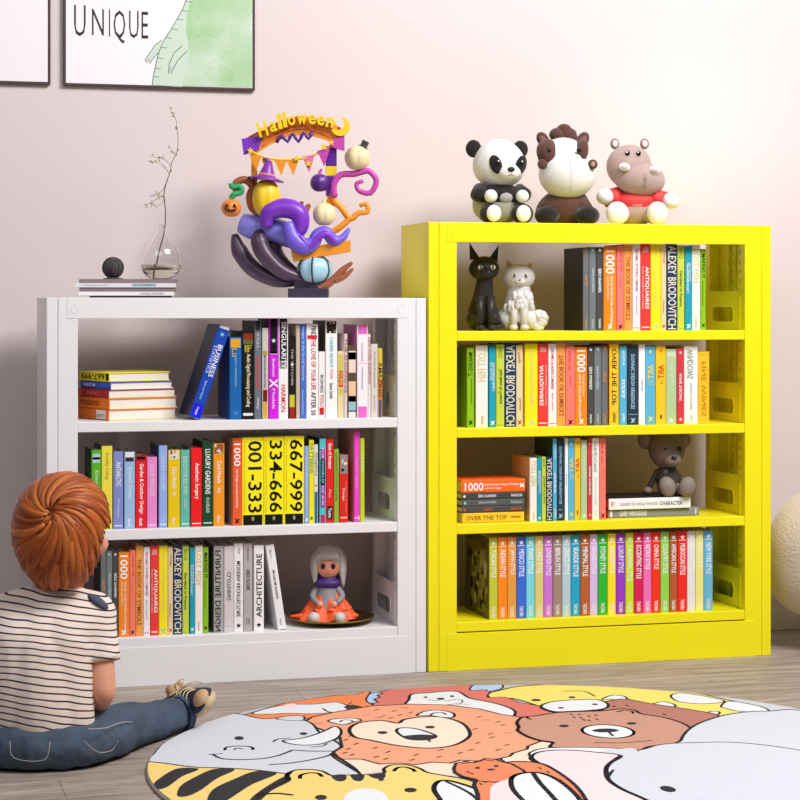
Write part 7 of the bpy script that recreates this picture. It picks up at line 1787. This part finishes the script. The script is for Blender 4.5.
capsules(b, [
    [(HIPR, .075), ((HIPR + HIPL) / 2 + up * .04, .085), (HIPL, .075)],
    [((-1.2606, -0.9263, 0.0516), .085), ((-1.2655, -0.9250, 0.1769), .09), ((-1.2685, -0.9035, 0.2862), .095), ((-1.2579, -0.8960, 0.3601), .08)],
    [((-1.2268, -0.9355, 0.1518), .06), ((-1.2005, -0.9218, 0.2988), .075), (SHR, .042)],
    [((-1.2993, -0.9159, 0.1518), .06), ((-1.3219, -0.8891, 0.2988), .075), (SHL, .042)],
    [(SHL, .04), ((-1.2627, -0.8947, 0.3828), .05), (SHR, .04)],
    [((-1.2433, -0.8999, 0.3677), .045), ((-1.2043, -0.9104, 0.4231), .037), (HC - up * .07, .042)],
    [(SHR, .043), ((SHR * .5 + ELR * .5), .036), (ELR, .034)],
    [(ELR, .034), ((ELR + WRR) / 2, .03), (WRR, .02)],
    [(SHL, .043), ((SHL + ELL_) / 2, .036), (ELL_, .034)],
    [(ELL_, .034), ((ELL_ + WRL) / 2, .03), (WRL, .02)],
    [(HIPR, .07), (KNR, .052), (ANR, .03)],
    [(HIPL, .07), (KNL, .052), (ANL, .03)],
], mskin)
Hl = L(HC)
b.ell(Hl, (.1, .1, .112), mskin)
b.ell(Hl + face * .045 - up * .035, (.066, .066, .072), mskin)
b.ell(Hl + face * .105 - up * .018, (.012, .012, .013), mskin)
b.ell(Hl + face * .102 - up * .062, (.02, .02, .009), mskin)
b.ell(Hl + face * .085 - up * .092, (.025, .025, .02), mskin)
for s in (-1, 1):
    b.ell(Hl + side * (.093 * s) + face * .012 - up * .022, (.014, .02, .026), mskin)
    b.ell(Hl + side * (.045 * s) + face * .075 - up * .04, (.03, .03, .028), mskin)
# hands with fingers
for wr, el, sgn in ((WRR, ELR, 1), (WRL, ELL_, -1)):
    d_ = (L(wr) - L(el)).normalized()
    lat = up.cross(d_).normalized() * sgn
    palm = L(wr) + d_ * .028
    b.ell(palm, (.024, .026, .015), mskin)
    for k, ln in enumerate((.028, .034, .037, .032, .026)):
        if k == 0:
            p0_ = L(wr) + d_ * .012 + lat * .02
            b.tube([p0_, p0_ + d_ * .012 + lat * .014, p0_ + d_ * .03 + lat * .016 - up * .006], [.0085, .008, .0065], mskin, 8)
        else:
            p0_ = palm + d_ * .014 + lat * (.021 - k * .0125 + .008)
            b.tube([p0_, p0_ + d_ * ln * .6, p0_ + d_ * ln * .95 - up * ln * .35], [.0078, .0072, .006], mskin, 8)
body = b.build('body', root)
remesh(body, .0065, 5)
# eyes
for s in (-1, 1):
    b = MB()
    e0 = Hl + side * (.034 * s) + face * .093 + up * .002
    b.ell(e0, (.013, .013, .009), mat('f4f0ee', .2))
    b.ell(e0 + face * .0075, (.006, .006, .006), mat('4a3424', .15))
    b.build('eye', root)
# hair
mhair = mat('8f4418', .5, spec=.35, name='hair')
HT = [mat(c, .42, spec=.4) for c in ('a04d1c', 'b05a24', '96481b', 'c06a2e', 'a9541f', 'b8622a', '8a4018')]
b = MB()
RX, RZ = .1125, .124
SW = -1.0


def scalp(w_, lift=0):
    """point on the hair surface in direction w_: fuller at the back and towards the nape"""
    back = max(0, -w_.dot(face)) * .010
    low = max(0, -w_.z)
    rr = RX + back + lift
    return Hl + Vector((w_.x * rr * (1 + .10 * low), w_.y * rr * (1 + .10 * low), w_.z * (RZ + lift) * (1 + .30 * low))) + up * .004


whorl = (up * .34 - fw * .93 - rt * .10).normalized()
e1 = whorl.cross(up).normalized()
e2 = whorl.cross(e1).normalized()
rnd = random.Random(11)


def on_face(w_, z):
    d_ = w_.dot(face)
    if w_.z < .35 and d_ > .45:
        return True
    return w_.z < -.05 and d_ > .12


# under-layer following the same surface, open over face and neck
vs, fs = [], []
NA, NB = 48, 30
for i in range(NB + 1):
    th = PI * i / NB
    for j in range(NA):
        a = 2 * PI * j / NA
        w_ = Vector((math.sin(th) * math.cos(a), math.sin(th) * math.sin(a), math.cos(th)))
        vs.append((scalp(w_, -.003), w_))
for i in range(NB):
    for j in range(NA):
        q4 = (i * NA + j, i * NA + (j + 1) % NA, (i + 1) * NA + (j + 1) % NA, (i + 1) * NA + j)
        c_ = sum((vs[k][1] for k in q4), Vector()) / 4
        if on_face(c_.normalized(), 0) or c_.z < -.86:
            continue
        fs.append(q4)
b.add([v[0] for v in vs], fs, mhair, True)
NL = 700
for k in range(NL):
    az = 2 * PI * ((k * .618034) % 1)
    t0 = .04 + 1.5 * (k / NL) ** .8
    ln = rnd.uniform(1.0, 1.5)
    pts, ups = [], []
    lift0 = rnd.uniform(-.001, .006)
    ns = 12
    for i in range(ns):
        th = t0 + ln * i / (ns - 1)
        a2 = az + SW * (1 - math.exp(-th * 1.3)) * 1.5 + .06 * math.sin(th * 3 + k)
        w_ = whorl * math.cos(th) + (e1 * math.cos(a2) + e2 * math.sin(a2)) * math.sin(th)
        w_ = (w_ - up * .16 * max(0, th - .9)).normalized()
        if on_face(w_, 0) or w_.z < -.93:
            break
        pts.append(scalp(w_, lift0 + .004 * math.sin(PI * i / (ns - 1))))
        ups.append(w_)
    if len(pts) < 5:
        continue
    n_ = len(pts)
    wdt = rnd.choice((.0035, .0045, .006, .008, .0105))
    b.tube(pts, [max(.0006, wdt * max(0, math.sin(PI * min(.95, (i + .8) / (n_ + .1)))) ** .6) for i in range(n_)], rnd.choice(HT), 8, flat=.45, up=ups)
b.build('hair', root)

# T-shirt
msh = mat('ead8cd', .85, bump=.3, bscale=500, name='striped_jersey')
nd, lk, bs = nodes(msh)
tc = nd.new('ShaderNodeTexCoord')
mp = nd.new('ShaderNodeMapping')
mp.inputs['Rotation'].default_value = (0, -.17, 0)
lk.new(tc.outputs['Object'], mp.inputs['Vector'])
nz = nd.new('ShaderNodeTexNoise'); nz.inputs['Scale'].default_value = 5; nz.inputs['Detail'].default_value = 2
lk.new(tc.outputs['Object'], nz.inputs['Vector'])
sx_ = nd.new('ShaderNodeSeparateXYZ'); lk.new(mp.outputs['Vector'], sx_.inputs[0])
m1 = nd.new('ShaderNodeMath'); m1.operation = 'MULTIPLY_ADD'; m1.inputs[1].default_value = .035
lk.new(nz.outputs['Fac'], m1.inputs[0]); lk.new(sx_.outputs['Z'], m1.inputs[2])
m2 = nd.new('ShaderNodeMath'); m2.operation = 'MULTIPLY'; m2.inputs[1].default_value = 1 / .0165; lk.new(m1.outputs[0], m2.inputs[0])
m3 = nd.new('ShaderNodeMath'); m3.operation = 'FRACT'; lk.new(m2.outputs[0], m3.inputs[0])
m4 = nd.new('ShaderNodeMath'); m4.operation = 'LESS_THAN'; m4.inputs[1].default_value = .23; lk.new(m3.outputs[0], m4.inputs[0])
mx = nd.new('ShaderNodeMix'); mx.data_type = 'RGBA'
mx.inputs[6].default_value = lin('ead8cd'); mx.inputs[7].default_value = lin('2b2c44')
lk.new(m4.outputs[0], mx.inputs[0]); lk.new(mx.outputs[2], bs.inputs['Base Color'])
b = MB()
SLR = SHR * .35 + ELR * .65
SLL = SHL * .35 + ELL_ * .65
capsules(b, [
    [((-1.2625, -0.9465, 0.0509), .105), ((-1.2697, -0.9446, 0.1557), .112), ((-1.2751, -0.9224, 0.2770), .116), ((-1.2579, -0.8960, 0.3526), .088)],
    [((-1.2057, -0.9722, 0.0705), .062), ((-1.2153, -0.9696, 0.1576), .072), ((-1.2181, -0.9482, 0.3037), .086), (SHR - up * .01, .056)],
    [((-1.3379, -0.9365, 0.0630), .075), ((-1.3259, -0.9398, 0.1576), .09), ((-1.3339, -0.9169, 0.3037), .1), (SHL - up * .01, .056)],
    [(SHL, .052), ((-1.2645, -0.9149, 0.3808), .062), (SHR, .05)],
    [((-1.2491, -0.9087, 0.3692), .058), ((-1.2189, -0.9065, 0.4080), .05)],
], msh)
for v in b.v:
    v.z = max(v.z, .064)
# sleeves: flared tubes
for a_, e_ in ((SHR, SLR), (SHL, SLL)):
    b.tube([L(a_), L(a_) * .5 + L(e_) * .5, L(e_)], [.052, .05, .053], msh, 24)
sh = b.build('t_shirt', root)
remesh(sh, .006, 8)
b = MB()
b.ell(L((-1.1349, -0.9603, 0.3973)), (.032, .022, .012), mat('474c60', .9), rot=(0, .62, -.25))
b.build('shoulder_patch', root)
# jeans
mje = mat('435163', .85, bump=.5, bscale=400, vary=.5, vscale=14, name='denim')
b = MB()
capsules(b, [
    [(HIPR - up * 0, .093), ((HIPR + HIPL) / 2, .105), (HIPL, .093)],
    [(HIPR, .088), ((HIPR + KNR) / 2, .078), (KNR, .066), ((KNR + ANR) / 2, .056), (ANR, .05)],
    [(HIPL, .088), ((HIPL + KNL) / 2, .078), (KNL, .066), ((KNL + ANL) / 2, .056), (ANL, .05)],
    [((-1.4352, -0.9310, 0.0475), .062), ((-1.3069, -1.0071, 0.0512), .066), ((-1.1907, -1.0177, 0.0518), .06), ((-1.0948, -0.9193, 0.0409), .06)],
], mje)
for v in b.v:
    if v.z < .004:
        v.z = .004
jn = b.build('jeans', root)
remesh(jn, .006, 6)
dt = jn.modifiers.new('folds', 'DISPLACE')
tx = bpy.data.textures.new('denim_folds', 'CLOUDS')
tx.noise_scale = .07
dt.texture = tx
dt.texture_coords = 'LOCAL'
dt.strength = .022
dt.mid_level = .6
b = MB()
mstc = mat('a8a49c', .8)
b.tube(catmull([L((-1.1747, -1.0945, 0.1085)), L((-1.1287, -1.0552, 0.1004)), L((-1.0657, -0.9479, 0.0905)), L((-0.9851, -0.8246, 0.0514)), L((-0.9281, -0.7572, 0.0190))], 4), .0012, mstc, 5)
b.build('seam', root)
b = MB()
b.tube(catmull([L((-1.1847, -1.0970, 0.0803)), L((-1.1489, -1.0808, 0.0480)), L((-1.1096, -1.0396, 0.0419)), L((-1.0953, -1.0435, 0.0642))], 4), .001, mstc, 5)
b.tube(catmull([L((-1.3604, -1.0755, 0.0857)), L((-1.3518, -1.0882, 0.0468)), L((-1.2818, -1.1071, 0.0419)), L((-1.2669, -1.1007, 0.0833))], 4), .001, mstc, 5)
b.build('pocket_stitching', root)
b = MB()
mcf = mat('3a4a62', .85, bump=.4, bscale=400)
c0, c1 = L(ANR) - (ANR - KNR).normalized() * .012, L(ANR) + (ANR - KNR).normalized() * .02
b.tube([c0, c1], [.055, .053], mcf, 20, cap=False)
b.tube([c1, c0], [.048, .05], mcf, 20, cap=False)
b.build('cuff', root)


# shoes
def shoe(base, toe, upv, label):
    """base: heel point; toe: unit direction; upv: top-of-shoe direction"""
    X = toe.normalized()
    Y = upv.cross(X).normalized()
    Z = X.cross(Y).normalized()
    M = Matrix((X, Y, Z)).transposed().to_4x4()
    M.translation = base - RO
    r = empty('shoe')
    r.parent = root
    r.matrix_local = M
    nav, tan_, sol = mat('2f3340', .8, bump=.4, bscale=400), mat('c8a47c', .85, bump=.4, bscale=300), mat('cdb48e', .6)
    Ls = .165
    b = MB()
    n = 28
    ol = []
    for i in range(n):
        a = 2 * PI * i / n
        x = math.cos(a)
        wd = .037 * (1 + .18 * x)
        ol.append((Ls / 2 + x * Ls / 2, wd * math.sin(a)))
    vs = [(x, y, 0) for x, y in ol] + [(x * 1.01, y * 1.04, .012) for x, y in ol] + [(x, y, .022) for x, y in ol]
    fs = [tuple(range(n))[::-1], tuple(2 * n + i for i in range(n))]
    for k in (0, n):
        fs += [(k + i, k + (i + 1) % n, k + n + (i + 1) % n, k + n + i) for i in range(n)]
    b.add(vs, fs, sol, True)
    b.build('sole', r)
    b = MB()
    prof = [(0, .016, .060), (.012, .028, .075), (.035, .033, .078), (.06, .034, .066), (.085, .036, .054), (.11, .038, .046), (.135, .037, .040), (.152, .029, .033), (.162, .016, .024)]
    vs, fs = [], []
    K = 14
    for (x, hw, ht) in prof:
        for j in range(K):
            a = PI * j / (K - 1)
            vs.append((x, hw * math.cos(a), .018 + (ht - .018) * max(0, math.sin(a)) ** .8))
    for i in range(len(prof) - 1):
        for j in range(K - 1):
            fs.append((i * K + j, i * K + j + 1, (i + 1) * K + j + 1, (i + 1) * K + j))
    fs.append(tuple(range(K))); fs.append(tuple((len(prof) - 1) * K + j for j in range(K)))
    b.add(vs, fs, nav, True)
    b.build('upper', r)
    b = MB()
    b.ell((.136, 0, .028), (.030, .027, .0215), tan_)
    b.build('toe_cap', r)
    b = MB()
    b.tube([(.034, 0, .070), (.02, 0, .086), (.012, 0, .094)], [.02, .02, .012], tan_, 14, flat=1)
    b.tube([(.012 + .03 * math.cos(a) - .0, .028 * math.sin(a), .074) for a in [i * PI / 8 for i in range(16)]], .008, tan_, 8, closed=True)
    b.build('collar', r)
    b = MB()
    for k in range(4):
        x = .05 + k * .014
        z = .075 - k * .006
        b.tube(catmull([(x, -.026, z - .018), (x, -.012, z - .002), (x, .0, z + .002), (x, .012, z - .002), (x, .026, z - .018)], 3), .0022, mat('d8c4a0', .8), 6)
    for s in (-1, 1):
        b.tube(catmull([(.052, 0, .077), (.045, s * .022, .09), (.05, s * .040, .075), (.056, s * .020, .074), (.06, s * .046, .05), (.066, s * .052, .03)], 3), .002, mat('d8c4a0', .8), 6)
    b.build('lace', r)


heel = Vector((-0.8244, -0.5780, 0.0286))
heel.z = .046
td = (-fw * .86 + rt * .36 + up * .22).normalized()
shoe(heel, td, (-rt * .80 + up * .52 - fw * .2), '')
heelL = Vector(ANL) + fw * .03
heelL.z = .03
shoe(heelL, (rt * .8 + up * .1 + fw * .5), up, '')
